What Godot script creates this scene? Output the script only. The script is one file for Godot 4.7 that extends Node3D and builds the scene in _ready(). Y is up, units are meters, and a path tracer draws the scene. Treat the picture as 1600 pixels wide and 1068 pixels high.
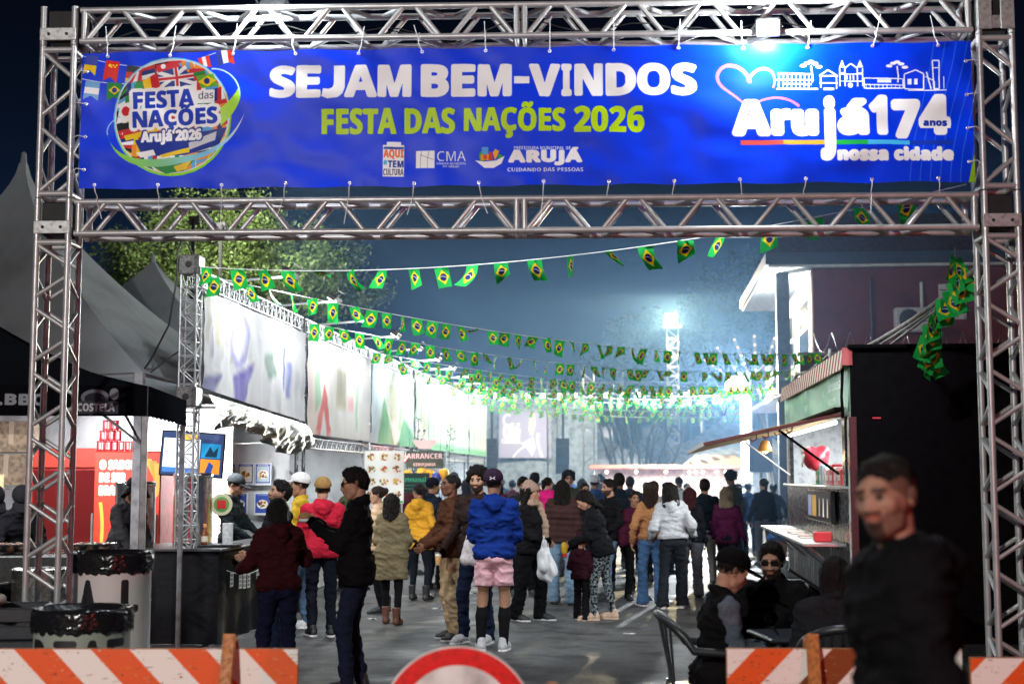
extends Node3D
# A street fair entrance at night: truss gate with a printed banner, food stalls, a crowd, a food truck.
# Street frame: the street runs 5.4 degrees to the right of the camera's axis; SV(u, y, s) is u metres right of its axis and s metres along it.

const ALPHA := 0.09425
const STREET_TURN := -ALPHA
var mats := {}
var names := {}
var tex := {}
var rng := RandomNumberGenerator.new()
var unit_tube: CylinderMesh
var unit_box: ArrayMesh

# ---------------------------------------------------------------- naming and nodes
func numbered(called: String) -> String:
	var n: int = names.get(called, 0)
	names[called] = n + 1
	return called if n == 0 else "%s_%03d" % [called, n]

func SV(u: float, y: float, s: float) -> Vector3:
	return Vector3(u * cos(ALPHA) + s * sin(ALPHA), y, -s * cos(ALPHA) + u * sin(ALPHA))

func tag(o: Node, label: String, category := "", group := "", kind := "") -> void:
	if label: o.set_meta("label", label)
	if category: o.set_meta("category", category)
	if group: o.set_meta("group", group)
	if kind: o.set_meta("kind", kind)

func thing(called: String, label: String, category: String, at := Vector3.ZERO, turn := 0.0, group := "") -> Node3D:
	var o := Node3D.new()
	o.name = numbered(called)
	add_child(o)
	o.position = at
	o.rotation.y = turn
	tag(o, label, category, group)
	return o

func structure(called: String, m: Mesh, material: Material, at := Vector3.ZERO) -> MeshInstance3D:
	var o := MeshInstance3D.new()
	o.name = numbered(called)
	o.mesh = m
	o.material_override = material
	add_child(o)
	o.position = at
	o.set_meta("kind", "structure")
	return o

func part(parent: Node, called: String, m: Mesh, material: Material, t := Transform3D.IDENTITY) -> MeshInstance3D:
	var o := MeshInstance3D.new()
	o.name = called
	o.mesh = m
	o.material_override = material
	parent.add_child(o, true)
	o.transform = t
	return o

func holder(parent: Node, called: String, t := Transform3D.IDENTITY) -> Node3D:
	var o := Node3D.new()
	o.name = called
	parent.add_child(o, true)
	o.transform = t
	return o

func T(x: float, y: float, z: float, ry := 0.0, rx := 0.0, rz := 0.0) -> Transform3D:
	return Transform3D(Basis.from_euler(Vector3(rx, ry, rz)), Vector3(x, y, z))

# ---------------------------------------------------------------- materials
func C(r: float, g: float, b: float, a := 1.0) -> Color:
	var c := Color(r, g, b, a).linear_to_srgb()
	c.a = a
	return c

func H(hex: String) -> Color:
	return Color.html(hex)

func noise_tex(key: String, freq: float, octaves: int, stops: Array, size := 512, type := FastNoiseLite.TYPE_SIMPLEX_SMOOTH, as_normal := 0.0) -> NoiseTexture2D:
	if tex.has(key): return tex[key]
	var n := FastNoiseLite.new()
	n.seed = hash(key) % 9973
	n.noise_type = type
	n.frequency = freq
	n.fractal_octaves = octaves
	var t := NoiseTexture2D.new()
	t.width = size
	t.height = size
	t.seamless = true
	t.noise = n
	if as_normal > 0.0:
		t.as_normal_map = true
		t.bump_strength = as_normal
	elif stops:
		var g := Gradient.new()
		g.offsets = PackedFloat32Array(stops.map(func(s): return s[0]))
		g.colors = PackedColorArray(stops.map(func(s): return Color(s[1], s[1], s[1]) if s.size() == 2 else Color(s[1], s[2], s[3])))
		t.color_ramp = g
	tex[key] = t
	return t

# base colour is linear; wear: 0 plain, 1 soft mottling, 2 grime
func mat(c: Color, rough := 0.8, metal := 0.0, wear := 1, scale := 1.0) -> StandardMaterial3D:
	var key := "%s/%.2f/%.2f/%d/%.2f" % [c.to_html(), rough, metal, wear, scale]
	if mats.has(key): return mats[key]
	var m := StandardMaterial3D.new()
	m.albedo_color = c
	m.roughness = rough
	m.metallic = metal
	if wear > 0:
		m.uv1_triplanar = true
		m.uv1_scale = Vector3.ONE * scale
		m.albedo_texture = noise_tex("mottle", 0.012, 4, [[0.0, 0.72], [0.45, 0.93], [1.0, 1.0]]) if wear == 1 else noise_tex("grime", 0.018, 5, [[0.0, 0.62], [0.35, 0.84], [0.6, 0.97], [1.0, 1.0]])
		if wear == 2:
			m.roughness_texture = noise_tex("rough", 0.02, 4, [[0.0, 0.55], [1.0, 1.0]])
	mats[key] = m
	return m

func cloth_mat(c: Color, rough := 0.9, sheen := 0.06) -> StandardMaterial3D:
	var key := "cloth%s/%.2f/%.2f" % [c.to_html(), rough, sheen]
	if mats.has(key): return mats[key]
	var m := StandardMaterial3D.new()
	m.albedo_color = c
	m.roughness = rough
	m.uv1_triplanar = true
	m.uv1_scale = Vector3.ONE * 1.7
	m.albedo_texture = noise_tex("weave", 0.03, 5, [[0.0, 0.78], [0.5, 0.94], [1.0, 1.0]])
	m.heightmap_enabled = true
	m.heightmap_texture = noise_tex("creases", 0.012, 3, [[0.0, 0.0], [1.0, 1.0]], 512, FastNoiseLite.TYPE_SIMPLEX)
	m.heightmap_scale = 0.3
	m.metallic_specular = 0.5 * sheen / 0.06 * 0.3
	mats[key] = m
	return m

func glow_mat(c: Color, energy: float) -> StandardMaterial3D:
	var key := "glow%s/%.2f" % [c.to_html(), energy]
	if mats.has(key): return mats[key]
	var m := StandardMaterial3D.new()
	m.albedo_color = Color(0.9, 0.9, 0.9)
	m.emission_enabled = true
	m.emission = c
	m.emission_energy_multiplier = energy
	mats[key] = m
	return m

func print_mat(t: Texture2D, rough := 0.5, glow := 0.0) -> StandardMaterial3D:
	var m := StandardMaterial3D.new()
	m.albedo_texture = t
	m.roughness = rough
	m.texture_repeat = false
	if glow > 0.0:
		m.emission_enabled = true
		m.emission = Color.BLACK
		m.emission_texture = t
		m.emission_energy_multiplier = glow
	return m

func backlit(m: StandardMaterial3D, c: Color) -> StandardMaterial3D:
	var d: StandardMaterial3D = m.duplicate()
	d.backlight_enabled = true
	d.backlight = c
	return d

# ---------------------------------------------------------------- mesh building
class MB:
	var v := PackedVector3Array()
	var n := PackedVector3Array()
	var uv := PackedVector2Array()
	var c := PackedColorArray()
	var i := PackedInt32Array()

	func quad(a: Vector3, b: Vector3, cc: Vector3, d: Vector3, uvs: Array = []) -> void:   # a b c d clockwise seen from the front
		var nn := (cc - a).cross(b - a).normalized()
		var k := v.size()
		v.append_array([a, b, cc, d])
		n.append_array([nn, nn, nn, nn])
		if uvs: uv.append_array(uvs)
		else: uv.append_array([Vector2(0, 1), Vector2(0, 0), Vector2(1, 0), Vector2(1, 1)])
		i.append_array([k, k + 1, k + 2, k, k + 2, k + 3])

	func tri(a: Vector3, b: Vector3, cc: Vector3) -> void:
		var nn := (cc - a).cross(b - a).normalized()
		var k := v.size()
		v.append_array([a, b, cc])
		n.append_array([nn, nn, nn])
		uv.append_array([Vector2(0, 1), Vector2(0.5, 0), Vector2(1, 1)])
		i.append_array([k, k + 1, k + 2])

	# a box with small chamfers between lo and hi
	func box(lo: Vector3, hi: Vector3, ch := 0.0) -> void:
		boxt(Transform3D(Basis.IDENTITY, (lo + hi) / 2), hi - lo, ch)

	func boxt(t: Transform3D, size: Vector3, ch := 0.0) -> void:
		var h := size / 2
		ch = minf(ch, minf(h.x, minf(h.y, h.z)) * 0.9)
		for ax in 3:
			for sg in [-1.0, 1.0]:
				var d := Vector3.ZERO
				d[ax] = sg
				var a := Vector3.ZERO
				var b := Vector3.ZERO
				a[(ax + 1) % 3] = (h[(ax + 1) % 3] - ch) * sg
				b[(ax + 2) % 3] = h[(ax + 2) % 3] - ch
				var o := d * h[ax]
				var s := [Vector2(0, 1), Vector2(0, 0), Vector2(1, 0), Vector2(1, 1)]
				quad(t * (o - a - b), t * (o - a + b), t * (o + a + b), t * (o + a - b), s)
		if ch <= 0.0: return
		for ax in 3:
			var p := (ax + 1) % 3
			var q := (ax + 2) % 3
			for sp in [-1.0, 1.0]:
				for sq in [-1.0, 1.0]:
					var l := Vector3.ZERO
					l[ax] = (h[ax] - ch) * sp * sq
					var e1 := Vector3.ZERO
					e1[p] = sp * h[p]
					e1[q] = sq * (h[q] - ch)
					var e2 := Vector3.ZERO
					e2[p] = sp * (h[p] - ch)
					e2[q] = sq * h[q]
					quad(t * (e1 - l), t * (e1 + l), t * (e2 + l), t * (e2 - l))
		for sx in [-1.0, 1.0]:
			for sy in [-1.0, 1.0]:
				for sz in [-1.0, 1.0]:
					var s := Vector3(sx, sy, sz)
					var a := s * Vector3(h.x, h.y - ch, h.z - ch)
					var b := s * Vector3(h.x - ch, h.y, h.z - ch)
					var d := s * Vector3(h.x - ch, h.y - ch, h.z)
					if sx * sy * sz > 0: tri(t * a, t * d, t * b)
					else: tri(t * a, t * b, t * d)

	func tube(a: Vector3, b: Vector3, r: float, sides := 8, r2 := -1.0, caps := true) -> void:
		path([a, b], [r, r if r2 < 0 else r2], sides, caps)

	# a swept round tube through points
	func path(pts: Array, radii: Array, sides := 8, caps := true) -> void:
		var k := v.size()
		var up := Vector3.UP
		var last: int = pts.size() - 1
		var first_dir: Vector3 = (pts[1] - pts[0]).normalized()
		if absf(first_dir.dot(up)) > 0.9: up = Vector3.RIGHT
		for j in pts.size():
			var dir: Vector3 = (pts[mini(j + 1, last)] - pts[maxi(j - 1, 0)]).normalized()
			var x := dir.cross(up).normalized()
			var y := x.cross(dir)
			up = y
			var r: float = radii[mini(j, radii.size() - 1)]
			for q in sides + 1:
				var a := TAU * q / sides
				var nn := x * cos(a) + y * sin(a)
				v.append(pts[j] + nn * r)
				n.append(nn)
				uv.append(Vector2(float(q) / sides, float(j) / last))
		for j in last:
			for q in sides:
				var o := k + j * (sides + 1) + q
				i.append_array([o, o + 1, o + sides + 2, o, o + sides + 2, o + sides + 1])
		if caps:
			for e in [0, last]:
				var dir: Vector3 = (pts[last] - pts[last - 1]).normalized() if e else (pts[0] - pts[1]).normalized()
				var o := v.size()
				for q in sides:
					v.append(v[k + e * (sides + 1) + q])
					n.append(dir)
					uv.append(Vector2(0.5, 0.5))
				for q in range(1, sides - 1):
					if e: i.append_array([o, o + q, o + q + 1])
					else: i.append_array([o, o + q + 1, o + q])

	# profile of Vector2(radius, y) turned about the y axis
	func lathe(prof: Array, sides := 24, at := Vector3.ZERO) -> void:
		var k := v.size()
		var m: int = prof.size()
		var run := [0.0]
		for j in m - 1: run.append(run[j] + maxf(prof[j].distance_to(prof[j + 1]), 1e-5))
		for j in m:
			var d: Vector2 = prof[mini(j + 1, m - 1)] - prof[maxi(j - 1, 0)]
			var nn2 := Vector2(d.y, -d.x).normalized()
			for q in sides + 1:
				var a := TAU * q / sides
				v.append(at + Vector3(cos(a) * prof[j].x, prof[j].y, sin(a) * prof[j].x))
				n.append(Vector3(cos(a) * nn2.x, nn2.y, sin(a) * nn2.x))
				uv.append(Vector2(1.0 - float(q) / sides, 1.0 - run[j] / run[m - 1]))
		for j in m - 1:
			for q in sides:
				var o := k + j * (sides + 1) + q
				i.append_array([o, o + sides + 2, o + sides + 1, o, o + 1, o + sides + 2])

	# a sheet of nu x nv cells; f(u, v) gives the point, u and v from 0 to 1
	func sheet(nu: int, nv: int, f: Callable, thick := 0.0) -> void:
		var k := v.size()
		for b in nv + 1:
			for a in nu + 1:
				v.append(f.call(float(a) / nu, float(b) / nv))
				uv.append(Vector2(float(a) / nu, 1.0 - float(b) / nv))
				n.append(Vector3.ZERO)
		for b in nv:
			for a in nu:
				var o := k + b * (nu + 1) + a
				i.append_array([o, o + nu + 1, o + nu + 2, o, o + nu + 2, o + 1])
				var nn := (v[o + nu + 2] - v[o]).cross(v[o + nu + 1] - v[o])
				var n2 := (v[o + 1] - v[o]).cross(v[o + nu + 2] - v[o])
				for q in [o, o + nu + 1, o + nu + 2, o + 1]: n[q] += nn + n2
		var cnt := (nu + 1) * (nv + 1)
		for q in range(k, k + cnt): n[q] = n[q].normalized()
		if thick > 0.0:
			for q in cnt:
				v.append(v[k + q] - n[k + q] * thick)
				n.append(-n[k + q])
				uv.append(uv[k + q])
			for b in nv:
				for a in nu:
					var o := k + cnt + b * (nu + 1) + a
					i.append_array([o, o + nu + 2, o + nu + 1, o, o + 1, o + nu + 2])
			for a in nu:
				rim(k + a, k + a + 1, cnt)
				rim(k + nv * (nu + 1) + a + 1, k + nv * (nu + 1) + a, cnt)
			for b in nv:
				rim(k + (b + 1) * (nu + 1), k + b * (nu + 1), cnt)
				rim(k + b * (nu + 1) + nu, k + (b + 1) * (nu + 1) + nu, cnt)

	func rim(p: int, q: int, off: int) -> void:
		quad(v[p], v[q], v[q + off], v[p + off])

	# a flat polygon (xy) with depth towards -z
	func prism(pts: Array, z0: float, z1: float) -> void:
		var packed := PackedVector2Array(pts)
		if Geometry2D.is_polygon_clockwise(packed): packed.reverse()
		var t := Geometry2D.triangulate_polygon(packed)
		for q in range(0, t.size(), 3):
			var a := packed[t[q]]
			var b := packed[t[q + 1]]
			var d := packed[t[q + 2]]
			if (b - a).cross(d - a) < 0:
				var e := b
				b = d
				d = e
			tri(Vector3(a.x, a.y, z1), Vector3(d.x, d.y, z1), Vector3(b.x, b.y, z1))
			tri(Vector3(a.x, a.y, z0), Vector3(b.x, b.y, z0), Vector3(d.x, d.y, z0))
		for q in packed.size():
			var a := packed[q]
			var b := packed[(q + 1) % packed.size()]
			quad(Vector3(a.x, a.y, z0), Vector3(a.x, a.y, z1), Vector3(b.x, b.y, z1), Vector3(b.x, b.y, z0))

	func arrays() -> Array:
		var a := []
		a.resize(Mesh.ARRAY_MAX)
		a[Mesh.ARRAY_VERTEX] = v
		a[Mesh.ARRAY_NORMAL] = n
		if uv.size() == v.size(): a[Mesh.ARRAY_TEX_UV] = uv
		if c.size() == v.size(): a[Mesh.ARRAY_COLOR] = c
		a[Mesh.ARRAY_INDEX] = i
		return a

	func done() -> ArrayMesh:
		var m := ArrayMesh.new()
		m.add_surface_from_arrays(Mesh.PRIMITIVE_TRIANGLES, arrays())
		return m

func box_mesh(size: Vector3, ch := 0.004) -> ArrayMesh:
	var b := MB.new()
	b.boxt(Transform3D.IDENTITY, size, ch)
	return b.done()

func lathe_mesh(prof: Array, sides := 24) -> ArrayMesh:
	var b := MB.new()
	b.lathe(prof.map(func(p): return Vector2(p[0], p[1])), sides)
	return b.done()

func tube_mesh(pts: Array, r: float, sides := 8) -> ArrayMesh:
	var b := MB.new()
	b.path(pts, [r], sides)
	return b.done()

# transform that lays the unit tube (radius 1, height 1, along y) from a to b
func along(a: Vector3, b: Vector3, r: float) -> Transform3D:
	var y := b - a
	var d := y.normalized()
	var x := d.cross(Vector3.FORWARD if absf(d.z) < 0.9 else Vector3.RIGHT).normalized()
	var z := x.cross(d)
	return Transform3D(Basis(x * r, y, z * r), (a + b) / 2)

func tube(parent: Node, called: String, a: Vector3, b: Vector3, r: float, m: Material) -> MeshInstance3D:
	return part(parent, called, unit_tube, m, along(a, b, r))

func slab(parent: Node, called: String, lo: Vector3, hi: Vector3, m: Material, ch := 0.004) -> MeshInstance3D:
	return part(parent, called, box_mesh(hi - lo, ch), m, Transform3D(Basis.IDENTITY, (lo + hi) / 2))

func bar(parent: Node, called: String, a: Vector3, b: Vector3, w: float, dep: float, m: Material) -> MeshInstance3D:
	var t := along(a, b, 1.0)
	t.basis = t.basis.orthonormalized()
	return part(parent, called, box_mesh(Vector3(w, a.distance_to(b), dep), 0.003), m, t)

# ---------------------------------------------------------------- printing: flat lettering and drawings filled into an image
class Sheet:
	var im: Image
	var k: float          # image pixels per unit
	var x0 := 0.0
	var y0 := 0.0
	var shear := 0.0      # y of the sheet's top edge drops by this per unit of x

	func start(w: float, h: float, scale: float, bg: Color) -> Sheet:
		k = scale
		im = Image.create(int(w * k), int(h * k), false, Image.FORMAT_RGBA8)
		im.fill(bg)
		return self

	func pt(p: Vector2) -> Vector2:
		return Vector2((p.x - x0) * k, (p.y - y0 - shear * (p.x - x0)) * k)

	func raw_tri(a: Vector2, b: Vector2, c: Vector2, col: Color) -> void:
		var lo := maxi(0, int(ceil(minf(a.y, minf(b.y, c.y)) - 0.5)))
		var hi := mini(im.get_height() - 1, int(floor(maxf(a.y, maxf(b.y, c.y)) - 0.5)))
		for y in range(lo, hi + 1):
			var yy := y + 0.5
			var l := 1e9
			var r := -1e9
			for e in [[a, b], [b, c], [c, a]]:
				var p: Vector2 = e[0]
				var q: Vector2 = e[1]
				if (p.y <= yy) != (q.y <= yy):
					var x := p.x + (yy - p.y) / (q.y - p.y) * (q.x - p.x)
					l = minf(l, x)
					r = maxf(r, x)
			if r > l:
				var xl := int(round(l))
				var xr := int(round(r))
				if xr > xl: im.fill_rect(Rect2i(xl, y, xr - xl, 1), col)

	func poly(pts: Array, col: Color) -> void:
		var q := PackedVector2Array()
		for p in pts: q.append(pt(p))
		var t := Geometry2D.triangulate_polygon(q)
		for j in range(0, t.size(), 3): raw_tri(q[t[j]], q[t[j + 1]], q[t[j + 2]], col)

	func rect(a: float, b: float, c: float, d: float, col: Color) -> void:
		poly([Vector2(a, b), Vector2(c, b), Vector2(c, d), Vector2(a, d)], col)

	func oval(cx: float, cy: float, rx: float, ry: float, col: Color, turn := 0.0, a0 := 0.0, a1 := TAU) -> void:
		var pts := []
		if a1 - a0 < TAU - 0.01: pts.append(Vector2(cx, cy))
		for j in 33: pts.append(Vector2(cx, cy) + Vector2(cos(a0 + (a1 - a0) * j / 32.0) * rx, sin(a0 + (a1 - a0) * j / 32.0) * ry).rotated(turn))
		if a1 - a0 >= TAU - 0.01: pts.pop_back()
		poly(pts, col)

	func line(pts: Array, w: float, col: Color, w1 := -1.0) -> void:
		for j in pts.size() - 1:
			var a := pt(pts[j])
			var b := pt(pts[j + 1])
			var d := (b - a).normalized().orthogonal() * 0.5 * k
			var wa := w if w1 < 0 else lerpf(w, w1, float(j) / (pts.size() - 1))
			var wb := w if w1 < 0 else lerpf(w, w1, float(j + 1) / (pts.size() - 1))
			raw_tri(a - d * wa, a + d * wa, b + d * wb, col)
			raw_tri(a - d * wa, b + d * wb, b - d * wb, col)

	func curve(a: Vector2, b: Vector2, c: Vector2, d: Vector2, w: float, col: Color, w1 := -1.0) -> void:
		var pts := []
		for j in 17: pts.append(a.bezier_interpolate(b, c, d, j / 16.0))
		line(pts, w, col, w1)

	# text fitted into the box a..b (x) and its letters' extent c..d (y); slant in units of x per y; turned about the box's corner
	func text(s: String, font: Font, a: float, c: float, b: float, d: float, col: Color, stroke := 0.0, turn := 0.0, bold_to_box := true) -> void:
		var tm := TextMesh.new()
		tm.font = font
		tm.font_size = 64
		tm.depth = 0.0
		tm.pixel_size = 0.01
		tm.curve_step = 1.0
		tm.text = s
		var arr := tm.get_mesh_arrays()
		var v: PackedVector3Array = arr[Mesh.ARRAY_VERTEX]
		if v.is_empty(): return
		var lo := Vector2(1e9, 1e9)
		var hi := -lo
		for p in v:
			lo = lo.min(Vector2(p.x, -p.y))
			hi = hi.max(Vector2(p.x, -p.y))
		if bold_to_box and stroke > 0.0:
			a += stroke
			b -= stroke
			c += stroke
			d -= stroke
		var q := PackedVector2Array()
		var piv := Vector2((a + b) / 2, (c + d) / 2)
		for p in v:
			var w := Vector2(a + (p.x - lo.x) / (hi.x - lo.x) * (b - a), c + (-p.y - lo.y) / (hi.y - lo.y) * (d - c))
			if turn != 0.0: w = piv + (w - piv).rotated(turn)
			q.append(pt(w))
		var ix: PackedInt32Array = arr[Mesh.ARRAY_INDEX] if arr[Mesh.ARRAY_INDEX] != null else PackedInt32Array(range(v.size()))
		if stroke > 0.0:
			for o in 12:
				var off := Vector2.from_angle(TAU * o / 12) * stroke * k
				for j in range(0, ix.size(), 3): raw_tri(q[ix[j]] + off, q[ix[j + 1]] + off, q[ix[j + 2]] + off, col)
		for j in range(0, ix.size(), 3): raw_tri(q[ix[j]], q[ix[j + 1]], q[ix[j + 2]], col)

	func done(shrink := 2.0) -> ImageTexture:
		if shrink > 1.0: im.resize(int(im.get_width() / shrink), int(im.get_height() / shrink), Image.INTERPOLATE_LANCZOS)
		return ImageTexture.create_from_image(im)

var fonts := {}
func font(family := "Droid Sans", bold := 0.0, weight := 700, slant := 0.0) -> Font:
	var key := "%s%.2f%d%.2f" % [family, bold, weight, slant]
	if fonts.has(key): return fonts[key]
	var s := SystemFont.new()
	s.font_names = PackedStringArray([family])
	s.font_weight = weight
	var f := FontVariation.new()
	f.base_font = s
	f.spacing_glyph = int(bold * 1.6)
	if slant != 0.0: f.variation_transform = Transform2D(Vector2(1, 0), Vector2(slant, 1), Vector2.ZERO)
	fonts[key] = f
	return f

func brazil(s: Sheet, a: float, b: float, c: float, d: float) -> void:
	var w := c - a
	var h := d - b
	s.rect(a, b, c, d, H("0b8a35"))
	s.poly([Vector2(a + w * 0.08, b + h * 0.5), Vector2(a + w * 0.5, b + h * 0.1), Vector2(a + w * 0.92, b + h * 0.5), Vector2(a + w * 0.5, b + h * 0.9)], H("f5d800"))
	s.oval(a + w * 0.5, b + h * 0.5, minf(w, h) * 0.25, minf(w, h) * 0.25, H("12236e"))

func pennant(s: Sheet, x: float, y: float, w: float, h: float, turn: float, cols: Array, across: bool) -> void:
	var o := Vector2(x, y)
	for j in cols.size():
		var a := float(j) / cols.size()
		var b := float(j + 1) / cols.size()
		var pts := []
		if across:      # stripes lie across the flag
			pts = [Vector2(0, a), Vector2(1, a), Vector2(1, b)]
			if j == cols.size() - 1: pts.append(Vector2(0.5, 0.76))
			pts.append(Vector2(0, b))
		else:
			var bot := func(q: float): return 1.0 - 0.24 * (1.0 - absf(q - 0.5) * 2.0)
			pts = [Vector2(a, 0), Vector2(b, 0), Vector2(b, bot.call(b)), Vector2(a, bot.call(a))]
		s.poly(pts.map(func(p): return o + (p * Vector2(w, h)).rotated(turn)), cols[j])

func banner_texture() -> ImageTexture:
	var s := Sheet.new().start(1372, 215, 2.9, H("0038e8"))
	s.x0 = 136.0
	s.y0 = 90.0
	s.shear = -12.0 / 1372.0
	var white := H("f4f4f6")
	# thin lighter contour lines of the right end
	for j in 7:
		var x := 1410.0 + j * 15.0
		s.curve(Vector2(x, 300), Vector2(x + 2, 230), Vector2(x + 26, 180), Vector2(x + 44 + j * 2, 70), 1.4, H("2a66ee"))
	s.poly([Vector2(1497, 296), Vector2(1505, 262), Vector2(1512, 232), Vector2(1512, 296)], H("8fc31f"))
	# garlands at the top left
	s.curve(Vector2(136, 94), Vector2(170, 106), Vector2(205, 112), Vector2(238, 113), 1.2, white)
	s.curve(Vector2(136, 131), Vector2(165, 138), Vector2(195, 140), Vector2(225, 138), 1.2, white)
	s.curve(Vector2(318, 100), Vector2(330, 96), Vector2(345, 92), Vector2(372, 84), 1.2, white)
	pennant(s, 142, 92, 20, 32, 0.16, [H("3f51b5"), H("ffd500")], true)
	pennant(s, 174, 101, 22, 34, 0.16, [H("e1251b"), H("e1251b")], true)
	for j in 5: s.oval(180 + j * 2.6, 110 + (j % 2) * 3, 1.5 if j else 2.6, 1.5 if j else 2.6, H("ffdd33"))
	pennant(s, 207, 110, 22, 30, 0.12, [H("333a44"), H("d8352a"), H("ffd500")], true)
	pennant(s, 142, 134, 23, 30, 0.1, [H("74acdf"), H("f4f4f4"), H("74acdf")], true)
	pennant(s, 176, 137, 23, 29, 0.03, [H("0b8a35"), H("0b8a35")], true)
	s.poly([Vector2(178, 149), Vector2(187.5, 142), Vector2(197, 149), Vector2(187.5, 156)], H("ffd500"))
	s.oval(187.5, 149, 4, 4, H("20308a"))
	pennant(s, 318, 99, 18, 20, -0.25, [H("e33"), H("f4f4f4"), H("e33")], false)
	pennant(s, 346, 90, 26, 24, -0.2, [H("26389a"), H("f4f4f4"), H("e1352a")], false)
	# globe of flags
	var cx := 280.0
	var cy := 190.0
	s.oval(cx, cy + 1, 93, 94, H("6ec0ea"))
	s.oval(cx + 1, cy + 3, 92, 92, H("8ee000"))
	s.oval(cx, cy, 91, 91, H("d9dfe8"))
	var cols := ["d01f2e", "f2f2f2", "162a7c", "e8c41a", "1d8a3c", "f2f2f2", "c1272d", "5aa7e0", "111418", "f08c1e"]
	var r := RandomNumberGenerator.new()
	r.seed = 41
	for row in 9:
		for col in 9:
			var y := cy - 88 + row * 20.0
			var x := cx - 92 + col * 21.0 - row * 2.0
			var kind := r.randi() % 4
			var a := H(cols[r.randi() % cols.size()])
			var b := H(cols[r.randi() % cols.size()])
			var c2 := H(cols[r.randi() % cols.size()])
			for band in 3:
				var colr: Color = [a, b, c2][band] if kind < 2 else (a if band != 1 else b)
				var pts := []
				for q in 4:
					var fx: float = x + (21.0 * [0, 1, 1, 0][q] if kind % 2 else 21.0 * (band + [0, 1, 1, 0][q]) / 3.0)
					var fy: float = y + (20.0 * (band + [0, 0, 1, 1][q]) / 3.0 if kind % 2 else 20.0 * [0, 0, 1, 1][q])
					var p := Vector2(fx, fy + (fx - cx) * -0.22)
					var d := p - Vector2(cx, cy)
					if d.length() > 89: d = d.normalized() * 89
					pts.append(Vector2(cx, cy) + d)
				var area := absf((pts[2] - pts[0]).cross(pts[3] - pts[1]))
				if area > 14.0: s.poly(pts, colr)
	# some larger flags that can be told apart
	s.poly([Vector2(252, 120), Vector2(288, 109), Vector2(312, 128), Vector2(312, 140), Vector2(262, 148)], H("22388f"))
	s.line([Vector2(254, 121), Vector2(312, 138)], 6, white)
	s.line([Vector2(258, 146), Vector2(300, 112)], 6, white)
	s.line([Vector2(253, 133), Vector2(312, 126)], 8, white)
	s.line([Vector2(283, 110), Vector2(287, 147)], 8, white)
	s.line([Vector2(253, 133), Vector2(312, 126)], 4, H("d01f2e"))
	s.line([Vector2(283, 110), Vector2(287, 147)], 4, H("d01f2e"))
	s.poly([Vector2(252, 110), Vector2(287, 103), Vector2(290, 112), Vector2(256, 122)], H("d01f2e"))
	s.oval(264, 112, 4, 4, white)
	s.poly([Vector2(218, 140), Vector2(232, 134), Vector2(236, 150), Vector2(220, 152)], H("1d9a3c"))
	s.poly([Vector2(231, 134), Vector2(244, 128), Vector2(247, 147), Vector2(235, 151)], H("ffd500"))
	s.poly([Vector2(243, 128), Vector2(255, 122), Vector2(259, 143), Vector2(246, 147)], H("d01f2e"))
	s.poly([Vector2(315, 127), Vector2(343, 124), Vector2(351, 143), Vector2(324, 146)], H("63b51f"))
	s.poly([Vector2(318, 136), Vector2(334, 127), Vector2(348, 134), Vector2(335, 144)], H("ffd500"))
	s.oval(333, 135, 4.6, 4.6, H("20308a"))
	s.poly([Vector2(196, 172), Vector2(216, 166), Vector2(216, 196), Vector2(192, 202)], white)
	s.oval(206, 182, 6.5, 7.5, H("d01f2e"))
	s.poly([Vector2(196, 202), Vector2(234, 196), Vector2(234, 205), Vector2(200, 212)], H("111418"))
	s.poly([Vector2(200, 212), Vector2(234, 205), Vector2(236, 213), Vector2(204, 221)], H("c1272d"))
	s.poly([Vector2(204, 221), Vector2(236, 213), Vector2(238, 221), Vector2(208, 229)], H("e8c41a"))
	s.poly([Vector2(222, 228), Vector2(332, 214), Vector2(366, 208), Vector2(354, 236), Vector2(300, 252), Vector2(235, 254)], H("17308f"))
	s.poly([Vector2(225, 248), Vector2(252, 243), Vector2(256, 252), Vector2(232, 256)], white)
	s.poly([Vector2(262, 252), Vector2(308, 239), Vector2(308, 247), Vector2(266, 256)], H("e8c41a"))
	s.poly([Vector2(306, 232), Vector2(350, 214), Vector2(348, 228), Vector2(308, 243)], H("c9ccd4"))
	s.poly([Vector2(248, 268), Vector2(300, 266), Vector2(318, 258), Vector2(300, 277), Vector2(272, 281)], H("1d8a3c"))
	s.poly([Vector2(284, 270), Vector2(312, 260), Vector2(304, 274), Vector2(290, 278)], H("e8c41a"))
	# ribbon round the globe
	var rib := func(a: Vector2, b: Vector2, c: Vector2, d: Vector2, e: Vector2, f: Vector2, g: Vector2, h: Vector2, c0: Color, c1: Color):
		for j in 24:
			var t0 := j / 24.0
			var t1 := (j + 1) / 24.0
			s.poly([a.bezier_interpolate(b, c, d, t0), a.bezier_interpolate(b, c, d, t1), e.bezier_interpolate(f, g, h, t1), e.bezier_interpolate(f, g, h, t0)], c0.lerp(c1, t0))
	rib.call(Vector2(178, 216), Vector2(190, 272), Vector2(270, 262), Vector2(330, 246), Vector2(180, 222), Vector2(200, 285), Vector2(270, 276), Vector2(332, 254), H("8be000"), H("7fc4ee"))
	rib.call(Vector2(330, 246), Vector2(360, 236), Vector2(380, 214), Vector2(394, 186), Vector2(332, 254), Vector2(364, 240), Vector2(382, 218), Vector2(394, 186), H("7fc4ee"), H("e8f2ff"))
	rib.call(Vector2(355, 178), Vector2(372, 168), Vector2(384, 150), Vector2(383, 144), Vector2(356, 206), Vector2(374, 192), Vector2(388, 170), Vector2(387, 158), H("b6e85a"), H("a4ee00"))
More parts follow.
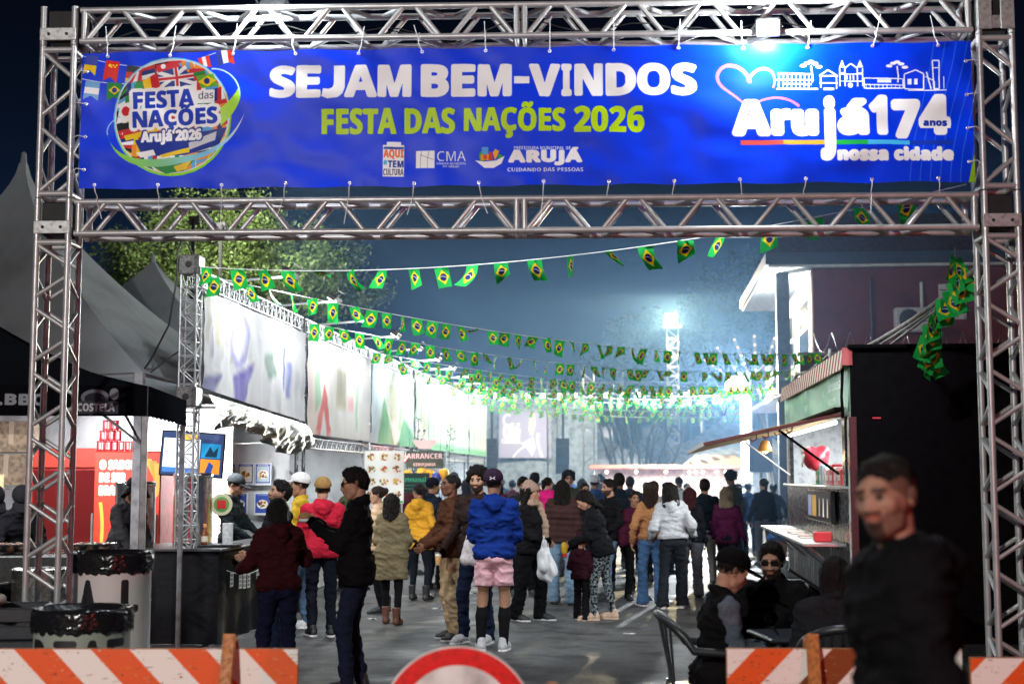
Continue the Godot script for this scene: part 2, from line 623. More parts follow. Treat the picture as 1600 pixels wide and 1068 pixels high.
	s.curve(Vector2(340, 116), Vector2(362, 114), Vector2(384, 130), Vector2(386, 158), 2.2, H("bfe6f2"))
	s.curve(Vector2(197, 190), Vector2(180, 200), Vector2(176, 210), Vector2(179, 220), 1.6, H("9ad4f2"))
	# the name on the globe
	var fb := font("Droid Sans", 0.55)
	s.text("FESTA", fb, 217, 149, 313, 177, white, 6.0, -0.055, false)
	s.text("NAÇÕES", fb, 217, 172, 351, 213, white, 6.0, -0.055, false)
	s.rect(312, 149, 346, 170, white)
	s.text("das", font("Droid Sans", 0.0, 400), 320, 151, 344, 163, H("3a3f5c"), 0.0, -0.05)
	s.text("FESTA", fb, 217, 149, 313, 177, H("0d36b8"), 0.9, -0.055)
	s.text("NAÇÕES", fb, 217, 172, 351, 213, H("0d36b8"), 0.9, -0.055)
	s.text("Arujá 2026", fb, 231, 211, 327, 235, H("17308f"), 2.5, -0.05, false)
	s.text("Arujá 2026", fb, 231, 211, 327, 235, white, 1.1, -0.05)
	# main lines
	for g in [["S", 431, 472], ["E", 473, 512], ["A", 548, 600], ["M", 600, 653], ["B", 667, 711], ["E", 714, 752], ["M", 755, 808], ["V", 834, 883], ["I", 884, 900], ["N", 904, 948], ["D", 952, 999], ["O", 1000, 1051], ["S", 1052, 1092]]:
		var dy: float = (g[1] - 431) * -0.0035
		s.text(g[0], font(), g[1], 111 + dy, g[2], 162.5 + dy, white, 2.6)
	s.poly([Vector2(532, 112), Vector2(548, 112), Vector2(549.6, 113.5), Vector2(549.6, 146), Vector2(546, 156), Vector2(538, 162), Vector2(522, 163.5), Vector2(513, 160), Vector2(515.5, 147.5), Vector2(524, 148.5), Vector2(530, 146), Vector2(532, 140)], white)
	s.rect(811, 129, 835, 140.5, white)
	for g in [["FESTA", 513, 178.5, 630, 219.5], ["DAS", 642, 178, 720.5, 219], ["NAÇÕES", 734, 169, 890, 226], ["2026", 903, 176, 1011, 217]]:
		s.text(g[0], font(), g[1], g[2], g[3], g[4], H("b8e112"), 1.3)
	# small emblems
	s.rect(609, 236, 642, 285, white)
	s.rect(615, 231, 637, 238, white)
	s.rect(610, 239, 641, 242.5, H("2346a8"))
	s.text("AQUI", fb, 610, 243, 641, 258, H("f06a25"), 0.3)
	s.text("TEM", fb, 617, 260, 641, 271, H("26409c"), 0.3)
	s.text("CULTURA", fb, 610, 273, 641, 283, H("1b1e4e"))
	s.oval(613, 263, 3, 4, H("57b7e6"))
	s.rect(660, 245, 689, 272, white)
	for x in [668, 679]: s.line([Vector2(x - 1, 272), Vector2(x - 1, 256), Vector2(x + 1, 246)], 0.8, H("707a8c"))
	s.line([Vector2(666, 251), Vector2(688, 259)], 0.7, H("707a8c"))
	s.text("CMA", font("Droid Sans", 0.1, 400), 693, 246, 737, 261, white)
	s.text("CÂMARA MUNICIPAL", font(), 692, 262, 738, 266.5, white)
	s.text("DE ARUJÁ", font(), 702, 267, 727, 271.5, white)
	s.oval(763, 254, 6, 8, H("2f9a4a"))
	s.rect(762, 240, 772, 258, H("4aa6e0"))
	s.rect(760, 251, 773, 260, H("e8a020"))
	s.oval(767, 255, 3, 4, H("d8482e"))
	s.poly([Vector2(773, 246), Vector2(778, 250), Vector2(779, 260), Vector2(772, 260)], H("d8352a"))
	s.oval(783, 245, 2.2, 2.2, H("f2b01e"))
	s.poly([Vector2(778, 247), Vector2(789, 245), Vector2(786, 253), Vector2(782, 260)], H("f2b01e"))
	s.oval(790, 255, 4, 4, H("2f9a4a"))
	s.poly([Vector2(751, 260), Vector2(766, 262), Vector2(784, 260), Vector2(797, 253), Vector2(792, 265), Vector2(780, 272), Vector2(766, 272)], white)
	s.text("PREFEITURA MUNICIPAL DE", font(), 811, 238.5, 898, 243.5, white)
	s.text("ARUJÁ", font("Droid Sans", 0.9), 802, 239, 916, 268.5, white, 1.8)
	s.text("CUIDANDO DAS PESSOAS", font(), 801, 271.5, 917, 277.5, white)
	# the anniversary mark on the right
	var red := H("f0607a")
	s.curve(Vector2(1173, 140), Vector2(1168, 108), Vector2(1124, 104), Vector2(1123, 132), 5.0, red)
	s.curve(Vector2(1123, 132), Vector2(1124, 150), Vector2(1154, 158), Vector2(1172, 184), 5.0, red, 2.0)
	s.curve(Vector2(1170, 138), Vector2(1180, 108), Vector2(1220, 112), Vector2(1208, 148), 4.6, red, 2.4)
	s.curve(Vector2(1172, 186), Vector2(1176, 166), Vector2(1220, 152), Vector2(1247, 177), 2.0, red, 4.0)
	var ext := font("Droid Sans", 1.1)
	s.text("A", ext, 1143, 166, 1204, 224, white, 5.0)
	s.text("ru", ext, 1203, 180, 1276, 224, white, 5.0)
	s.text("j", ext, 1277, 160, 1301, 262, white, 4.5)
	s.text("á", ext, 1303, 164, 1352, 223, white, 4.5)
	s.text("1", ext, 1351, 159, 1380, 222, white, 4.0)
	s.text("7", ext, 1385, 166, 1429, 227, white, 4.5)
	s.text("4", ext, 1426, 158, 1475, 222, white, 4.5)
	s.curve(Vector2(1172, 183), Vector2(1166, 192), Vector2(1172, 196), Vector2(1176, 190), 2.4, red)
	s.rect(1428, 196, 1474, 211, white)
	s.text("anos", font("Droid Sans", 0.5), 1433, 199, 1469, 208, H("1233a8"), 0.6)
	var stripe := [H("f25a4e"), H("f2a93b"), H("23b24b"), H("47b5ea"), H("1639b4")]
	var edges := [1157, 1221, 1284, 1348, 1412, 1476]
	for j in 5:
		s.rect(edges[j], 229.5, edges[j + 1], 236.5, stripe[j])
	s.text("j", ext, 1277, 160, 1301, 262, white, 4.5)
	s.text("nossa cidade", font("Droid Sans", 0.9), 1302, 239, 1477, 262, white, 2.0)
	# line drawing of the town
	var w := H("eef2fa")
	var L := func(pts: Array, wd := 1.3): s.line(pts.map(func(p): return Vector2(p[0], p[1])), wd, w)
	for j in 8: L.call([[1217 + j * 6.5, 127], [1216 + j * 6.5, 149]], 1.6)
	L.call([[1215, 126], [1268, 127]], 2.4)
	L.call([[1213, 136], [1270, 136]], 1.8)
	L.call([[1213, 150], [1276, 150]], 2.6)
	L.call([[1222, 142], [1266, 143]], 2.2)
	for q in [[1266, 114], [1396, 115]]:
		for j in 5: s.oval(q[0] - 12 + j * 6, q[1] - [0, 4, 6, 3, -2][j], 5, 2.4, w)
		L.call([[q[0], q[1]], [q[0] + 2, 130], [q[0] + 1, 140]], 2.4)
	L.call([[1278, 130], [1291, 121], [1306, 130], [1278, 130]], 2.4)
	L.call([[1280, 130], [1280, 148]], 2)
	L.call([[1304, 130], [1304, 150]], 2)
	L.call([[1278, 141], [1306, 141]], 2)
	L.call([[1284, 150], [1300, 150]], 4)
	for x in [1309, 1336]:
		L.call([[x, 118], [x, 146]], 2)
		L.call([[x + 8, 118], [x + 8, 146]], 2)
		s.poly([Vector2(x - 1, 117), Vector2(x + 4, 105), Vector2(x + 9, 117)], w)
		L.call([[x, 125], [x + 8, 125]], 1.6)
	L.call([[1317, 118], [1326, 111], [1336, 118]], 2.2)
	L.call([[1309, 127], [1344, 127]], 1.8)
	for x in [1320, 1325, 1330]: L.call([[x, 129], [x, 136]], 2.2)
	L.call([[1309, 138], [1344, 138]], 1.6)
	s.oval(1325, 144, 4, 4, w)
	L.call([[1346, 133], [1405, 134], [1405, 149], [1346, 149], [1346, 133]], 1.8)
	L.call([[1346, 143], [1405, 144]], 1.8)
	for j in 9: L.call([[1349 + j * 6.3, 143], [1349 + j * 6.3, 149]], 1.2)
	s.rect(1366, 135, 1387, 140, w)
	L.call([[1407, 127], [1424, 121], [1436, 127], [1436, 150], [1407, 150], [1407, 127]], 2)
	s.rect(1412, 134, 1418, 143, w)
	s.rect(1422, 134, 1427, 143, w)
	L.call([[1438, 131], [1452, 138], [1452, 150]], 1.6)
	L.call([[1449, 107], [1459, 107], [1459, 150], [1451, 150], [1449, 107]], 2.2)
	L.call([[1450, 118], [1459, 118]], 1.6)
	L.call([[1440, 124], [1447, 150]], 2.2)
	L.call([[1466, 131], [1466, 150]], 1.6)
	L.call([[1412, 152], [1470, 152]], 1.8)
	return s.done(1.95)

func flag_texture() -> ImageTexture:
	var s := Sheet.new().start(60, 90, 5.0, H("16bc52"))
	s.poly([Vector2(5, 45), Vector2(30, 11), Vector2(55, 45), Vector2(30, 79)], H("f2da10"))
	s.oval(30, 45, 13.5, 17, H("152a72"))
	s.curve(Vector2(18, 41), Vector2(26, 37), Vector2(36, 42), Vector2(43, 52), 2.4, H("e8eef4"))
	return s.done(2.0)

# ---------------------------------------------------------------- soft bodies: tapered capsules joined by a smooth minimum, meshed as surface nets
# bones: [a, b, ra, rb] tapered capsules or [centre, radii] ellipsoids; cuts: [normal, c] keeps normal.p >= c; holes: bones taken away
static func net(bones: Array, k: float, cell: float, cuts: Array = [], holes: Array = []) -> MB:
	var lo := Vector3(1e9, 1e9, 1e9)
	var hi := -lo
	for b in bones:
		if b.size() == 2:
			lo = lo.min(b[0] - b[1])
			hi = hi.max(b[0] + b[1])
		else:
			var r: float = maxf(b[2], b[3])
			lo = lo.min(b[0].min(b[1]) - Vector3(r, r, r))
			hi = hi.max(b[0].max(b[1]) + Vector3(r, r, r))
	var pad := k * 0.3 + cell * 2.0
	lo -= Vector3(pad, pad, pad)
	hi += Vector3(pad, pad, pad)
	var nx := int((hi.x - lo.x) / cell) + 2
	var ny := int((hi.y - lo.y) / cell) + 2
	var nz := int((hi.z - lo.z) / cell) + 2
	var nxy := nx * ny
	var d := PackedFloat32Array()
	d.resize(nxy * nz)
	d.fill(9.0)
	for b in bones + holes.map(func(h): return h + [true]):
		var hole: bool = b[-1] is bool
		var size: int = b.size() - (1 if hole else 0)
		var a: Vector3 = b[0]
		var e: Vector3 = b[1]
		var ra := 0.0
		var rb := 0.0
		var blo: Vector3
		var bhi: Vector3
		var ell := size == 2
		var inv := Vector3.ONE
		var rmin := 0.0
		if ell:
			blo = a - e
			bhi = a + e
			inv = Vector3.ONE / e
			rmin = minf(e.x, minf(e.y, e.z))
		else:
			ra = b[2]
			rb = b[3]
			var r := maxf(ra, rb)
			blo = a.min(e) - Vector3(r, r, r)
			bhi = a.max(e) + Vector3(r, r, r)
		var m := k + cell * 1.8
		var ba := e - a
		var bb := maxf(ba.length_squared(), 1e-9)
		var x0 := maxi(0, int((blo.x - m - lo.x) / cell))
		var x1 := mini(nx - 1, int((bhi.x + m - lo.x) / cell) + 1)
		var y0 := maxi(0, int((blo.y - m - lo.y) / cell))
		var y1 := mini(ny - 1, int((bhi.y + m - lo.y) / cell) + 1)
		var z0 := maxi(0, int((blo.z - m - lo.z) / cell))
		var z1 := mini(nz - 1, int((bhi.z + m - lo.z) / cell) + 1)
		for z in range(z0, z1 + 1):
			for y in range(y0, y1 + 1):
				var p := Vector3(lo.x + x0 * cell, lo.y + y * cell, lo.z + z * cell)
				var at := z * nxy + y * nx + x0
				for x in range(x0, x1 + 1):
					var s: float
					if ell:
						s = (((p - a) * inv).length() - 1.0) * rmin
					else:
						var t := clampf((p - a).dot(ba) / bb, 0.0, 1.0)
						s = (p - a - ba * t).length() - ra - (rb - ra) * t
					var cur := d[at]
					if hole:
						if -s > cur: d[at] = -s
					else:
						var h := k - absf(cur - s)
						if h > 0.0: d[at] = minf(cur, s) - h * h / k * 0.25
						elif s < cur: d[at] = s
					at += 1
					p.x += cell
	for c in cuts:
		var cn: Vector3 = c[0]
		var cc: float = c[1]
		for z in nz:
			for y in ny:
				var at := z * nxy + y * nx
				var base := cc - cn.y * (lo.y + y * cell) - cn.z * (lo.z + z * cell) - cn.x * lo.x
				if cn.x == 0.0:
					if base < -2.0 * cell: continue
					for x in nx:
						if d[at + x] < base: d[at + x] = base
				else:
					for x in nx:
						var s := base - cn.x * x * cell
						if d[at + x] < s: d[at + x] = s
	# vertices
	var out := MB.new()
	var vi := PackedInt32Array()
	vi.resize(nxy * nz)
	vi.fill(-1)
	var live := PackedInt32Array()
	var far := cell * 1.8
	for z in nz - 1:
		for y in ny - 1:
			var at := z * nxy + y * nx
			for x in nx - 1:
				var c0 := d[at]
				if c0 < far and c0 > -far:
					var c1 := d[at + 1]
					var c2 := d[at + nx]
					var c3 := d[at + nx + 1]
					var c4 := d[at + nxy]
					var c5 := d[at + nxy + 1]
					var c6 := d[at + nxy + nx]
					var c7 := d[at + nxy + nx + 1]
					var neg := int(c0 < 0) + int(c1 < 0) + int(c2 < 0) + int(c3 < 0) + int(c4 < 0) + int(c5 < 0) + int(c6 < 0) + int(c7 < 0)
					if neg > 0 and neg < 8:
						var g := Vector3(c1 + c3 + c5 + c7 - c0 - c2 - c4 - c6, c2 + c3 + c6 + c7 - c0 - c1 - c4 - c5, c4 + c5 + c6 + c7 - c0 - c1 - c2 - c3) / (4.0 * cell)
						var avg := (c0 + c1 + c2 + c3 + c4 + c5 + c6 + c7) * 0.125
						var gl := maxf(g.length_squared(), 0.05)
						var off := (-g * (avg / gl)).clamp(Vector3.ONE * -0.55 * cell, Vector3.ONE * 0.55 * cell)
						vi[at] = out.v.size()
						live.append(at)
						out.v.append(lo + Vector3(x + 0.5, y + 0.5, z + 0.5) * cell + off)
						out.n.append(g.normalized())
				at += 1
	for at in live:
		var s0 := d[at] < 0.0
		var a := vi[at]
		for q in 3:
			var st: int = [1, nx, nxy][q]
			if (d[at + st] < 0.0) != s0:
				var u: int = [nx, nxy, 1][q]
				var w: int = [nxy, 1, nx][q]
				if at - u - w < 0: continue
				var b := vi[at - u]
				var c := vi[at - u - w]
				var e := vi[at - w]
				if b < 0 or c < 0 or e < 0: continue
				if s0: out.i.append_array([a, c, b, a, e, c])
				else: out.i.append_array([a, b, c, a, c, e])
	return out

# folds: move each vertex along its normal, then take the normals from the faces again
static func crease(m: MB, amp: float, f: Callable) -> void:
	for q in m.v.size(): m.v[q] += m.n[q] * amp * f.call(m.v[q])
	var n := PackedVector3Array()
	n.resize(m.v.size())
	for q in range(0, m.i.size(), 3):
		var a := m.i[q]
		var b := m.i[q + 1]
		var c := m.i[q + 2]
		var nn := (m.v[c] - m.v[a]).cross(m.v[b] - m.v[a])
		n[a] += nn
		n[b] += nn
		n[c] += nn
	for q in n.size(): n[q] = n[q].normalized()
	m.n = n

static func merge(into: MB, m: MB, t: Transform3D, colours: PackedColorArray) -> void:
	var k := into.v.size()
	var nb := t.basis.orthonormalized()
	for q in m.v.size():
		into.v.append(t * m.v[q])
		into.n.append(nb * m.n[q])
	into.c.append_array(colours)
	for q in m.i: into.i.append(q + k)

# ---------------------------------------------------------------- shapes made once and used for every person
var kit := {}

func make_kit() -> void:
	# head: centre at the origin, face towards +z, 23 cm from chin to crown
	var hb := [
		[Vector3(0, 0.03, -0.012), Vector3(0.077, 0.086, 0.098)], [Vector3(0, -0.03, 0.022), Vector3(0.062, 0.075, 0.072)],
		[Vector3(0, -0.087, 0.05), Vector3(0, -0.088, 0.056), 0.026, 0.026], [Vector3(-0.035, -0.07, 0.02), Vector3(0, -0.092, 0.052), 0.024, 0.02], [Vector3(0.035, -0.07, 0.02), Vector3(0, -0.092, 0.052), 0.024, 0.02],
		[Vector3(0, 0.012, 0.088), Vector3(0, -0.026, 0.106), 0.009, 0.014], [Vector3(-0.012, -0.03, 0.093), Vector3(0.012, -0.03, 0.093), 0.010, 0.010],
		[Vector3(-0.035, 0.026, 0.078), Vector3(0.035, 0.026, 0.078), 0.014, 0.014], [Vector3(-0.04, -0.015, 0.06), Vector3(0.04, -0.015, 0.06), 0.022, 0.022],
		[Vector3(0, -0.06, 0.084), Vector3(0, -0.06, 0.085), 0.017, 0.017],
	]
	var eyes := [[Vector3(-0.031, 0.006, 0.1), Vector3(0.016, 0.0065, 0.017)], [Vector3(0.031, 0.006, 0.1), Vector3(0.016, 0.0065, 0.017)], [Vector3(-0.012, -0.0505, 0.106), Vector3(0.012, -0.0505, 0.106), 0.0035, 0.0035]]
	var head := net(hb, 0.022, 0.0052, [], eyes)
	for s in [-1.0, 1.0]:
		var ear := net([[Vector3(s * 0.076, 0.002, -0.012), Vector3(0.008, 0.03, 0.018)], [Vector3(s * 0.081, 0.012, -0.02), Vector3(0.007, 0.018, 0.01)]], 0.008, 0.0055)
		merge(head, ear, Transform3D.IDENTITY, PackedColorArray())
	for s in [-1.0, 1.0]:
		var ball := net([[Vector3(s * 0.031, 0.006, 0.078), Vector3(0.0125, 0.0125, 0.0125)]], 0.001, 0.004)
		merge(head, ball, Transform3D.IDENTITY, PackedColorArray())
	# what each vertex of the head is: 0 skin, 1 lip, 2 brow, 3 eye, 4 iris, 5 beard ground, 6 moustache and chin
	var ids := PackedInt32Array()
	for p in head.v:
		var id := 0
		var ax := absf(p.x)
		if p.z > 0.06:
			if Vector2(ax - 0.031, p.y - 0.006).length() < 0.0125 and p.z < 0.0925: id = 4 if Vector2(ax - 0.031, p.y - 0.006).length() < 0.0085 else 3
			elif p.y > 0.019 and p.y < 0.033 and ax > 0.01 and ax < 0.05: id = 2
			elif absf(p.y + 0.052) < 0.009 and ax < 0.023 and p.z > 0.085: id = 1
			elif p.y < -0.034 and p.y > -0.045 and ax < 0.03: id = 6
			elif p.y < -0.066 and ax < 0.026: id = 6
		if id == 0 and p.y < -0.028 and p.y > -0.115 and ax > 0.022 and p.z > -0.012 and p.z < 0.095 and p.y < -0.028 - (p.z - 0.04) * 0.35: id = 5
		if id == 0 and p.y < -0.078 and p.z > 0.02: id = 5
		if id == 0 and p.y * 0.9 - p.z * 0.5 > -0.006 and ((p - Vector3(0, -0.012, 0.1)) / Vector3(0.074, 0.086, 0.085)).length() > 1.0: id = 7
		ids.append(id)
	kit.head = head
	kit.head_ids = ids
	# hands: wrist at the origin, fingers towards -y, palm towards -x (the left hand mirrors it)
	for g in ["relaxed", "grip", "flat"]:
		var curl: float = {"relaxed": 0.38, "grip": 1.25, "flat": 0.1}[g]
		var bones := [[Vector3(0, -0.01, 0), Vector3(0, -0.045, 0), 0.025, 0.02], [Vector3(0, -0.05, 0.022), Vector3(0, -0.05, -0.022), 0.017, 0.017], [Vector3(0, -0.08, 0.026), Vector3(0, -0.078, -0.028), 0.013, 0.012]]
		for f in 4:
			var z: float = [0.03, 0.0105, -0.0095, -0.0285][f]
			var l: float = [0.9, 1.0, 0.94, 0.74][f]
			var p := Vector3(0, -0.08, z)
			var a := 0.15
			for sgm in 3:
				a += curl * [0.75, 1.0, 0.7][sgm]
				var q: Vector3 = p + Vector3(-sin(a), -cos(a), (z * 0.12) / 0.03 * 0.3).normalized() * [0.04, 0.027, 0.021][sgm] * l
				bones.append([p, q, 0.0092 - sgm * 0.0008, 0.0084 - sgm * 0.0008])
				p = q
		var th := Vector3(-0.006, -0.028, 0.024)
		var t1 := th + Vector3(-0.014 - 0.01 * curl, -0.026, 0.024).normalized() * 0.04
		var t2 := t1 + Vector3(-0.5 * curl, -1.0, 0.25 - 0.6 * curl).normalized() * 0.032
		bones.append([th, t1, 0.013, 0.011])
		bones.append([t1, t2, 0.0105, 0.009])
		kit["hand_" + g] = net(bones, 0.006, 0.0055)
	# shoes: ankle above the origin, toe towards +z, standing on y = 0
	var shoe := net([[Vector3(0, 0.045, -0.062), Vector3(0, 0.04, 0.09), 0.042, 0.043], [Vector3(0.0, 0.034, 0.09), Vector3(0.004, 0.03, 0.16), 0.044, 0.033], [Vector3(0, 0.05, -0.05), Vector3(0, 0.11, -0.045), 0.04, 0.043], [Vector3(0, 0.075, 0.0), Vector3(0, 0.05, 0.09), 0.036, 0.034]], 0.03, 0.011, [[Vector3.UP, 0.012]])
	kit.shoe = shoe.done()
	var sole := net([[Vector3(0, 0.01, -0.064), Vector3(0, 0.01, 0.09), 0.046, 0.049], [Vector3(0, 0.01, 0.09), Vector3(0.004, 0.01, 0.165), 0.049, 0.037]], 0.01, 0.0095, [[Vector3.UP, 0.0], [Vector3.DOWN, -0.026]])
	kit.sole = sole.done()
	var boot := net([[Vector3(0, 0.045, -0.062), Vector3(0, 0.04, 0.09), 0.04, 0.041], [Vector3(0.0, 0.034, 0.09), Vector3(0.002, 0.03, 0.16), 0.042, 0.03], [Vector3(0, 0.05, -0.05), Vector3(0, 0.22, -0.045), 0.042, 0.056], [Vector3(0, 0.09, 0.0), Vector3(0, 0.05, 0.09), 0.04, 0.036]], 0.03, 0.012, [[Vector3.UP, 0.012], [Vector3.DOWN, -0.24]])
	kit.boot = boot.done()
	# hair, in the head's axes
	var skull := [Vector3(0, 0.038, -0.018), Vector3(0.086, 0.09, 0.106)]
	var hairline := [Vector3(0, 0.9, -0.5).normalized(), -0.012]
	var face := [[Vector3(0, -0.012, 0.1), Vector3(0.074, 0.086, 0.085)], [Vector3(0.08, -0.03, 0.02), Vector3(0.03, 0.05, 0.03)], [Vector3(-0.08, -0.03, 0.02), Vector3(0.03, 0.05, 0.03)]]
	kit.hair_short = hair_shape([skull, [Vector3(0, 0.1, 0.02), Vector3(0.06, 0.035, 0.065)], [Vector3(0, -0.01, -0.06), Vector3(0.07, 0.07, 0.05)]], [hairline], 0.01, face)
	kit.hair_fade = hair_shape([[Vector3(0, 0.058, -0.014), Vector3(0.078, 0.074, 0.098)]], [[Vector3(0, 0.97, -0.3).normalized(), 0.03]], 0.01, face)
	kit.hair_buzz = hair_shape([[Vector3(0, 0.036, -0.016), Vector3(0.081, 0.085, 0.1015)]], [hairline], 0.003, face)
	kit.hair_curly = hair_shape([[Vector3(0, 0.06, -0.015), Vector3(0.105, 0.1, 0.115)], [Vector3(-0.075, 0.02, -0.02), Vector3(0.03, 0.05, 0.05)], [Vector3(0.075, 0.02, -0.02), Vector3(0.03, 0.05, 0.05)]], [hairline], 0.03, face)
	kit.hair_bob = hair_shape([[Vector3(0, 0.035, -0.02), Vector3(0.092, 0.095, 0.11)], [Vector3(-0.07, 0.02, -0.02), Vector3(-0.075, -0.1, -0.02), 0.04, 0.034], [Vector3(0.07, 0.02, -0.02), Vector3(0.075, -0.1, -0.02), 0.04, 0.034], [Vector3(-0.03, 0.0, -0.08), Vector3(-0.03, -0.12, -0.07), 0.045, 0.04], [Vector3(0.03, 0.0, -0.08), Vector3(0.03, -0.12, -0.07), 0.045, 0.04]], [[Vector3(0, 0.55, -0.83).normalized(), -0.025]], 0.006)
	var long_bones := [[Vector3(0, 0.036, -0.02), Vector3(0.09, 0.095, 0.108)]]
	for j in 5: long_bones.append([Vector3(-0.07 + 0.035 * j, 0.03, [-0.03, -0.08, -0.09, -0.08, -0.03][j]), Vector3(-0.09 + 0.045 * j, -0.33 - 0.03 * (j % 2), -0.1 - 0.01 * (j % 3)), 0.042, 0.026])
	kit.hair_long = hair_shape(long_bones, [[Vector3(0, 0.55, -0.83).normalized(), -0.02]], 0.016)
	var mid := long_bones.map(func(b): return b if b.size() == 2 else [b[0], b[1] + Vector3(0, 0.13, 0.01), b[2], b[3] + 0.006])
	kit.hair_mid = hair_shape(mid, [[Vector3(0, 0.55, -0.83).normalized(), -0.02]], 0.014)
	kit.hair_bun = hair_shape([skull, [Vector3(0, 0.06, -0.125), Vector3(0.045, 0.045, 0.04)]], [hairline], 0.008, face)
	kit.hair_pony = hair_shape([skull, [Vector3(0, 0.06, -0.11), Vector3(0, 0.04, -0.15), 0.03, 0.035], [Vector3(0, 0.04, -0.15), Vector3(0.02, -0.2, -0.15), 0.04, 0.02]], [hairline], 0.01, face)
	var dread := [[Vector3(0, 0.045, -0.02), Vector3(0.09, 0.09, 0.108)]]
	for j in 11:
		var a := PI + (j - 5) * 0.34
		dread.append([Vector3(sin(a) * 0.085, 0.03, cos(a) * 0.095), Vector3(sin(a) * 0.11, -0.17 - 0.03 * (j % 3), cos(a) * 0.12), 0.018, 0.011])
	kit.hair_dreads = hair_shape(dread, [[Vector3(0, 0.7, -0.71).normalized(), -0.02]], 0.006)
	# caps
	var dome := net([[Vector3(0, 0.045, -0.012), Vector3(0.1, 0.102, 0.12)]], 0.01, 0.009, [[Vector3(0, 1, -0.1).normalized(), 0.03]])
	kit.cap = dome.done()
	kit.brim = net([[Vector3(-0.045, 0.035, 0.1), Vector3(-0.03, 0.022, 0.172), 0.04, 0.034], [Vector3(0.045, 0.035, 0.1), Vector3(0.03, 0.022, 0.172), 0.04, 0.034], [Vector3(0, 0.04, 0.1), Vector3(0, 0.024, 0.178), 0.04, 0.036]], 0.02, 0.0075, [[Vector3(0, 1, 0.16).normalized(), 0.04], [Vector3(0, -1, -0.16).normalized(), -0.052], [Vector3.BACK, 0.06]]).done()
	kit.beanie = net([[Vector3(0, 0.05, -0.014), Vector3(0.1, 0.105, 0.118)], [Vector3(0, 0.12, -0.03), Vector3(0.06, 0.06, 0.065)]], 0.02, 0.009, [[Vector3(0, 1, -0.25).normalized(), 0.025]]).done()
	kit.cuff = net([[Vector3(0, 0.045, -0.014), Vector3(0.107, 0.11, 0.124)]], 0.01, 0.009, [[Vector3(0, 1, -0.25).normalized(), 0.01], [Vector3(0, -1, 0.25).normalized(), -0.062]]).done()

func hair_shape(bones: Array, cuts: Array, amp: float, holes: Array = []) -> ArrayMesh:
	var m := net(bones, 0.03, 0.0085, cuts, holes)
	var n := FastNoiseLite.new()
	n.frequency = 14.0
	n.seed = 3
	crease(m, amp, func(p): return n.get_noise_3d(p.x * 2.2, p.y * 0.6, p.z * 2.2) * 1.6)
	return m.done()

# two bones from a to b; the joint leans towards pole
static func joint(a: Vector3, b: Vector3, la: float, lb: float, pole: Vector3) -> Vector3:
	var d := b - a
	var l := clampf(d.length(), 0.05, la + lb - 0.002)
	var dir := d.normalized()
	var x := (la * la - lb * lb + l * l) / (2.0 * l)
	var hgt := sqrt(maxf(la * la - x * x, 0.0))
	var side := (pole - dir * pole.dot(dir)).normalized()
	return a + dir * x + side * hgt

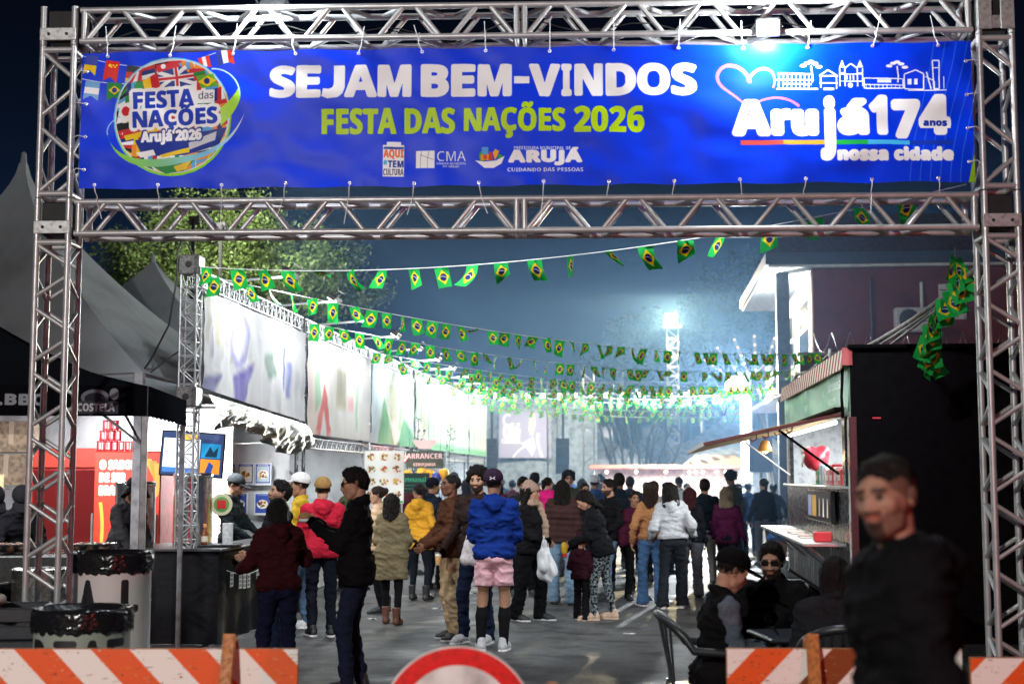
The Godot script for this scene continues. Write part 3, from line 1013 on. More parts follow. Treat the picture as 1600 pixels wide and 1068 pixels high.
# o: see crowd(); everything below is for a person of 1.75 m and is scaled to o.h
func person(o: Dictionary) -> Node3D:
	var root := thing("person", o.label, "person", o.at, deg_to_rad(o.get("yaw", 0.0)), o.get("group", ""))
	var fem: bool = o.get("fem", false)
	var fine: float = o.get("cell", 0.017)
	var sit: bool = o.get("sit", false)
	var drop: float = o.get("drop", 0.45 if sit else 0.0)
	var hip := Vector3(0, 0.95 - drop, 0)
	var B := Basis(Vector3.UP, deg_to_rad(o.get("twist", 0.0))) * Basis(Vector3.RIGHT, deg_to_rad(o.get("lean", 0.0))) * Basis(Vector3.BACK, deg_to_rad(o.get("side", 0.0)))
	var up := func(p: Vector3) -> Vector3: return hip + B * (p - Vector3(0, 0.95, 0))
	var sw := 0.15 if fem else 0.178
	var fat: float = o.get("fat", 0.0)
	var hands := [o.get("lh", Vector3(0.25, 0.84, 0.04)), o.get("rh", Vector3(-0.25, 0.84, 0.04))]
	var vr := RandomNumberGenerator.new()
	vr.seed = hash(o.label)
	if not sit and not o.has("side"): B = B * Basis(Vector3.BACK, vr.randf_range(-0.045, 0.045)) * Basis(Vector3.UP, vr.randf_range(-0.15, 0.15))
	if not o.has("lh"): hands[0] += Vector3(vr.randf_range(-0.04, 0.05), vr.randf_range(0, 0.12), vr.randf_range(-0.06, 0.16))
	if not o.has("rh"): hands[1] += Vector3(vr.randf_range(-0.05, 0.04), vr.randf_range(0, 0.12), vr.randf_range(-0.06, 0.16))
	var feet := [o.get("lf", Vector3(vr.randf_range(0.09, 0.16), 0, vr.randf_range(-0.06, 0.14))), o.get("rf", Vector3(vr.randf_range(-0.16, -0.09), 0, vr.randf_range(-0.12, 0.06)))]
	if sit:
		feet = [o.get("lf", Vector3(0.14, 0, 0.42)), o.get("rf", Vector3(-0.14, 0, 0.38))]
	var neck: Vector3 = up.call(Vector3(0, 1.46, -0.012))
	var hs: float = o.get("head", 1.0)
	var Bh := B * Basis(Vector3.UP, deg_to_rad(o.get("hy", 0.0))) * Basis(Vector3.RIGHT, deg_to_rad(o.get("hp", 0.0)))
	var hc: Vector3 = neck + B * Vector3(0, 0.055, 0.005) + Bh * Vector3(0, 0.115, 0.016) * hs
	var sh := []
	var el := []
	var wr := []
	var hp := []
	var kn := []
	var an := []
	for q in 2:
		var s := 1.0 if q == 0 else -1.0
		sh.append(up.call(Vector3(s * sw, 1.405, -0.008)))
		wr.append(up.call(hands[q]))
		el.append(joint(sh[q], wr[q], 0.29, 0.265, B * Vector3(s * o.get("elbow", 0.5), -1.0, -0.7)))
		var reach: Vector3 = wr[q] - el[q]
		wr[q] = el[q] + reach.normalized() * 0.265
		hp.append(hip + Vector3(s * 0.088, -0.02, 0))
		an.append(feet[q] + Vector3(0, 0.085, -0.045))
		kn.append(joint(hp[q], an[q], 0.435, 0.425, Vector3(s * 0.12, 0.1, 1)))
	# skin: the whole body, with head and hands of finer grain
	var skin: Color = o.get("skin", Color(0.36, 0.2, 0.13))
	var bones := [
		[neck - B * Vector3(0, 0.05, 0), hc + Bh * Vector3(0, -0.05, -0.03) * hs, 0.056 if not fem else 0.048, 0.052 if not fem else 0.045],
		[up.call(Vector3(-0.07, 0.97, 0)), up.call(Vector3(0.07, 0.97, 0)), 0.07, 0.07], [up.call(Vector3(-0.06, 1.12, 0)), up.call(Vector3(0.06, 1.12, 0)), 0.066, 0.066],
		[up.call(Vector3(-0.07, 1.3, 0)), up.call(Vector3(0.07, 1.3, 0)), 0.075, 0.075], [up.call(Vector3(0, 1.0, 0)), up.call(Vector3(0, 1.35, 0)), 0.07, 0.07], [sh[0], sh[1], 0.045, 0.045],
	]
	for q in 2:
		bones.append([sh[q], el[q], 0.036, 0.034])
		bones.append([el[q], wr[q], 0.036, 0.026])
		var lk: float = 1.0 if o.get("bkind", "") == "shorts" else 0.62
		bones.append([hp[q], kn[q], 0.074 * lk, 0.052 * lk])
		bones.append([kn[q], kn[q].lerp(an[q], 0.4), 0.05 * lk, 0.052 * lk])
		bones.append([kn[q].lerp(an[q], 0.4), an[q], 0.052 * lk, 0.034])
	var body := net(bones, 0.03, maxf(fine, 0.018))
	var sc := PackedColorArray()
	sc.resize(body.v.size())
	sc.fill(skin)
	body.c = sc
	var ids: PackedInt32Array = kit.head_ids
	var hairc: Color = o.get("hairc", Color(0.012, 0.009, 0.008))
	var beard: int = o.get("beard", 0)
	var hcol := PackedColorArray()
	for id in ids:
		var c := skin
		match id:
			1: c = skin * Color(0.85, 0.5, 0.5)
			2: c = skin.lerp(hairc, 0.9)
			3: c = skin * 0.5
			4: c = Color(0.02, 0.014, 0.01)
			5: c = skin.lerp(hairc, [0.0, 0.45, 0.9][beard])
			6: c = skin.lerp(hairc, [0.0, 0.88, 0.94][beard])
			7: c = skin.lerp(hairc, 0.65)
		hcol.append(c)
	merge(body, kit.head, Transform3D(Bh.scaled_local(Vector3.ONE * hs), hc), hcol)
	for q in 2:
		var s := 1.0 if q == 0 else -1.0
		var dir: Vector3 = (wr[q] - el[q]).normalized()
		var y := -dir
		var palm: Vector3 = B * Vector3(-s, 0, 0)
		var pk: String = "lpalm" if q == 0 else "rpalm"
		if o.has(pk): palm = B * (o[pk] as Vector3)
		var x := -(palm - y * palm.dot(y)).normalized()
		var z := x.cross(y)
		if q == 1: z = -z           # mirror: the thumb stays in front
		if not o.has(pk) and z.dot(B * Vector3(0, 0.4, 1)) < 0: z = -z
		var hm: MB = kit["hand_" + o.get("lgrip" if q == 0 else "rgrip", "relaxed")]
		var hcs := PackedColorArray()
		hcs.resize(hm.v.size())
		hcs.fill(skin)
		merge(body, hm, Transform3D(Basis(x, y, z) * 0.95, wr[q]), hcs)
	var skin_m: StandardMaterial3D = mats.get("skin")
	if skin_m == null:
		skin_m = StandardMaterial3D.new()
		skin_m.vertex_color_use_as_albedo = true
		skin_m.roughness = 0.58
		skin_m.metallic_specular = 0.3
		skin_m.uv1_triplanar = true
		skin_m.uv1_scale = Vector3.ONE * 7.0
		skin_m.albedo_texture = noise_tex("mottle", 0.012, 4, [])
		skin_m.subsurf_scatter_enabled = true
		skin_m.subsurf_scatter_strength = 0.12
		mats.skin = skin_m
	part(root, "body", body.done(), skin_m)
	# clothes
	var noise := FastNoiseLite.new()
	noise.seed = int(o.get("seed", hash(o.label) % 1000))
	noise.frequency = 3.2
	noise.fractal_octaves = 2
	var kind: String = o.get("kind", "jacket")
	var hem: float = o.get("hem", 0.88)
	var th: float = o.get("thick", 0.014 if hem < 0.7 else 0.0)      # how bulky the top is
	var jb := [
		[up.call(Vector3(-0.085 - fat, 0.97, 0.004)), up.call(Vector3(0.085 + fat, 0.97, 0.004)), 0.113 + th + fat * 0.6, 0.113 + th + fat * 0.6],
		[up.call(Vector3(-0.07 - fat, 1.13, 0.008 + fat * 0.5)), up.call(Vector3(0.07 + fat, 1.13, 0.008 + fat * 0.5)), 0.1 + th + fat * 0.7, 0.1 + th + fat * 0.7],
		[up.call(Vector3(-0.085, 1.29, 0.0)), up.call(Vector3(0.085, 1.29, 0.0)), 0.112 + th, 0.112 + th],
		[sh[0] + B * Vector3(-0.035, 0.0, 0), sh[1] + B * Vector3(0.035, 0, 0), 0.068 + th * 0.6, 0.068 + th * 0.6],
		[up.call(Vector3(0, 1.4, -0.01)), up.call(Vector3(0, 1.455, -0.015)), 0.072, 0.06],
	]
	if fem: jb.append([up.call(Vector3(-0.055, 1.27, 0.075)), up.call(Vector3(0.055, 1.27, 0.075)), 0.058, 0.058])
	if hem < 0.9:
		jb.append([up.call(Vector3(-0.075 - fat, 0.97, 0.0)), up.call(Vector3(-0.085 - fat, hem - 0.06, 0.0)), 0.113 + th + fat * 0.4, 0.113 + th])
		jb.append([up.call(Vector3(0.075 + fat, 0.97, 0.0)), up.call(Vector3(0.085 + fat, hem - 0.06, 0.0)), 0.113 + th + fat * 0.4, 0.113 + th])
	var arms := []
	for q in 2:
		arms.append([sh[q], el[q], 0.063 + th * 0.7, 0.053 + th * 0.6])
		arms.append([el[q], wr[q].lerp(el[q], o.get("sleeve", 0.03)), 0.053 + th * 0.6, 0.041 + th * 0.3])
	if o.has("sleevec"):
		for q in 2:
			var sl := net(arms.slice(q * 2, q * 2 + 2), 0.03, fine)
			crease(sl, 0.01, func(p): return 0.8 - 3.2 * absf(noise.get_noise_3d(p.x * 1.4, p.y * 2.4, p.z * 1.4)))
			part(root, "sleeve", sl.done(), cloth_mat(o.sleevec))
	else: jb.append_array(arms)
	for q in 8:
		var a0 := TAU * q / 8.0
		var a1 := TAU * (q + 1) / 8.0
		var rad: float = 0.066 if not fem else 0.058
		jb.append([neck + B * Vector3(cos(a0) * rad, 0.016 - 0.03 * sin(a0), sin(a0) * rad * 0.95), neck + B * Vector3(cos(a1) * rad, 0.016 - 0.03 * sin(a1), sin(a1) * rad * 0.95), 0.016 + th * 0.2, 0.016 + th * 0.2])
	if kind == "hoodie":
		jb.append([neck + B * Vector3(-0.07, 0.0, -0.06), neck + B * Vector3(0, -0.035, -0.12), 0.045, 0.05])
		jb.append([neck + B * Vector3(0.07, 0.0, -0.06), neck + B * Vector3(0, -0.035, -0.12), 0.045, 0.05])
		jb.append([neck + B * Vector3(0, -0.03, -0.11), neck + B * Vector3(0, -0.13, -0.1), 0.045, 0.02])
	var hem_at: Vector3 = up.call(Vector3(0, hem, 0))
	var jac := net(jb, 0.045, fine, [[B * Vector3.UP, (B * Vector3.UP).dot(hem_at)]])
	if kind == "puffer":
		var Bi := B.inverse()
		crease(jac, 0.02, func(p): return absf(sin(PI * (Bi * p).y / 0.085)) * 1.0 - 0.5 + noise.get_noise_3d(p.x * 3, p.y * 3, p.z * 3) * 0.4)
	else:
		var amp: float = o.get("fold", 0.012)
		crease(jac, amp, func(p): return maxf(-0.6, 0.9 - 3.6 * absf(noise.get_noise_3d(p.x * 0.8 + p.y * 0.9, p.y * 1.9 - p.x * 0.6, p.z * 0.9)) + 0.5 - 2.0 * absf(noise.get_noise_3d(p.x * 1.8 + 7, p.y * 4.2 + p.z, p.z * 1.8))))
	var top_name: String = {"jacket": "jacket", "puffer": "puffer_jacket", "hoodie": "hoodie", "dress": "dress", "coat": "coat", "shirt": "shirt"}[kind]
	part(root, top_name, jac.done(), o.get("topm", cloth_mat(o.top)))
	if fine < 0.02 and kind in ["jacket", "hoodie"]:
		# ribbed band at the hem, cuffs at the wrists
		var nh := B * Vector3.UP
		var wide := jb.slice(0, 1) + jb.filter(func(b): return b.size() == 4 and b[1].y < hip.y - 0.01 and absf(b[0].x) < 0.2 and hem < 0.9)
		var band := net(wide.map(func(b): return [b[0], b[1], b[2] + 0.008, b[3] + 0.008]), 0.045, fine, [[nh, nh.dot(hem_at) - 0.006], [-nh, -nh.dot(hem_at) - 0.045]])
		var tone: Color = o.top.lerp(Color.BLACK, 0.22)
		if band.v.size() > 20: part(root, "hem_band", band.done(), cloth_mat(tone))
		for q in 2: part(root, "cuff", net([[wr[q].lerp(el[q], 0.2), wr[q].lerp(el[q], 0.06), 0.049 + th * 0.35, 0.046 + th * 0.35]], 0.01, 0.013).done(), cloth_mat(tone))
	var bk: String = o.get("bkind", "trousers")
	var ankle_r: float = {"trousers": 0.056, "flare": 0.088, "leggings": 0.043, "shorts": 0.1, "wide": 0.085}[bk]
	var knee_r: float = {"trousers": 0.066, "flare": 0.066, "leggings": 0.055, "shorts": 0.1, "wide": 0.08}[bk]
	var tb := [[hip + Vector3(-0.075 - fat * 0.7, 0.02, 0), hip + Vector3(0.075 + fat * 0.7, 0.02, 0), 0.092 + fat * 0.4, 0.092 + fat * 0.4], [hip + Vector3(-0.06, -0.04, -0.03), hip + Vector3(0.06, -0.04, -0.03), 0.086, 0.086]]
	for q in 2:
		tb.append([hp[q] + Vector3(0, -0.03, 0), kn[q], 0.092 + (0.01 if fem else 0.0), knee_r])
		if bk != "shorts":
			tb.append([kn[q], an[q] + Vector3(0, -0.035, 0.01), knee_r, ankle_r])
	var cuts := [[Vector3.UP, 0.035]]
	if bk == "shorts": cuts = [[Vector3.UP, o.get("shem", 0.62)]]
	if sit: cuts = []
	var tro := net(tb, 0.025, fine, cuts)
	var wrinkle := 0.004 if bk == "leggings" else 0.010
	crease(tro, wrinkle, func(p): return maxf(-0.5, (0.7 - 3.4 * absf(noise.get_noise_3d(p.x * 1.1 + p.z, p.y * 2.4, p.z * 1.1))) * (1.0 + 1.0 * exp(-p.y * 6.0)) + noise.get_noise_3d(p.x * 2, p.y * 5.0 + 3, p.z * 2) * 0.7))
	part(root, {"trousers": "trousers", "flare": "trousers", "leggings": "leggings", "shorts": "shorts", "wide": "trousers"}[bk], tro.done(), o.get("botm", cloth_mat(o.bot)))
	if o.has("socks"):
		for q in 2:
			var sk := net([[kn[q] + Vector3(0, -0.05, 0), kn[q].lerp(an[q], 0.4), 0.056, 0.06], [kn[q].lerp(an[q], 0.4), an[q] + Vector3(0, -0.03, 0), 0.06, 0.042]], 0.02, fine, [[Vector3.DOWN, -(kn[q].y - 0.06)]])
			part(root, "sock", sk.done(), cloth_mat(o.socks))
	for q in 2:
		var s := 1.0 if q == 0 else -1.0
		var f: Vector3 = feet[q]
		var st := Transform3D(Basis(Vector3.UP, deg_to_rad(s * o.get("splay", 9.0))), f + Vector3(0, 0, 0))
		if o.get("boots", false):
			part(root, "boot", kit.boot, mat(o.get("shoe", C(0.02, 0.02, 0.02)), 0.45, 0, 1, 3), st)
		else:
			var so := part(root, "shoe", kit.shoe, mat(o.get("shoe", C(0.02, 0.02, 0.02)), 0.6, 0, 1, 3), st)
			part(so, "sole", kit.sole, mat(o.get("sole", C(0.03, 0.03, 0.03)), 0.7, 0, 1, 3))
	# hair and headwear
	var ht := Transform3D(Bh.scaled_local(Vector3.ONE * hs), hc)
	var hk: String = o.get("hair", "short")
	if o.has("cap") and hk in ["short", "curly"]: hk = "buzz"
	if hk != "none":
		var hm := StandardMaterial3D.new()
		hm.albedo_color = C(hairc.r, hairc.g, hairc.b)
		hm.roughness = 0.62
		hm.metallic_specular = 0.28
		hm.uv1_triplanar = true
		hm.uv1_scale = Vector3(9, 1.2, 9)
		hm.albedo_texture = noise_tex("strands", 0.03, 4, [[0.0, 0.35], [0.5, 0.85], [1.0, 1.0]])
		hm.heightmap_enabled = true
		hm.heightmap_texture = noise_tex("strand_height", 0.03, 3, [[0.0, 0.0], [1.0, 1.0]])
		hm.heightmap_scale = 0.8
		part(root, "hair", kit["hair_" + hk], hm, ht)
	if o.has("cap"):
		var cm := cloth_mat(o.cap)
		var cap := part(root, "cap", kit.cap, cm, ht * Transform3D(Basis(Vector3.RIGHT, -0.08), Vector3(0, 0.016, 0)))
		part(cap, "brim", kit.brim, cloth_mat(o.get("brim", o.cap)))
	if o.has("beanie"):
		var bn := part(root, "beanie", kit.beanie, cloth_mat(o.beanie), ht)
		part(bn, "cuff", kit.cuff, cloth_mat(o.beanie))
	if o.has("glasses"):
		var g := MB.new()
		for s in [-1.0, 1.0]:
			g.boxt(Transform3D(Basis(Vector3.UP, s * 0.2), Vector3(s * 0.033, 0.006, 0.102)), Vector3(0.052, 0.034, 0.006), 0.004)
			g.tube(Vector3(s * 0.06, 0.014, 0.095), Vector3(s * 0.082, 0.012, -0.01), 0.003, 5)
		g.tube(Vector3(-0.01, 0.012, 0.106), Vector3(0.01, 0.012, 0.106), 0.003, 5)
		part(root, "sunglasses", g.done(), mat(C(0.01, 0.01, 0.01), 0.15, 0, 0), ht)
	root.scale = Vector3.ONE * (o.get("h", 1.75) / 1.75)
	root.set_meta("joints", {"wr": wr, "el": el, "hc": hc, "Bh": Bh, "B": B, "neck": neck, "hip": hip, "an": an})
	return root

# a point given in a person's own metres (1.75 m tall) as a place in the scene
func of_person(p: Node3D, v: Vector3) -> Vector3:
	return p.transform * v

# ---------------------------------------------------------------- start
func _ready() -> void:
	rng.seed = 7
	unit_tube = CylinderMesh.new()
	unit_tube.top_radius = 1.0
	unit_tube.bottom_radius = 1.0
	unit_tube.height = 1.0
	unit_tube.radial_segments = 14
	unit_tube.rings = 1
	camera_and_sky()
	make_kit()
	ground()
	gate()
	stall_row()
	left_stall()
	truck()
	right_house()
	far_end()
	trees()
	bunting()
	crowd()
	foreground()
	smoke()

func camera_and_sky() -> void:
	var cam := Camera3D.new()
	cam.name = "camera"
	add_child(cam)
	var lens := CameraAttributesPhysical.new()
	lens.frustum_focal_length = 48.98
	lens.frustum_near = 0.1
	lens.frustum_far = 400.0
	lens.frustum_focus_distance = 13.5
	lens.exposure_aperture = 2.0
	cam.attributes = lens
	cam.fov = 27.53
	cam.near = 0.1
	cam.far = 400.0
	cam.position = Vector3(0, 1.72, 0)
	cam.rotation_degrees = Vector3(5.53, 0, 0)
	cam.current = true
	var e := Environment.new()
	e.background_mode = Environment.BG_SKY
	var sky := Sky.new()
	var ps := ProceduralSkyMaterial.new()
	ps.sky_top_color = C(0.0006, 0.0009, 0.002)
	ps.sky_horizon_color = C(0.016, 0.042, 0.115)
	ps.sky_curve = 0.07
	ps.ground_bottom_color = C(0.004, 0.004, 0.005)
	ps.ground_horizon_color = C(0.01, 0.014, 0.02)
	sky.sky_material = ps
	e.sky = sky
	e.background_energy_multiplier = 1.0
	e.tonemap_mode = Environment.TONE_MAPPER_LINEAR
	e.tonemap_exposure = 1.13
	e.sdfgi_enabled = true
	e.ssao_enabled = true
	e.ssil_enabled = true
	# thin barbecue smoke hanging over the street
	e.volumetric_fog_enabled = true
	e.volumetric_fog_density = 0.0
	var w := WorldEnvironment.new()
	w.name = "environment"
	w.environment = e
	add_child(w)

# a lamp housing with a glowing face and a light of its own just in front of it
func floodlight(called: String, label: String, at: Vector3, aim: Vector3, size: Vector2, col: Color, energy: float, shine: float, group := "", spread := 0.0) -> Node3D:
	var o := thing(called, label, "floodlight", at, 0.0, group)
	var d := (aim - at).normalized()
	var t := Transform3D(Basis.looking_at(d, Vector3.UP if absf(d.y) < 0.98 else Vector3.RIGHT), Vector3.ZERO)
	var dark := mat(C(0.03, 0.03, 0.032), 0.5, 0.3, 1, 3)
	part(o, "housing", box_mesh(Vector3(size.x + 0.03, size.y + 0.03, 0.07), 0.012), dark, t * T(0, 0, 0.04))
	part(o, "lens", box_mesh(Vector3(size.x, size.y, 0.01), 0.003), glow_mat(col, shine), t)
	var b := MB.new()
	for s in [-1.0, 1.0]: b.tube(Vector3(s * (size.x / 2 + 0.025), 0, 0.04), Vector3(s * (size.x / 2 + 0.02), -0.02, 0.15), 0.008, 6)
	b.tube(Vector3(-size.x / 2 - 0.02, -0.02, 0.15), Vector3(size.x / 2 + 0.02, -0.02, 0.15), 0.008, 6)
	part(o, "bracket", b.done(), dark, t)
	var l: Light3D
	if spread > 0.0:
		l = SpotLight3D.new()
		l.spot_angle = spread
		l.spot_angle_attenuation = 0.6
		l.spot_range = 80.0
	else:
		l = OmniLight3D.new()
		l.omni_range = 80.0
	l.name = "lamp_light"
	l.light_color = col
	l.light_energy = energy
	l.light_size = maxf(size.x, size.y) * 0.45
	l.shadow_enabled = true
	o.add_child(l)
	l.transform = t * T(0, 0, -0.06)
	return o

func area_light(parent: Node, at: Transform3D, size: Vector2, col: Color, energy: float) -> void:
	var l := AreaLight3D.new()
	l.name = "lamp_light"
	l.area_size = size
	l.light_color = col
	l.light_energy = energy
	l.area_range = 60.0
	l.shadow_enabled = true
	parent.add_child(l, true)
	l.transform = at

# ---------------------------------------------------------------- ground
func ground() -> void:
	var b := MB.new()
	b.sheet(40, 60, func(u, v): return Vector3(-90 + 180 * u, 0, 25 - 215 * v))
	var m := StandardMaterial3D.new()
	m.albedo_color = C(0.125, 0.128, 0.13)
	m.uv1_triplanar = true
	m.uv1_world_triplanar = true
	m.uv1_scale = Vector3.ONE * 0.21
	m.albedo_texture = noise_tex("asphalt", 0.006, 6, [[0.0, 0.5], [0.34, 0.72], [0.42, 0.9], [0.55, 0.97], [0.66, 0.84], [1.0, 1.0]], 1024)
	m.roughness = 0.78
	m.roughness_texture = noise_tex("wet", 0.009, 4, [[0.0, 0.5], [0.5, 0.9], [1.0, 1.0]], 512)
	m.heightmap_enabled = true
	m.heightmap_texture = noise_tex("grit", 0.35, 3, [[0.0, 0.0], [1.0, 1.0]], 1024)
	m.heightmap_scale = 0.9
	m.detail_enabled = true
	m.detail_blend_mode = BaseMaterial3D.BLEND_MODE_MUL
	m.detail_uv_layer = BaseMaterial3D.DETAIL_UV_1
	m.detail_albedo = noise_tex("speckle", 0.22, 2, [[0.0, 0.3], [0.42, 0.7], [0.6, 0.95], [0.8, 1.0], [1.0, 1.0]], 1024)
	structure("road", b.done(), m)
	# pavement with its kerb on the right, behind the food truck, and on the left under the stalls
	var pav := mat(C(0.2, 0.195, 0.185), 0.85, 0, 2, 0.4)
	var p := structure("pavement", box_mesh(Vector3(7.0, 0.13, 80), 0.02), pav, SV(5.9, 0.065, 64.5))
	p.rotation.y = STREET_TURN
	var p2 := structure("pavement", box_mesh(Vector3(6.0, 0.13, 80), 0.02), pav, SV(-9.6, 0.065, 63))
	p2.rotation.y = STREET_TURN
	var lid := thing("manhole_cover", "round iron manhole cover in the dark asphalt near the seated people", "manhole cover", Vector3(0.55, 0, -9.4))
	part(lid, "cover", lathe_mesh([[0.0, 0.008], [0.28, 0.008], [0.3, 0.005], [0.31, 0.0]], 28), mat(C(0.05, 0.05, 0.05), 0.6, 0.5, 2, 3))
	# scraps trodden into the road
	var paper := mat(C(0.55, 0.54, 0.5), 0.9, 0, 2, 2)
	var spots := [[-1.0, -18.6, 0.5], [-1.7, -17.2, 2.0], [0.35, -19.5, 1.1], [-0.6, -21.0, 0.3], [1.3, -15.6, 2.6], [2.6, -24.0, 1.7], [-0.95, -22.5, 0.9]]
	for q in spots:
		var s := MB.new()
		s.sheet(3, 3, func(u, v): return Vector3((u - 0.5) * 0.13, 0.004 + 0.012 * sin(u * 5 + q[2]) * sin(v * 4), (v - 0.5) * 0.09), 0.001)
		var o := thing("paper_scrap", "small pale paper scrap trodden on the asphalt among the crowd", "litter", Vector3(q[0], 0, q[1]), q[2], "paper scraps on the road")
		part(o, "sheet", s.done(), paper)

# ---------------------------------------------------------------- the truss gate and its banner
# a square truss from a to b (local points); axis-aligned along x or y
func box_truss(parent: Node3D, called: String, a: Vector3, b: Vector3, w: float, r: float, rb: float, bays: int, m: Material, ends := true) -> Node3D:
	var o := holder(parent, called)
	var dir := (b - a).normalized()
	var e1 := Vector3.UP if absf(dir.y) < 0.5 else Vector3.RIGHT
	var e2 := Vector3.BACK
	var h := w / 2
	for s in [[1, 1], [1, -1], [-1, 1], [-1, -1]]:
		var off: Vector3 = e1 * h * s[0] + e2 * h * s[1]
		tube(o, "chord", a + off, b + off, r, m)
	var l := a.distance_to(b)
	var p := l / bays
	var gap := minf(0.045, p * 0.12)
	for face in 4:
		var n1: Vector3 = [e2, -e2, e1, -e1][face] * h
		var t1: Vector3 = ([e1, e1, e2, e2][face]) * h
		for q in bays:
			var lo := a + dir * (q * p)
			tube(o, "brace", lo + n1 - t1 + dir * gap, lo + dir * (p / 2 - gap) + n1 + t1, rb, m)
			tube(o, "brace", lo + dir * (p / 2 + gap) + n1 + t1, lo + dir * (p - gap) + n1 - t1, rb, m)
	if ends:
		for e in [a + dir * 0.03, b - dir * 0.03]:
			for s in [-1, 1]:
				tube(o, "end_tube", e + e1 * h + e2 * h * s, e - e1 * h + e2 * h * s, r * 0.95, m)
				tube(o, "end_tube", e + e1 * h * s + e2 * h, e + e1 * h * s - e2 * h, r * 0.9, m)
	return o

func gate() -> void:
	var g := thing("truss_gate", "tall aluminium truss gate spanning the street and carrying the blue banner", "truss gate", Vector3(0.07, 0, -10.6), -0.0415)
	var alu := StandardMaterial3D.new()
	alu.albedo_color = C(0.66, 0.66, 0.66)
	alu.metallic = 0.45
	alu.roughness = 0.5
	alu.uv1_triplanar = true
	alu.uv1_scale = Vector3.ONE * 2.3
	alu.albedo_texture = noise_tex("scuffs", 0.02, 5, [[0.0, 0.5], [0.4, 0.85], [1.0, 1.0]])
	alu.roughness_texture = noise_tex("scuff_rough", 0.03, 4, [[0.0, 0.55], [1.0, 1.0]])
	mats.alu = alu
	var W := 0.245
	var X := 3.613
	for y in [5.23, 3.71]:
		var called := "upper_beam" if y > 4 else "lower_beam"
		var bm := holder(g, called)
		for s in [[-X + 0.17, 0.0], [0.0, X - 0.17]]:
			box_truss(bm, "truss_section", Vector3(s[0], y, 0), Vector3(s[1], y, 0), W, 0.0245, 0.0185, 6, alu)
	var plate := mat(C(0.5, 0.5, 0.49), 0.5, 0.6, 1, 3)
	var black := mat(C(0.012, 0.012, 0.013), 0.7, 0, 1)
	for s in [-1.0, 1.0]:
		var col := holder(g, "column")
		box_truss(col, "truss_section", Vector3(s * X, 0.08, 0), Vector3(s * X, 3.55, 0), W, 0.0245, 0.017, 7, alu)
		box_truss(col, "truss_section", Vector3(s * X, 3.87, 0), Vector3(s * X, 5.07, 0), W, 0.0245, 0.017, 2, alu)
		part(col, "foot_plate", box_mesh(Vector3(0.6, 0.012, 0.6), 0.002), mat(C(0.2, 0.2, 0.2), 0.6, 0.7, 2), T(s * X, 0.008, 0))
		var feet := MB.new()
		for q in [[1, 1], [1, -1], [-1, 1], [-1, -1]]: feet.tube(Vector3(s * X + q[0] * W / 2, 0.014, q[1] * W / 2), Vector3(s * X + q[0] * W / 2, 0.09, q[1] * W / 2), 0.03, 10)
		part(col, "socket", feet.done(), plate)
		for y in [5.235, 3.71]:
			var cb := holder(g, "corner_block", T(s * X, y, 0))
			for q in [[1, 1], [1, -1], [-1, 1], [-1, -1]]:
				tube(cb, "edge_tube", Vector3(q[0] * W / 2, -0.16, q[1] * W / 2), Vector3(q[0] * W / 2, 0.15, q[1] * W / 2), 0.026, alu)
			part(cb, "core", box_mesh(Vector3(0.2, 0.26, 0.2), 0.01), black)  # black box stands in for the shade inside the block
			for f in [1.0, -1.0]:
				part(cb, "plate", box_mesh(Vector3(0.285, 0.1, 0.012), 0.004), plate, T(0, -0.075, f * 0.146))
				for bx in [-0.07, 0.07]: part(cb, "bolt", lathe_mesh([[0.0, 0.008], [0.012, 0.008], [0.013, 0.0]], 8), black, Transform3D(Basis(Vector3.RIGHT, PI / 2 * f), Vector3(bx, -0.075, f * 0.152)))
			if s > 0 and y > 5:
				for bx in [-0.085, 0.085]: part(cb, "plate", box_mesh(Vector3(0.105, 0.27, 0.012), 0.004), plate, T(bx, 0.0, 0.16))
	# banner
	var tie := mat(C(0.8, 0.8, 0.8), 0.5, 0, 0)
	var bn := thing("welcome_banner", "long blue printed vinyl banner greeting visitors, tied between the gate's two beams", "banner", Vector3(0.07, 0, -10.6), -0.0415)
	var noise := FastNoiseLite.new()
	noise.seed = 12
	noise.frequency = 0.55
	noise.fractal_octaves = 3
	var b := MB.new()
	var shape := func(u: float, v: float) -> Vector3:
		var x := -3.405 + 6.82 * u
		var y := 3.925 + 1.075 * v
		var edge := minf(v, 1.0 - v)
		var z := 0.165 + noise.get_noise_2d(x * 1.0 + y * 0.9, y * 1.6 - x * 0.3) * 0.034 * smoothstep(0.0, 0.3, edge) + 0.007 * (1.0 - 3.0 * absf(noise.get_noise_2d(x * 2.2 + y * 3.0, y * 2.0 - x * 1.2))) + noise.get_noise_2d(x * 5.0 + y * 4.0, y * 3.0) * 0.004
		y += 0.006 * sin(x * 9.0) * (1.0 - smoothstep(0.0, 0.12, edge)) * (1.0 if v < 0.5 else -1.0)
		return Vector3(x, y, z)
	b.sheet(120, 24, shape, 0.0015)
	var bm := print_mat(banner_texture(), 0.4)
	bm.metallic_specular = 0.25
	bm.backlight_enabled = true
	bm.backlight = Color(0.12, 0.12, 0.12)
	part(bn, "printed_sheet", b.done(), bm)
	var eye := lathe_mesh([[0.006, 0.0], [0.008, 0.003], [0.013, 0.003], [0.015, 0.0]], 12)
	var ties := []
	for q in 14: ties.append([(q + 0.4) / 13.9, 1.0])
	for q in 14: ties.append([(q + 0.25) / 13.8, 0.0])
	for q in 4:
		ties.append([0.0, 0.14 + q * 0.24])
		ties.append([1.0, 0.14 + q * 0.24])
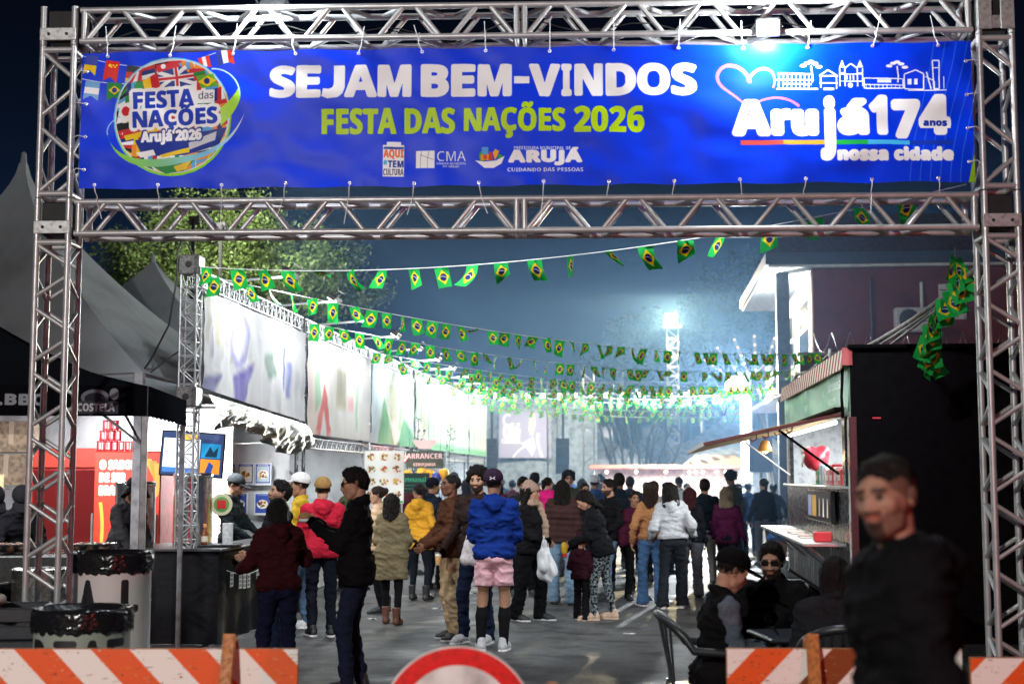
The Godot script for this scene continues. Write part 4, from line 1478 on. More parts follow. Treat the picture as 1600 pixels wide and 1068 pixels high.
	for q in ties:
		var u: float = clampf(q[0], 0.006, 0.994)
		var v: float = clampf(q[1], 0.025, 0.975)
		var p: Vector3 = shape.call(u, v)
		part(bn, "eyelet", eye, mat(C(0.6, 0.6, 0.62), 0.3, 0.9, 0), Transform3D(Basis(Vector3.RIGHT, PI / 2), p + Vector3(0, 0, 0.001)))
		var k := MB.new()
		var skew := rng.randf_range(-0.03, 0.03)
		var f := p + Vector3(0, 0, 0.008)
		if q[1] == 1.0:
			k.path([f, f + Vector3(skew, 0.07, 0.0), f + Vector3(skew, 0.115, -0.03), Vector3(f.x + skew, 5.14, 0.12)], [0.0035], 5)
			k.tube(f + Vector3(skew, 0.09, 0.0), f + Vector3(skew * 2.2, 0.17 + rng.randf() * 0.08, 0.03), 0.003, 5)
		elif q[1] == 0.0:
			k.path([f, f + Vector3(skew * 0.3, -0.05, 0.0), Vector3(f.x + skew * 0.6, 3.865, 0.135), Vector3(f.x + skew * 0.6, 3.84, 0.153)], [0.0035], 5)
			if rng.randf() < 0.6: k.tube(Vector3(f.x + skew * 0.6, 3.845, 0.155), Vector3(f.x + skew * 2.4, 3.72 - rng.randf() * 0.08, 0.16), 0.003, 5)
		else:
			var sx := -1.0 if u < 0.5 else 1.0
			k.path([f, f + Vector3(sx * 0.06, 0.01, 0.0), Vector3(sx * 3.485, f.y + skew, 0.135)], [0.0035], 5)
		part(bn, "cable_tie", k.done(), tie)
	# two floodlights on the upper beam, hung by the gate's local axes
	var gt := Transform3D(Basis(Vector3.UP, -0.0415), Vector3(0.07, 0, -10.6))
	floodlight("floodlight", "dazzling white floodlight hung on the upper beam above the heart print", gt * Vector3(1.88, 5.1, 0.25), gt * Vector3(1.7, 4.3, 1.9), Vector2(0.16, 0.11), C(0.9, 0.96, 1.0), 5.0, 80.0, "floodlights on the gate")
	floodlight("floodlight", "small white floodlight on top of the gate above the first letters", gt * Vector3(-1.98, 5.475, 0.17), gt * Vector3(-1.98, 4.6, 0.9), Vector2(0.12, 0.08), C(0.86, 0.95, 1.0), 3.2, 25.0, "floodlights on the gate")
	for q in 2:
		var x: float = [1.88, -1.98][q]
		floodlight("floodlight", ["white floodlight behind the upper beam at the right, aimed down the street", "white floodlight behind the upper beam at the left, aimed down the street"][q], gt * Vector3(x, 5.46, -0.2), gt * Vector3(x * 0.4, 1.2, -8.0), Vector2(0.2, 0.14), C(0.92, 0.97, 1.0), 21.0, 30.0, "floodlights on the gate", 44.0)
	# loose cable along the upper beam
	var cab := MB.new()
	var pts := []
	for q in 40:
		var x := -3.2 + q * 0.14
		pts.append(Vector3(x, 5.19 + 0.05 * sin(q * 0.9) - 0.03 * cos(q * 0.37), 0.02 + 0.04 * sin(q * 0.6)))
	cab.path(pts, [0.006], 5)
	var pts2 := []
	for q in 30: pts2.append(Vector3(-2.6 + q * 0.16, 5.11 + 0.035 * sin(q * 1.3 + 1.0) + 0.07 * absf(sin(q * 0.21)), -0.03))
	cab.path(pts2, [0.005], 5)
	var co := thing("power_cable", "thin black power cable strung loosely through the gate's upper beam", "cable", Vector3(0.07, 0, -10.6), -0.0415)
	part(co, "lead", cab.done(), mat(C(0.015, 0.015, 0.016), 0.5, 0, 0))

# barbecue smoke hanging in the lamplight
func smoke() -> void:
	for q in 1:
		var f := FogVolume.new()
		f.name = numbered("smoke")
		f.shape = RenderingServer.FOG_VOLUME_SHAPE_BOX
		f.size = [Vector3(13, 7.5, 52), Vector3(7, 3.0, 6)][q]
		var m := FogMaterial.new()
		m.density = [0.0085, 0.008][q]
		m.albedo = Color(0.6, 0.8, 1.0)
		f.material = m
		add_child(f)
		f.position = [SV(0.0, 3.78, 48), Vector3(-5.6, 1.55, -15.2)][q]
		f.rotation.y = STREET_TURN
		tag(f, ["thin bluish smoke hanging over the far street", "thin smoke over the grill at the left"][q], "smoke", "", "stuff")

# ---------------------------------------------------------------- the stalls along the left side
func lattice(a: Vector3, b: Vector3, e1: Vector3, h: float, e2: Vector3, w: float, bays: int, r: float) -> Array:
	# chords and bracing of a slim truss, as two meshes
	var c := MB.new()
	var d := MB.new()
	var offs := [e1 * h / 2 + e2 * w / 2, e1 * h / 2 - e2 * w / 2, -e1 * h / 2 + e2 * w / 2, -e1 * h / 2 - e2 * w / 2]
	for o in offs: c.tube(a + o, b + o, r, 7)
	var step := (b - a) / bays
	for q in bays:
		for pair in [[0, 2], [1, 3], [0, 1], [2, 3]]:
			var f: Vector3 = offs[pair[0] if q % 2 == 0 else pair[1]]
			var g: Vector3 = offs[pair[1] if q % 2 == 0 else pair[0]]
			d.tube(a + step * q + f, a + step * (q + 1) + g, r * 0.55, 5, -1.0, false)
			d.tube(a + step * q + f, a + step * q + g, r * 0.5, 5, -1.0, false)
	return [c.done(), d.done()]

func panel_texture(n: int) -> ImageTexture:
	var bg: Color = [H("e8e6ea"), H("f0ebe6"), H("dfeede"), H("ecefe4"), H("d4ead4"), H("cfe6cc")][n]
	var s := Sheet.new().start(160, 50, 4.0, bg)
	match n:
		0:
			for q in 9: s.rect(4 + q * 6, 2, 6 + q * 6 + q % 3, 26 + (q * 7) % 14, H(["c2b698", "aaa2bc", "d2c29c"][q % 3]))
			s.oval(48, 18, 12, 17, H("a8a2dc"), 0.3)
			s.oval(48, 18, 8, 12, H("f0eef4"), 0.3)
			s.poly([Vector2(40, 38), Vector2(70, 28), Vector2(58, 50), Vector2(42, 50)], H("5f56b8"))
			s.poly([Vector2(0, 44), Vector2(24, 40), Vector2(16, 50), Vector2(0, 50)], H("6a70ac"))
			s.poly([Vector2(84, 22), Vector2(100, 18), Vector2(108, 30), Vector2(92, 34)], H("7f9c90"))
			s.rect(118, 12, 123, 36, H("5a5cc4"))
			s.rect(126, 20, 132, 40, H("8088d4"))
			s.rect(142, 24, 154, 46, H("d9dde6"))
		1:
			s.rect(0, 0, 22, 50, H("f3dcd2"))
			s.poly([Vector2(14, 20), Vector2(24, 14), Vector2(28, 32), Vector2(18, 38)], H("a8d4ae"))
			s.poly([Vector2(18, 48), Vector2(36, 22), Vector2(54, 48), Vector2(44, 50), Vector2(36, 36), Vector2(28, 50)], H("e04a4a"))
			s.rect(66, 12, 90, 34, H("c9c2a6"))
			s.rect(94, 26, 112, 34, H("e8a8a4"))
			s.rect(118, 16, 124, 44, H("9fd0a6"))
			s.oval(142, 30, 6, 12, H("dfe4e4"))
		2:
			s.rect(0, 0, 34, 50, H("bcd4d8"))
			s.poly([Vector2(20, 50), Vector2(40, 20), Vector2(80, 50)], H("4fb06a"))
			s.rect(60, 10, 86, 34, H("c2cfa4"))
			s.rect(96, 16, 110, 40, H("a6cf9c"))
			s.poly([Vector2(90, 50), Vector2(120, 30), Vector2(160, 44), Vector2(160, 50)], H("58b878"))
		_:
			for q in 14: s.rect(q * 12, 4 + (q * 13) % 18, q * 12 + 8, 30 + (q * 11) % 20, H(["9fd29a", "e2dc9a", "cfe8cf", "7fc48a", "f2f2dc"][(q + n) % 5]))
			s.rect(0, 44, 160, 50, H("6cbf7c"))
	s.im.resize(64, 20, Image.INTERPOLATE_LANCZOS)
	s.im.resize(320, 100, Image.INTERPOLATE_CUBIC)
	var glare_wash := Image.create(320, 100, false, Image.FORMAT_RGBA8)
	glare_wash.fill(Color(0.93, 0.93, 0.94, 0.3))  # whitens the whole print to imitate overexposure by the lamps
	s.im.blend_rect(glare_wash, Rect2i(0, 0, 320, 100), Vector2i.ZERO)
	return s.done(1.0)

var row_s := [14.25, 18.9, 23.5, 28.1, 32.8, 37.0, 41.2]

func stall_row() -> void:
	var steel := mat(C(0.5, 0.51, 0.52), 0.42, 0.7, 1, 3)
	var dark := mat(C(0.06, 0.065, 0.07), 0.6, 0.4, 1, 3)
	# near tower
	var tw := thing("truss_tower", "slim square truss tower with corner blocks at the end of the stall row", "truss tower", SV(-4.74, 0, 14.2), STREET_TURN)
	var lm := lattice(Vector3(0, 0.05, 0), Vector3(0, 3.86, 0), Vector3.RIGHT, 0.17, Vector3.BACK, 0.17, 26, 0.0125)
	part(tw, "chords", lm[0], steel)
	part(tw, "bracing", lm[1], steel)
	for y in [3.94, 2.55]:
		var blk := part(tw, "corner_block", box_mesh(Vector3(0.22, 0.21, 0.22), 0.012), mat(C(0.16, 0.155, 0.15), 0.55, 0.5, 2, 3), T(0, y, 0))
		part(blk, "socket", lathe_mesh([[0.0, 0.004], [0.032, 0.004], [0.036, 0.0]], 16), mat(C(0.01, 0.01, 0.01), 0.8, 0, 0), T(0, 0, 0.111, 0, PI / 2))
		for q in 4: part(blk, "bolt", lathe_mesh([[0.0, 0.006], [0.01, 0.006], [0.011, 0.0]], 8), dark, T(0.075 * (1 if q % 2 else -1), 0.075 * (1 if q < 2 else -1), 0.111, 0, PI / 2))
	part(tw, "foot_plate", box_mesh(Vector3(0.5, 0.02, 0.5), 0.004), dark, T(0, 0.012, 0))
	var lead := MB.new()
	lead.path([Vector3(0.02, 4.05, 0.02), Vector3(-0.03, 4.16, 0.05), Vector3(-0.09, 4.2, 0.06), Vector3(-0.13, 4.06, 0.08), Vector3(-0.12, 3.8, 0.11), Vector3(-0.2, 3.3, 0.1), Vector3(-0.42, 2.95, 0.0), Vector3(-0.62, 2.72, -0.1)], [0.011], 6)
	lead.path([Vector3(0.06, 3.2, -0.12), Vector3(-0.3, 2.95, -0.12), Vector3(-0.75, 2.6, -0.12)], [0.009], 6)
	part(tw, "power_lead", lead.done(), mat(C(0.012, 0.012, 0.012), 0.5, 0, 0))
	# frame that carries the printed panels
	var fr := thing("stall_gantry", "long steel truss frame holding the row of printed panels over the stalls", "truss frame", SV(-4.72, 0, 0), STREET_TURN)
	for q in 6:
		var s0: float = row_s[q] + 0.1
		var s1: float = row_s[q + 1] - 0.06
		var t := lattice(Vector3(-0.05, 3.83, -s0), Vector3(-0.05, 3.83, -s1), Vector3.UP, 0.17, Vector3.RIGHT, 0.16, 22, 0.012)
		var tr := holder(fr, "top_truss")
		part(tr, "chords", t[0], steel)
		part(tr, "bracing", t[1], steel)
		if q > 0:
			var lw := lattice(Vector3(-0.08, 2.2, -s0), Vector3(-0.08, 2.2, -s1), Vector3.UP, 0.14, Vector3.RIGHT, 0.12, 26, 0.011)
			var lr := holder(fr, "bottom_truss")
			part(lr, "chords", lw[0], steel)
			part(lr, "bracing", lw[1], steel)
		else:
			tube(fr, "bottom_rail", Vector3(0.02, 2.6, -s0), Vector3(0.02, 2.42, -s1), 0.022, dark)
		var pm := lattice(Vector3(0, 0.02, -row_s[q + 1]), Vector3(0, 3.9, -row_s[q + 1]), Vector3.RIGHT, 0.1, Vector3.BACK, 0.1, 22, 0.014)
		var po := holder(fr, "post")
		part(po, "chords", pm[0], steel if q % 2 else dark)
		part(po, "bracing", pm[1], steel)
	# printed panels
	var looks := ["first printed panel, pale with an indigo wedge, next to the truss tower", "second printed panel, cream with a red ribbon shape", "third printed panel, pale with green slopes", "fourth printed panel with yellowish print, between the green ones", "fifth printed panel, pale green, second from the far end of the row", "last and smallest printed panel at the far end of the row"]
	for q in 6:
		var s0: float = row_s[q] + 0.12
		var s1: float = row_s[q + 1] - 0.08
		var lo0 := 2.66 if q == 0 else 2.32
		var lo1 := 2.48 if q == 0 else 2.32
		var nz := FastNoiseLite.new()
		nz.seed = 20 + q
		nz.frequency = 1.3
		var wave := 0.05 if q == 0 else 0.02
		var b := MB.new()
		b.sheet(70, 10, func(u, v):
			var x := 0.07 + wave * nz.get_noise_2d(u * 9.0, v * 0.8) * (0.4 + 0.6 * sin(v * PI)) + 0.02 * nz.get_noise_2d(u * 3.0, v * 3.0)
			return Vector3(x, lerpf(lerpf(lo0, lo1, u), 3.7, v), -lerpf(s0, s1, u)), 0.002)
		var pnl := thing("printed_panel", looks[q], "banner", SV(-4.72, 0, 0), STREET_TURN, "printed panels over the stalls")
		var m := print_mat(panel_texture(q), 0.75)
		m.metallic_specular = 0.15
		m.backlight_enabled = true
		m.backlight = Color(0.06, 0.06, 0.06)
		m.albedo_color = C(0.6, 0.6, 0.6)
		part(pnl, "printed_sheet", b.done(), m)
		var k := MB.new()
		for j in 9:
			var s := lerpf(s0, s1, (j + 0.5) / 9.0)
			k.tube(Vector3(0.08, 3.69, -s), Vector3(0.03, 3.76, -s - 0.02), 0.004, 5)
		part(pnl, "lashing", k.done(), mat(C(0.7, 0.7, 0.7), 0.5, 0, 0)).set_meta("kind", "stuff")
	# lamps on short arms that light the panels and the street
	for q in 12:
		var s := 15.3 + q * 2.25
		var at := SV(-3.98, 3.98, s)
		var arm := floodlight("panel_light", "white strip floodlight on an arm, number %s along the stall row from the tower" % ["one", "two", "three", "four", "five", "six", "seven", "eight", "nine", "ten", "eleven", "twelve"][q], at, SV(-4.6, 3.1, s), Vector2(0.34, 0.09), C(0.9, 0.97, 1.0), 2.5, 6.0, "strip floodlights over the printed panels")
		part(arm, "arm", unit_tube, steel, along(Vector3.ZERO, SV(-4.74, 3.92, s) - at, 0.016))
	# silver foil hung below the first panel
	var fn := FastNoiseLite.new()
	fn.seed = 77
	fn.frequency = 0.9
	var fb := MB.new()
	fb.sheet(170, 30, func(u, v):
		var top := lerpf(2.6, 2.44, u)
		var low: float = 2.2 + 0.1 * sin(u * 7.0) + 0.05 * fn.get_noise_1d(u * 7.0) - 0.12 * u
		var y := lerpf(low, top, v)
		var fold := sin(u * 46.0 + 2.0 * fn.get_noise_2d(u * 4.0, v * 1.5) + (1 - v) * 3.0) * 0.028 + fn.get_noise_2d(u * 12.0 + (1 - v) * 3.0, v * 1.5) * 0.06
		return Vector3(0.1 + fold * (1.15 - v) + 0.12 * sin((1 - v) * 2.2), y, -lerpf(14.45, 18.8, u)), 0.001)
	var foil := thing("foil_drape", "crumpled silver foil sheet draped under the first printed panel", "foil", SV(-4.72, 0, 0), STREET_TURN)
	var fm := StandardMaterial3D.new()
	fm.albedo_color = C(0.24, 0.22, 0.19)
	fm.metallic = 0.95
	fm.roughness = 0.3
	part(foil, "sheet", fb.done(), fm)
	# tents behind
	pyramid_tent(Vector2(-7.7, 16.5), 2.5, 5.62, 2.8, "tall white pyramid tent beside the gate's left column", false)
	pyramid_tent(Vector2(-7.85, 21.6), 2.5, 5.15, 2.75, "white pyramid tent with dark lower folds behind the slim truss tower")
	# bays: partitions, back walls and roofs of white tarpaulin, lit from inside
	var tarp := mat(C(0.7, 0.72, 0.73), 0.7, 0, 1, 0.35)
	var tarp_b := backlit(tarp, Color(0.4, 0.4, 0.4))
	for q in 6:
		var s0: float = row_s[q]
		var s1: float = row_s[q + 1]
		var tn := thing("stall_tent", ["white tarpaulin stall with food posters behind the black counter", "white tarpaulin stall under the red ribbon panel", "white tarpaulin stall under the green slope panel", "white tarpaulin stall under the yellowish panel", "white tarpaulin stall under the fifth panel", "white tarpaulin stall at the far end of the row"][q], "stall", SV(-4.72, 0, 0), STREET_TURN, "white stalls along the left")
		var wl := MB.new()
		wl.sheet(20, 8, func(u, v): return Vector3(-3.3 + 3.2 * u, 0.02 + 2.5 * v, -s1 + 0.16 + 0.05 * sin(u * 9.0 + q) * sin(v * 3.0)), 0.003)
		part(tn, "partition", wl.done(), tarp_b)
		if q > 0:
			var bk := MB.new()
			bk.sheet(20, 8, func(u, v): return Vector3(-2.6 + 0.05 * sin(u * 11.0), 0.02 + 2.5 * v, -lerpf(s0 + 0.2, s1 - 0.1, u)), 0.003)
			part(tn, "back_wall", bk.done(), tarp_b)
			var rf := MB.new()
			rf.sheet(12, 6, func(u, v): return Vector3(-0.25 - 2.4 * v, 2.42 + 0.5 * v - 0.08 * sin(u * PI), -lerpf(s1 - 0.1, s0 + 0.15, u)), 0.003)
			part(tn, "roof", rf.done(), tarp_b)
			for s in [s0 + 0.3, s1 - 0.3]: tube(tn, "rafter", Vector3(-0.15, 2.25, -s), Vector3(-2.5, 2.8, -s), 0.02, dark)
			tube(tn, "brace", Vector3(-0.1, 1.75, -s0 - 0.1), Vector3(-1.4, 2.5, -s0 - 0.25), 0.018, steel)
			var fx := holder(tn, "unseen_tube_light")  # unseen lamp, placed to light the bay from inside
			slab(fx, "lamp_tube", Vector3(-1.35, 2.52, -(s0 + s1) / 2 - 0.6), Vector3(-1.28, 2.56, -(s0 + s1) / 2 + 0.6), glow_mat(C(0.92, 0.97, 1.0), 8.0), 0.01)
			area_light(tn, T(-1.31, 2.5, -(s0 + s1) / 2, 0, -PI / 2), Vector2(0.3, 1.2), C(0.92, 0.97, 1.0), 7.0)
			# counter with a cloth front
			var ct := thing("stall_counter", ["", "pale stall counter under the red ribbon panel", "dark green stall counter under the third panel", "white stall counter under the fourth panel", "yellow stall counter under the fifth panel", "white stall counter farthest down the row"][q], "counter", SV(-4.72, 0, 0), STREET_TURN, "stall counters along the left")
			var cc: Color = [C(0.5, 0.5, 0.5), C(0.5, 0.48, 0.45), C(0.03, 0.12, 0.06), C(0.6, 0.6, 0.6), C(0.55, 0.4, 0.05), C(0.6, 0.6, 0.6)][q]
			slab(ct, "front", Vector3(-0.34, 0.02, -s1 + 0.5), Vector3(-0.3, 0.92, -s0 - 0.5), cloth_mat(cc), 0.006)
			slab(ct, "top", Vector3(-0.85, 0.925, -s1 + 0.45), Vector3(-0.24, 0.955, -s0 - 0.45), mat(C(0.5, 0.5, 0.5), 0.5, 0, 1), 0.006)
			slab(ct, "side", Vector3(-0.82, 0.02, -s0 - 0.55), Vector3(-0.345, 0.92, -s0 - 0.52), cloth_mat(cc), 0.004)

func pyramid_tent(c: Vector2, half: float, peak: float, eave: float, label: String, skirt := true) -> void:
	var t := thing("pyramid_tent", label, "tent", SV(c.x, 0, c.y), STREET_TURN, "white pyramid tents")
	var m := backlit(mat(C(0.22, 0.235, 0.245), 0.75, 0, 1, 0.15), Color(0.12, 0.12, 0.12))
	for side in 4:
		var b := MB.new()
		var bs := Basis(Vector3.UP, side * PI / 2)
		b.sheet(16, 20, func(u, v):
			var w := pow(1.0 - v, 1.15 if skirt else 1.5) * half + 0.04
			var y: float = lerpf(eave, peak, v) - 0.06 * sin(u * PI) * (1.0 - v)
			return bs * Vector3((u * 2.0 - 1.0) * w, y, w), 0.003)
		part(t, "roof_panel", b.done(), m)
		var vb := MB.new()
		if not skirt: vb.sheet(24, 1, func(u, v): return bs * Vector3((u * 2 - 1) * half, eave - 0.05 + 0.05 * v, half + 0.02), 0.002)
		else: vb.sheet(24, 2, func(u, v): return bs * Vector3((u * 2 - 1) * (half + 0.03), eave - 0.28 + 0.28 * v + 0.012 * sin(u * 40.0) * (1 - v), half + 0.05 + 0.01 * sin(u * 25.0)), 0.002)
		part(t, "valance", vb.done(), m)
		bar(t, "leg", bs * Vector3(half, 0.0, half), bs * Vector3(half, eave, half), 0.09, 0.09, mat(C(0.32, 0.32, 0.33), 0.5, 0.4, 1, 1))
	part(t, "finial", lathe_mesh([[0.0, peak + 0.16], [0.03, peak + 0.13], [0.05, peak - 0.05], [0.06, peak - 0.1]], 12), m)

func food_print(s: Sheet, cx: float, cy: float, r: float, seed_: int) -> void:
	var q := RandomNumberGenerator.new()
	q.seed = seed_
	s.oval(cx, cy, r, r * 0.8, H("efe6d6"))
	var cols := ["7a3b16", "c9761a", "e3b13a", "4d7a22", "b5281c", "e8d9a8", "5b2b12"]
	for j in 16:
		var a := q.randf() * TAU
		var d := sqrt(q.randf()) * r * 0.75
		s.oval(cx + cos(a) * d, cy + sin(a) * d * 0.8, r * q.randf_range(0.12, 0.3), r * q.randf_range(0.1, 0.22), H(cols[q.randi() % cols.size()]), q.randf() * 3.0)

func left_stall() -> void:
	var blackc := cloth_mat(C(0.012, 0.012, 0.014), 0.8, 0.1)
	var steel := mat(C(0.6, 0.6, 0.6), 0.22, 0.95, 1, 2)
	# long counter under a black cloth
	var ct := thing("food_counter", "long serving counter under a black cloth beside the slim truss tower", "counter", SV(-4.62, 0, 16.1), STREET_TURN)
	var cb := MB.new()
	cb.sheet(60, 6, func(u, v): return Vector3(0.28 + 0.018 * sin(u * 55.0) * (1 - v), 0.03 + 0.93 * v, 2.05 - 4.2 * u), 0.003)
	part(ct, "street_cloth", cb.done(), blackc)
	var ce := MB.new()
	ce.sheet(14, 6, func(u, v): return Vector3(-0.72 + 1.0 * u, 0.03 + 0.93 * v, 2.06 + 0.015 * sin(u * 22.0) * (1 - v)), 0.003)
	part(ct, "end_cloth", ce.done(), blackc)
	slab(ct, "end_top", Vector3(-0.75, 0.962, 0.75), Vector3(-0.101, 0.988, 2.1), mat(C(0.05, 0.05, 0.055), 0.4, 0, 1, 2), 0.006)
	for q in 2: tube(ct, "leg", Vector3(-0.68, 0, 0.85 + q * 1.1), Vector3(-0.68, 0.96, 0.85 + q * 1.1), 0.02, steel)
	slab(ct, "top", Vector3(-0.1, 0.962, -2.15), Vector3(0.31, 0.99, 2.1), mat(C(0.05, 0.05, 0.055), 0.4, 0, 1, 2), 0.006)
	# garland of small printed flags pinned to the cloth
	var gar := thing("paper_garland", "short garland of little black and white printed flags across the black cloth", "garland", SV(-4.62, 0, 16.1), STREET_TURN)
	var gp := []
	for q in 13: gp.append(Vector3(0.325, 0.78 - 0.14 * sin(q / 12.0 * PI) + 0.12 * q / 12.0 - 0.02, 1.9 - 0.165 * q))
	part(gar, "string", tube_mesh(gp, 0.004, 5), mat(C(0.7, 0.7, 0.7), 0.8, 0, 0))
	var ps := Sheet.new().start(40, 50, 4.0, H("d8d8d4"))
	for q in 9: ps.rect(4 + (q % 3) * 11, 6 + (q / 3) * 14, 12 + (q % 3) * 11, 16 + (q / 3) * 14, H(["3a3c42", "77797d", "1c1d20"][(q * 7) % 3]))
	var pm := print_mat(ps.done(2.0), 0.8)
	for q in [1, 3, 4, 5, 7, 8, 9, 11]:
		var fb := MB.new()
		fb.sheet(3, 3, func(u, v): return Vector3(0.004 * sin(u * 6 + q), -0.15 * (1 - v), 0.055 - 0.11 * u), 0.001)
		part(gar, "flag", fb.done(), pm, Transform3D(Basis.IDENTITY, gp[q]))
	# steel beer tanks on the counter
	for q in 2:
		var tk := thing("steel_tank", ["tall polished steel tank standing on the counter under the screen", "polished steel tank half hidden by the grey tent leg"][q], "tank", [SV(-4.92, 0.99, 14.95), SV(-5.42, 0.9, 14.55)][q], 0.3)
		part(tk, "shell", lathe_mesh([[0.0, 0.0], [0.2, 0.0], [0.215, 0.015], [0.215, 0.03], [0.21, 0.035], [0.21, 0.72], [0.215, 0.725], [0.215, 0.76], [0.2, 0.775], [0.0, 0.78]], 40), steel)
		part(tk, "band", lathe_mesh([[0.212, 0.1], [0.214, 0.1], [0.214, 0.11], [0.212, 0.11]], 40), mat(C(0.2, 0.2, 0.2), 0.4, 0.8, 0))
		if q == 0:
			slab(tk, "red_strip", Vector3(-0.06, 0.03, 0.21), Vector3(-0.03, 0.72, 0.222), mat(C(0.5, 0.02, 0.03), 0.4, 0, 0))
			slab(tk, "paper_label", Vector3(-0.17, 0.4, 0.165), Vector3(-0.09, 0.56, 0.205), mat(C(0.7, 0.7, 0.8), 0.6, 0, 0))
			slab(tk, "tap", Vector3(0.0, 0.1, 0.2), Vector3(0.03, 0.16, 0.29), mat(C(0.05, 0.05, 0.05), 0.4, 0.5, 0))
		else:
			var ts := Sheet.new().start(60, 20, 6.0, H("8e9294"))
			ts.text("BRAHMA", font(), 4, 4, 56, 16, H("f4f4f4"), 0.5)
			var lb := MB.new()
			lb.sheet(10, 1, func(u, v): return Vector3(sin(-0.6 + 1.2 * u) * 0.216, 0.42 + 0.09 * v, cos(-0.6 + 1.2 * u) * 0.216))
			part(tk, "label", lb.done(), print_mat(ts.done(2.0), 0.4))
	# round paper sticker sign, sauce bottle, towel roll, tray
	var rs := thing("round_sign", "small round colourful sign on the steel tank's side", "sign", SV(-4.63, 1.42, 15.05), 0.25)
	part(rs, "disc", lathe_mesh([[0.0, 0.012], [0.115, 0.012], [0.12, 0.006], [0.12, 0.0], [0.0, 0.0]], 28), mat(C(0.75, 0.7, 0.45), 0.5, 0, 0), T(0, 0, 0, 0, PI / 2))
	part(rs, "print", lathe_mesh([[0.0, 0.015], [0.08, 0.015], [0.085, 0.012]], 24), mat(C(0.15, 0.4, 0.1), 0.5, 0, 0), T(0, 0, 0, 0, PI / 2))
	slab(rs, "emblem", Vector3(-0.05, -0.045, 0.016), Vector3(0.05, 0.05, 0.02), mat(C(0.7, 0.04, 0.03), 0.5, 0, 0))
	var tray := thing("serving_tray", "dark round-edged tray on the counter's near end", "tray", SV(-4.5, 0.99, 14.5), 0.1)
	part(tray, "plate", box_mesh(Vector3(0.5, 0.02, 0.34), 0.008), mat(C(0.02, 0.02, 0.02), 0.4, 0, 0), T(0, 0.011, 0))
	part(tray, "rim", tube_mesh([Vector3(-0.25, 0.022, 0.17), Vector3(0.25, 0.022, 0.17), Vector3(0.25, 0.022, -0.17), Vector3(-0.25, 0.022, -0.17), Vector3(-0.25, 0.022, 0.17)], 0.008, 6), mat(C(0.03, 0.03, 0.03), 0.4, 0, 0))
	var bt := thing("sauce_bottle", "small sauce bottle with an orange cap on the tray", "bottle", SV(-4.62, 1.013, 14.45), 0)
	part(bt, "glass", lathe_mesh([[0.0, 0.0], [0.034, 0.0], [0.036, 0.01], [0.036, 0.12], [0.014, 0.16], [0.013, 0.19], [0.0, 0.19]], 16), mat(C(0.22, 0.05, 0.01), 0.12, 0, 0))
	part(bt, "cap", lathe_mesh([[0.017, 0.18], [0.017, 0.215], [0.0, 0.22]], 12), mat(C(0.7, 0.22, 0.03), 0.4, 0, 0))
	part(bt, "label", lathe_mesh([[0.037, 0.03], [0.0372, 0.03], [0.0372, 0.09], [0.037, 0.09]], 16), mat(C(0.7, 0.65, 0.5), 0.6, 0, 0))
	var rl := thing("paper_towel_roll", "white paper towel roll standing on the black counter", "paper roll", SV(-4.38, 1.013, 14.48), 0)
	part(rl, "roll", lathe_mesh([[0.018, 0.225], [0.053, 0.225], [0.055, 0.22], [0.055, 0.004], [0.053, 0.0], [0.018, 0.0]], 24), mat(C(0.78, 0.78, 0.78), 0.9, 0, 1, 4))
	part(rl, "core", lathe_mesh([[0.018, 0.0], [0.018, 0.226], [0.0, 0.224]], 16), mat(C(0.35, 0.25, 0.15), 0.9, 0, 0))
	# posters of dishes on the white partition
	var sp := [[356, 690], [385, 690], [411, 690], [375, 772], [411, 772]]
	for q in 5:
		var s := Sheet.new().start(26, 35, 8.0, H("e8eaee"))
		s.rect(1.5, 1.5, 24.5, 32, H("2546a0"))
		s.rect(3, 5, 23, 30, H(["d7b27a", "e6ded2", "b8c4d0", "2c4aa0", "2c4aa0"][q]))
		food_print(s, 13, 18, 9, 90 + q)
		s.text(["ENTRADA", "CUPIM", "DOG", "FRITAS", "PORÇÃO"][q], font(), 5, 2.4, 21, 4.4, H("f2f2f2"))
		var u: float = [-5.62, -5.37, -5.13, -5.45, -5.13][q]
		var y: float = [1.76, 1.76, 1.76, 1.36, 1.36][q]
		var po := thing("food_poster", ["food poster half hidden behind the server's cap", "food poster of meat, middle of the upper row", "food poster of a long sandwich, upper row by the tent pole", "blue-edged food poster of fries, lower row", "blue-edged food poster of fried bites, lower row by the tent pole"][q], "poster", SV(u, y, 18.52), STREET_TURN, "food posters on the white partition")
		slab(po, "sheet", Vector3(-0.115, -0.15, -0.004), Vector3(0.115, 0.15, 0.0), mat(C(0.8, 0.8, 0.8), 0.6, 0, 0), 0.001)
		var pb := MB.new()
		pb.quad(Vector3(-0.112, -0.147, 0.003), Vector3(-0.112, 0.147, 0.003), Vector3(0.112, 0.147, 0.003), Vector3(0.112, -0.147, 0.003))
		part(po, "print", pb.done(), print_mat(s.done(2.0), 0.45))
	# striped flags on a cord over the stall
	var st := Sheet.new().start(40, 30, 4.0, H("f2f2f4"))
	for q in 4: st.rect(0, 4 + q * 7, 40, 6.5 + q * 7, H("b9c4e4"))
	st.rect(0, 0, 14, 13, H("f4f0e0"))
	st.oval(7, 6, 3.4, 3.4, H("e0b83a"))
	var stm := print_mat(st.done(2.0), 0.8)
	var fc := thing("striped_garland", "cord of white and blue striped paper flags across the white stall", "garland", SV(-4.72, 0, 0), STREET_TURN)
	part(fc, "cord", tube_mesh([Vector3(-4.2, 2.2, -17.6), Vector3(-2.6, 2.14, -17.5), Vector3(-1.3, 2.12, -17.5), Vector3(-0.1, 2.16, -17.6)], 0.004, 5), mat(C(0.7, 0.7, 0.7), 0.8, 0, 0))
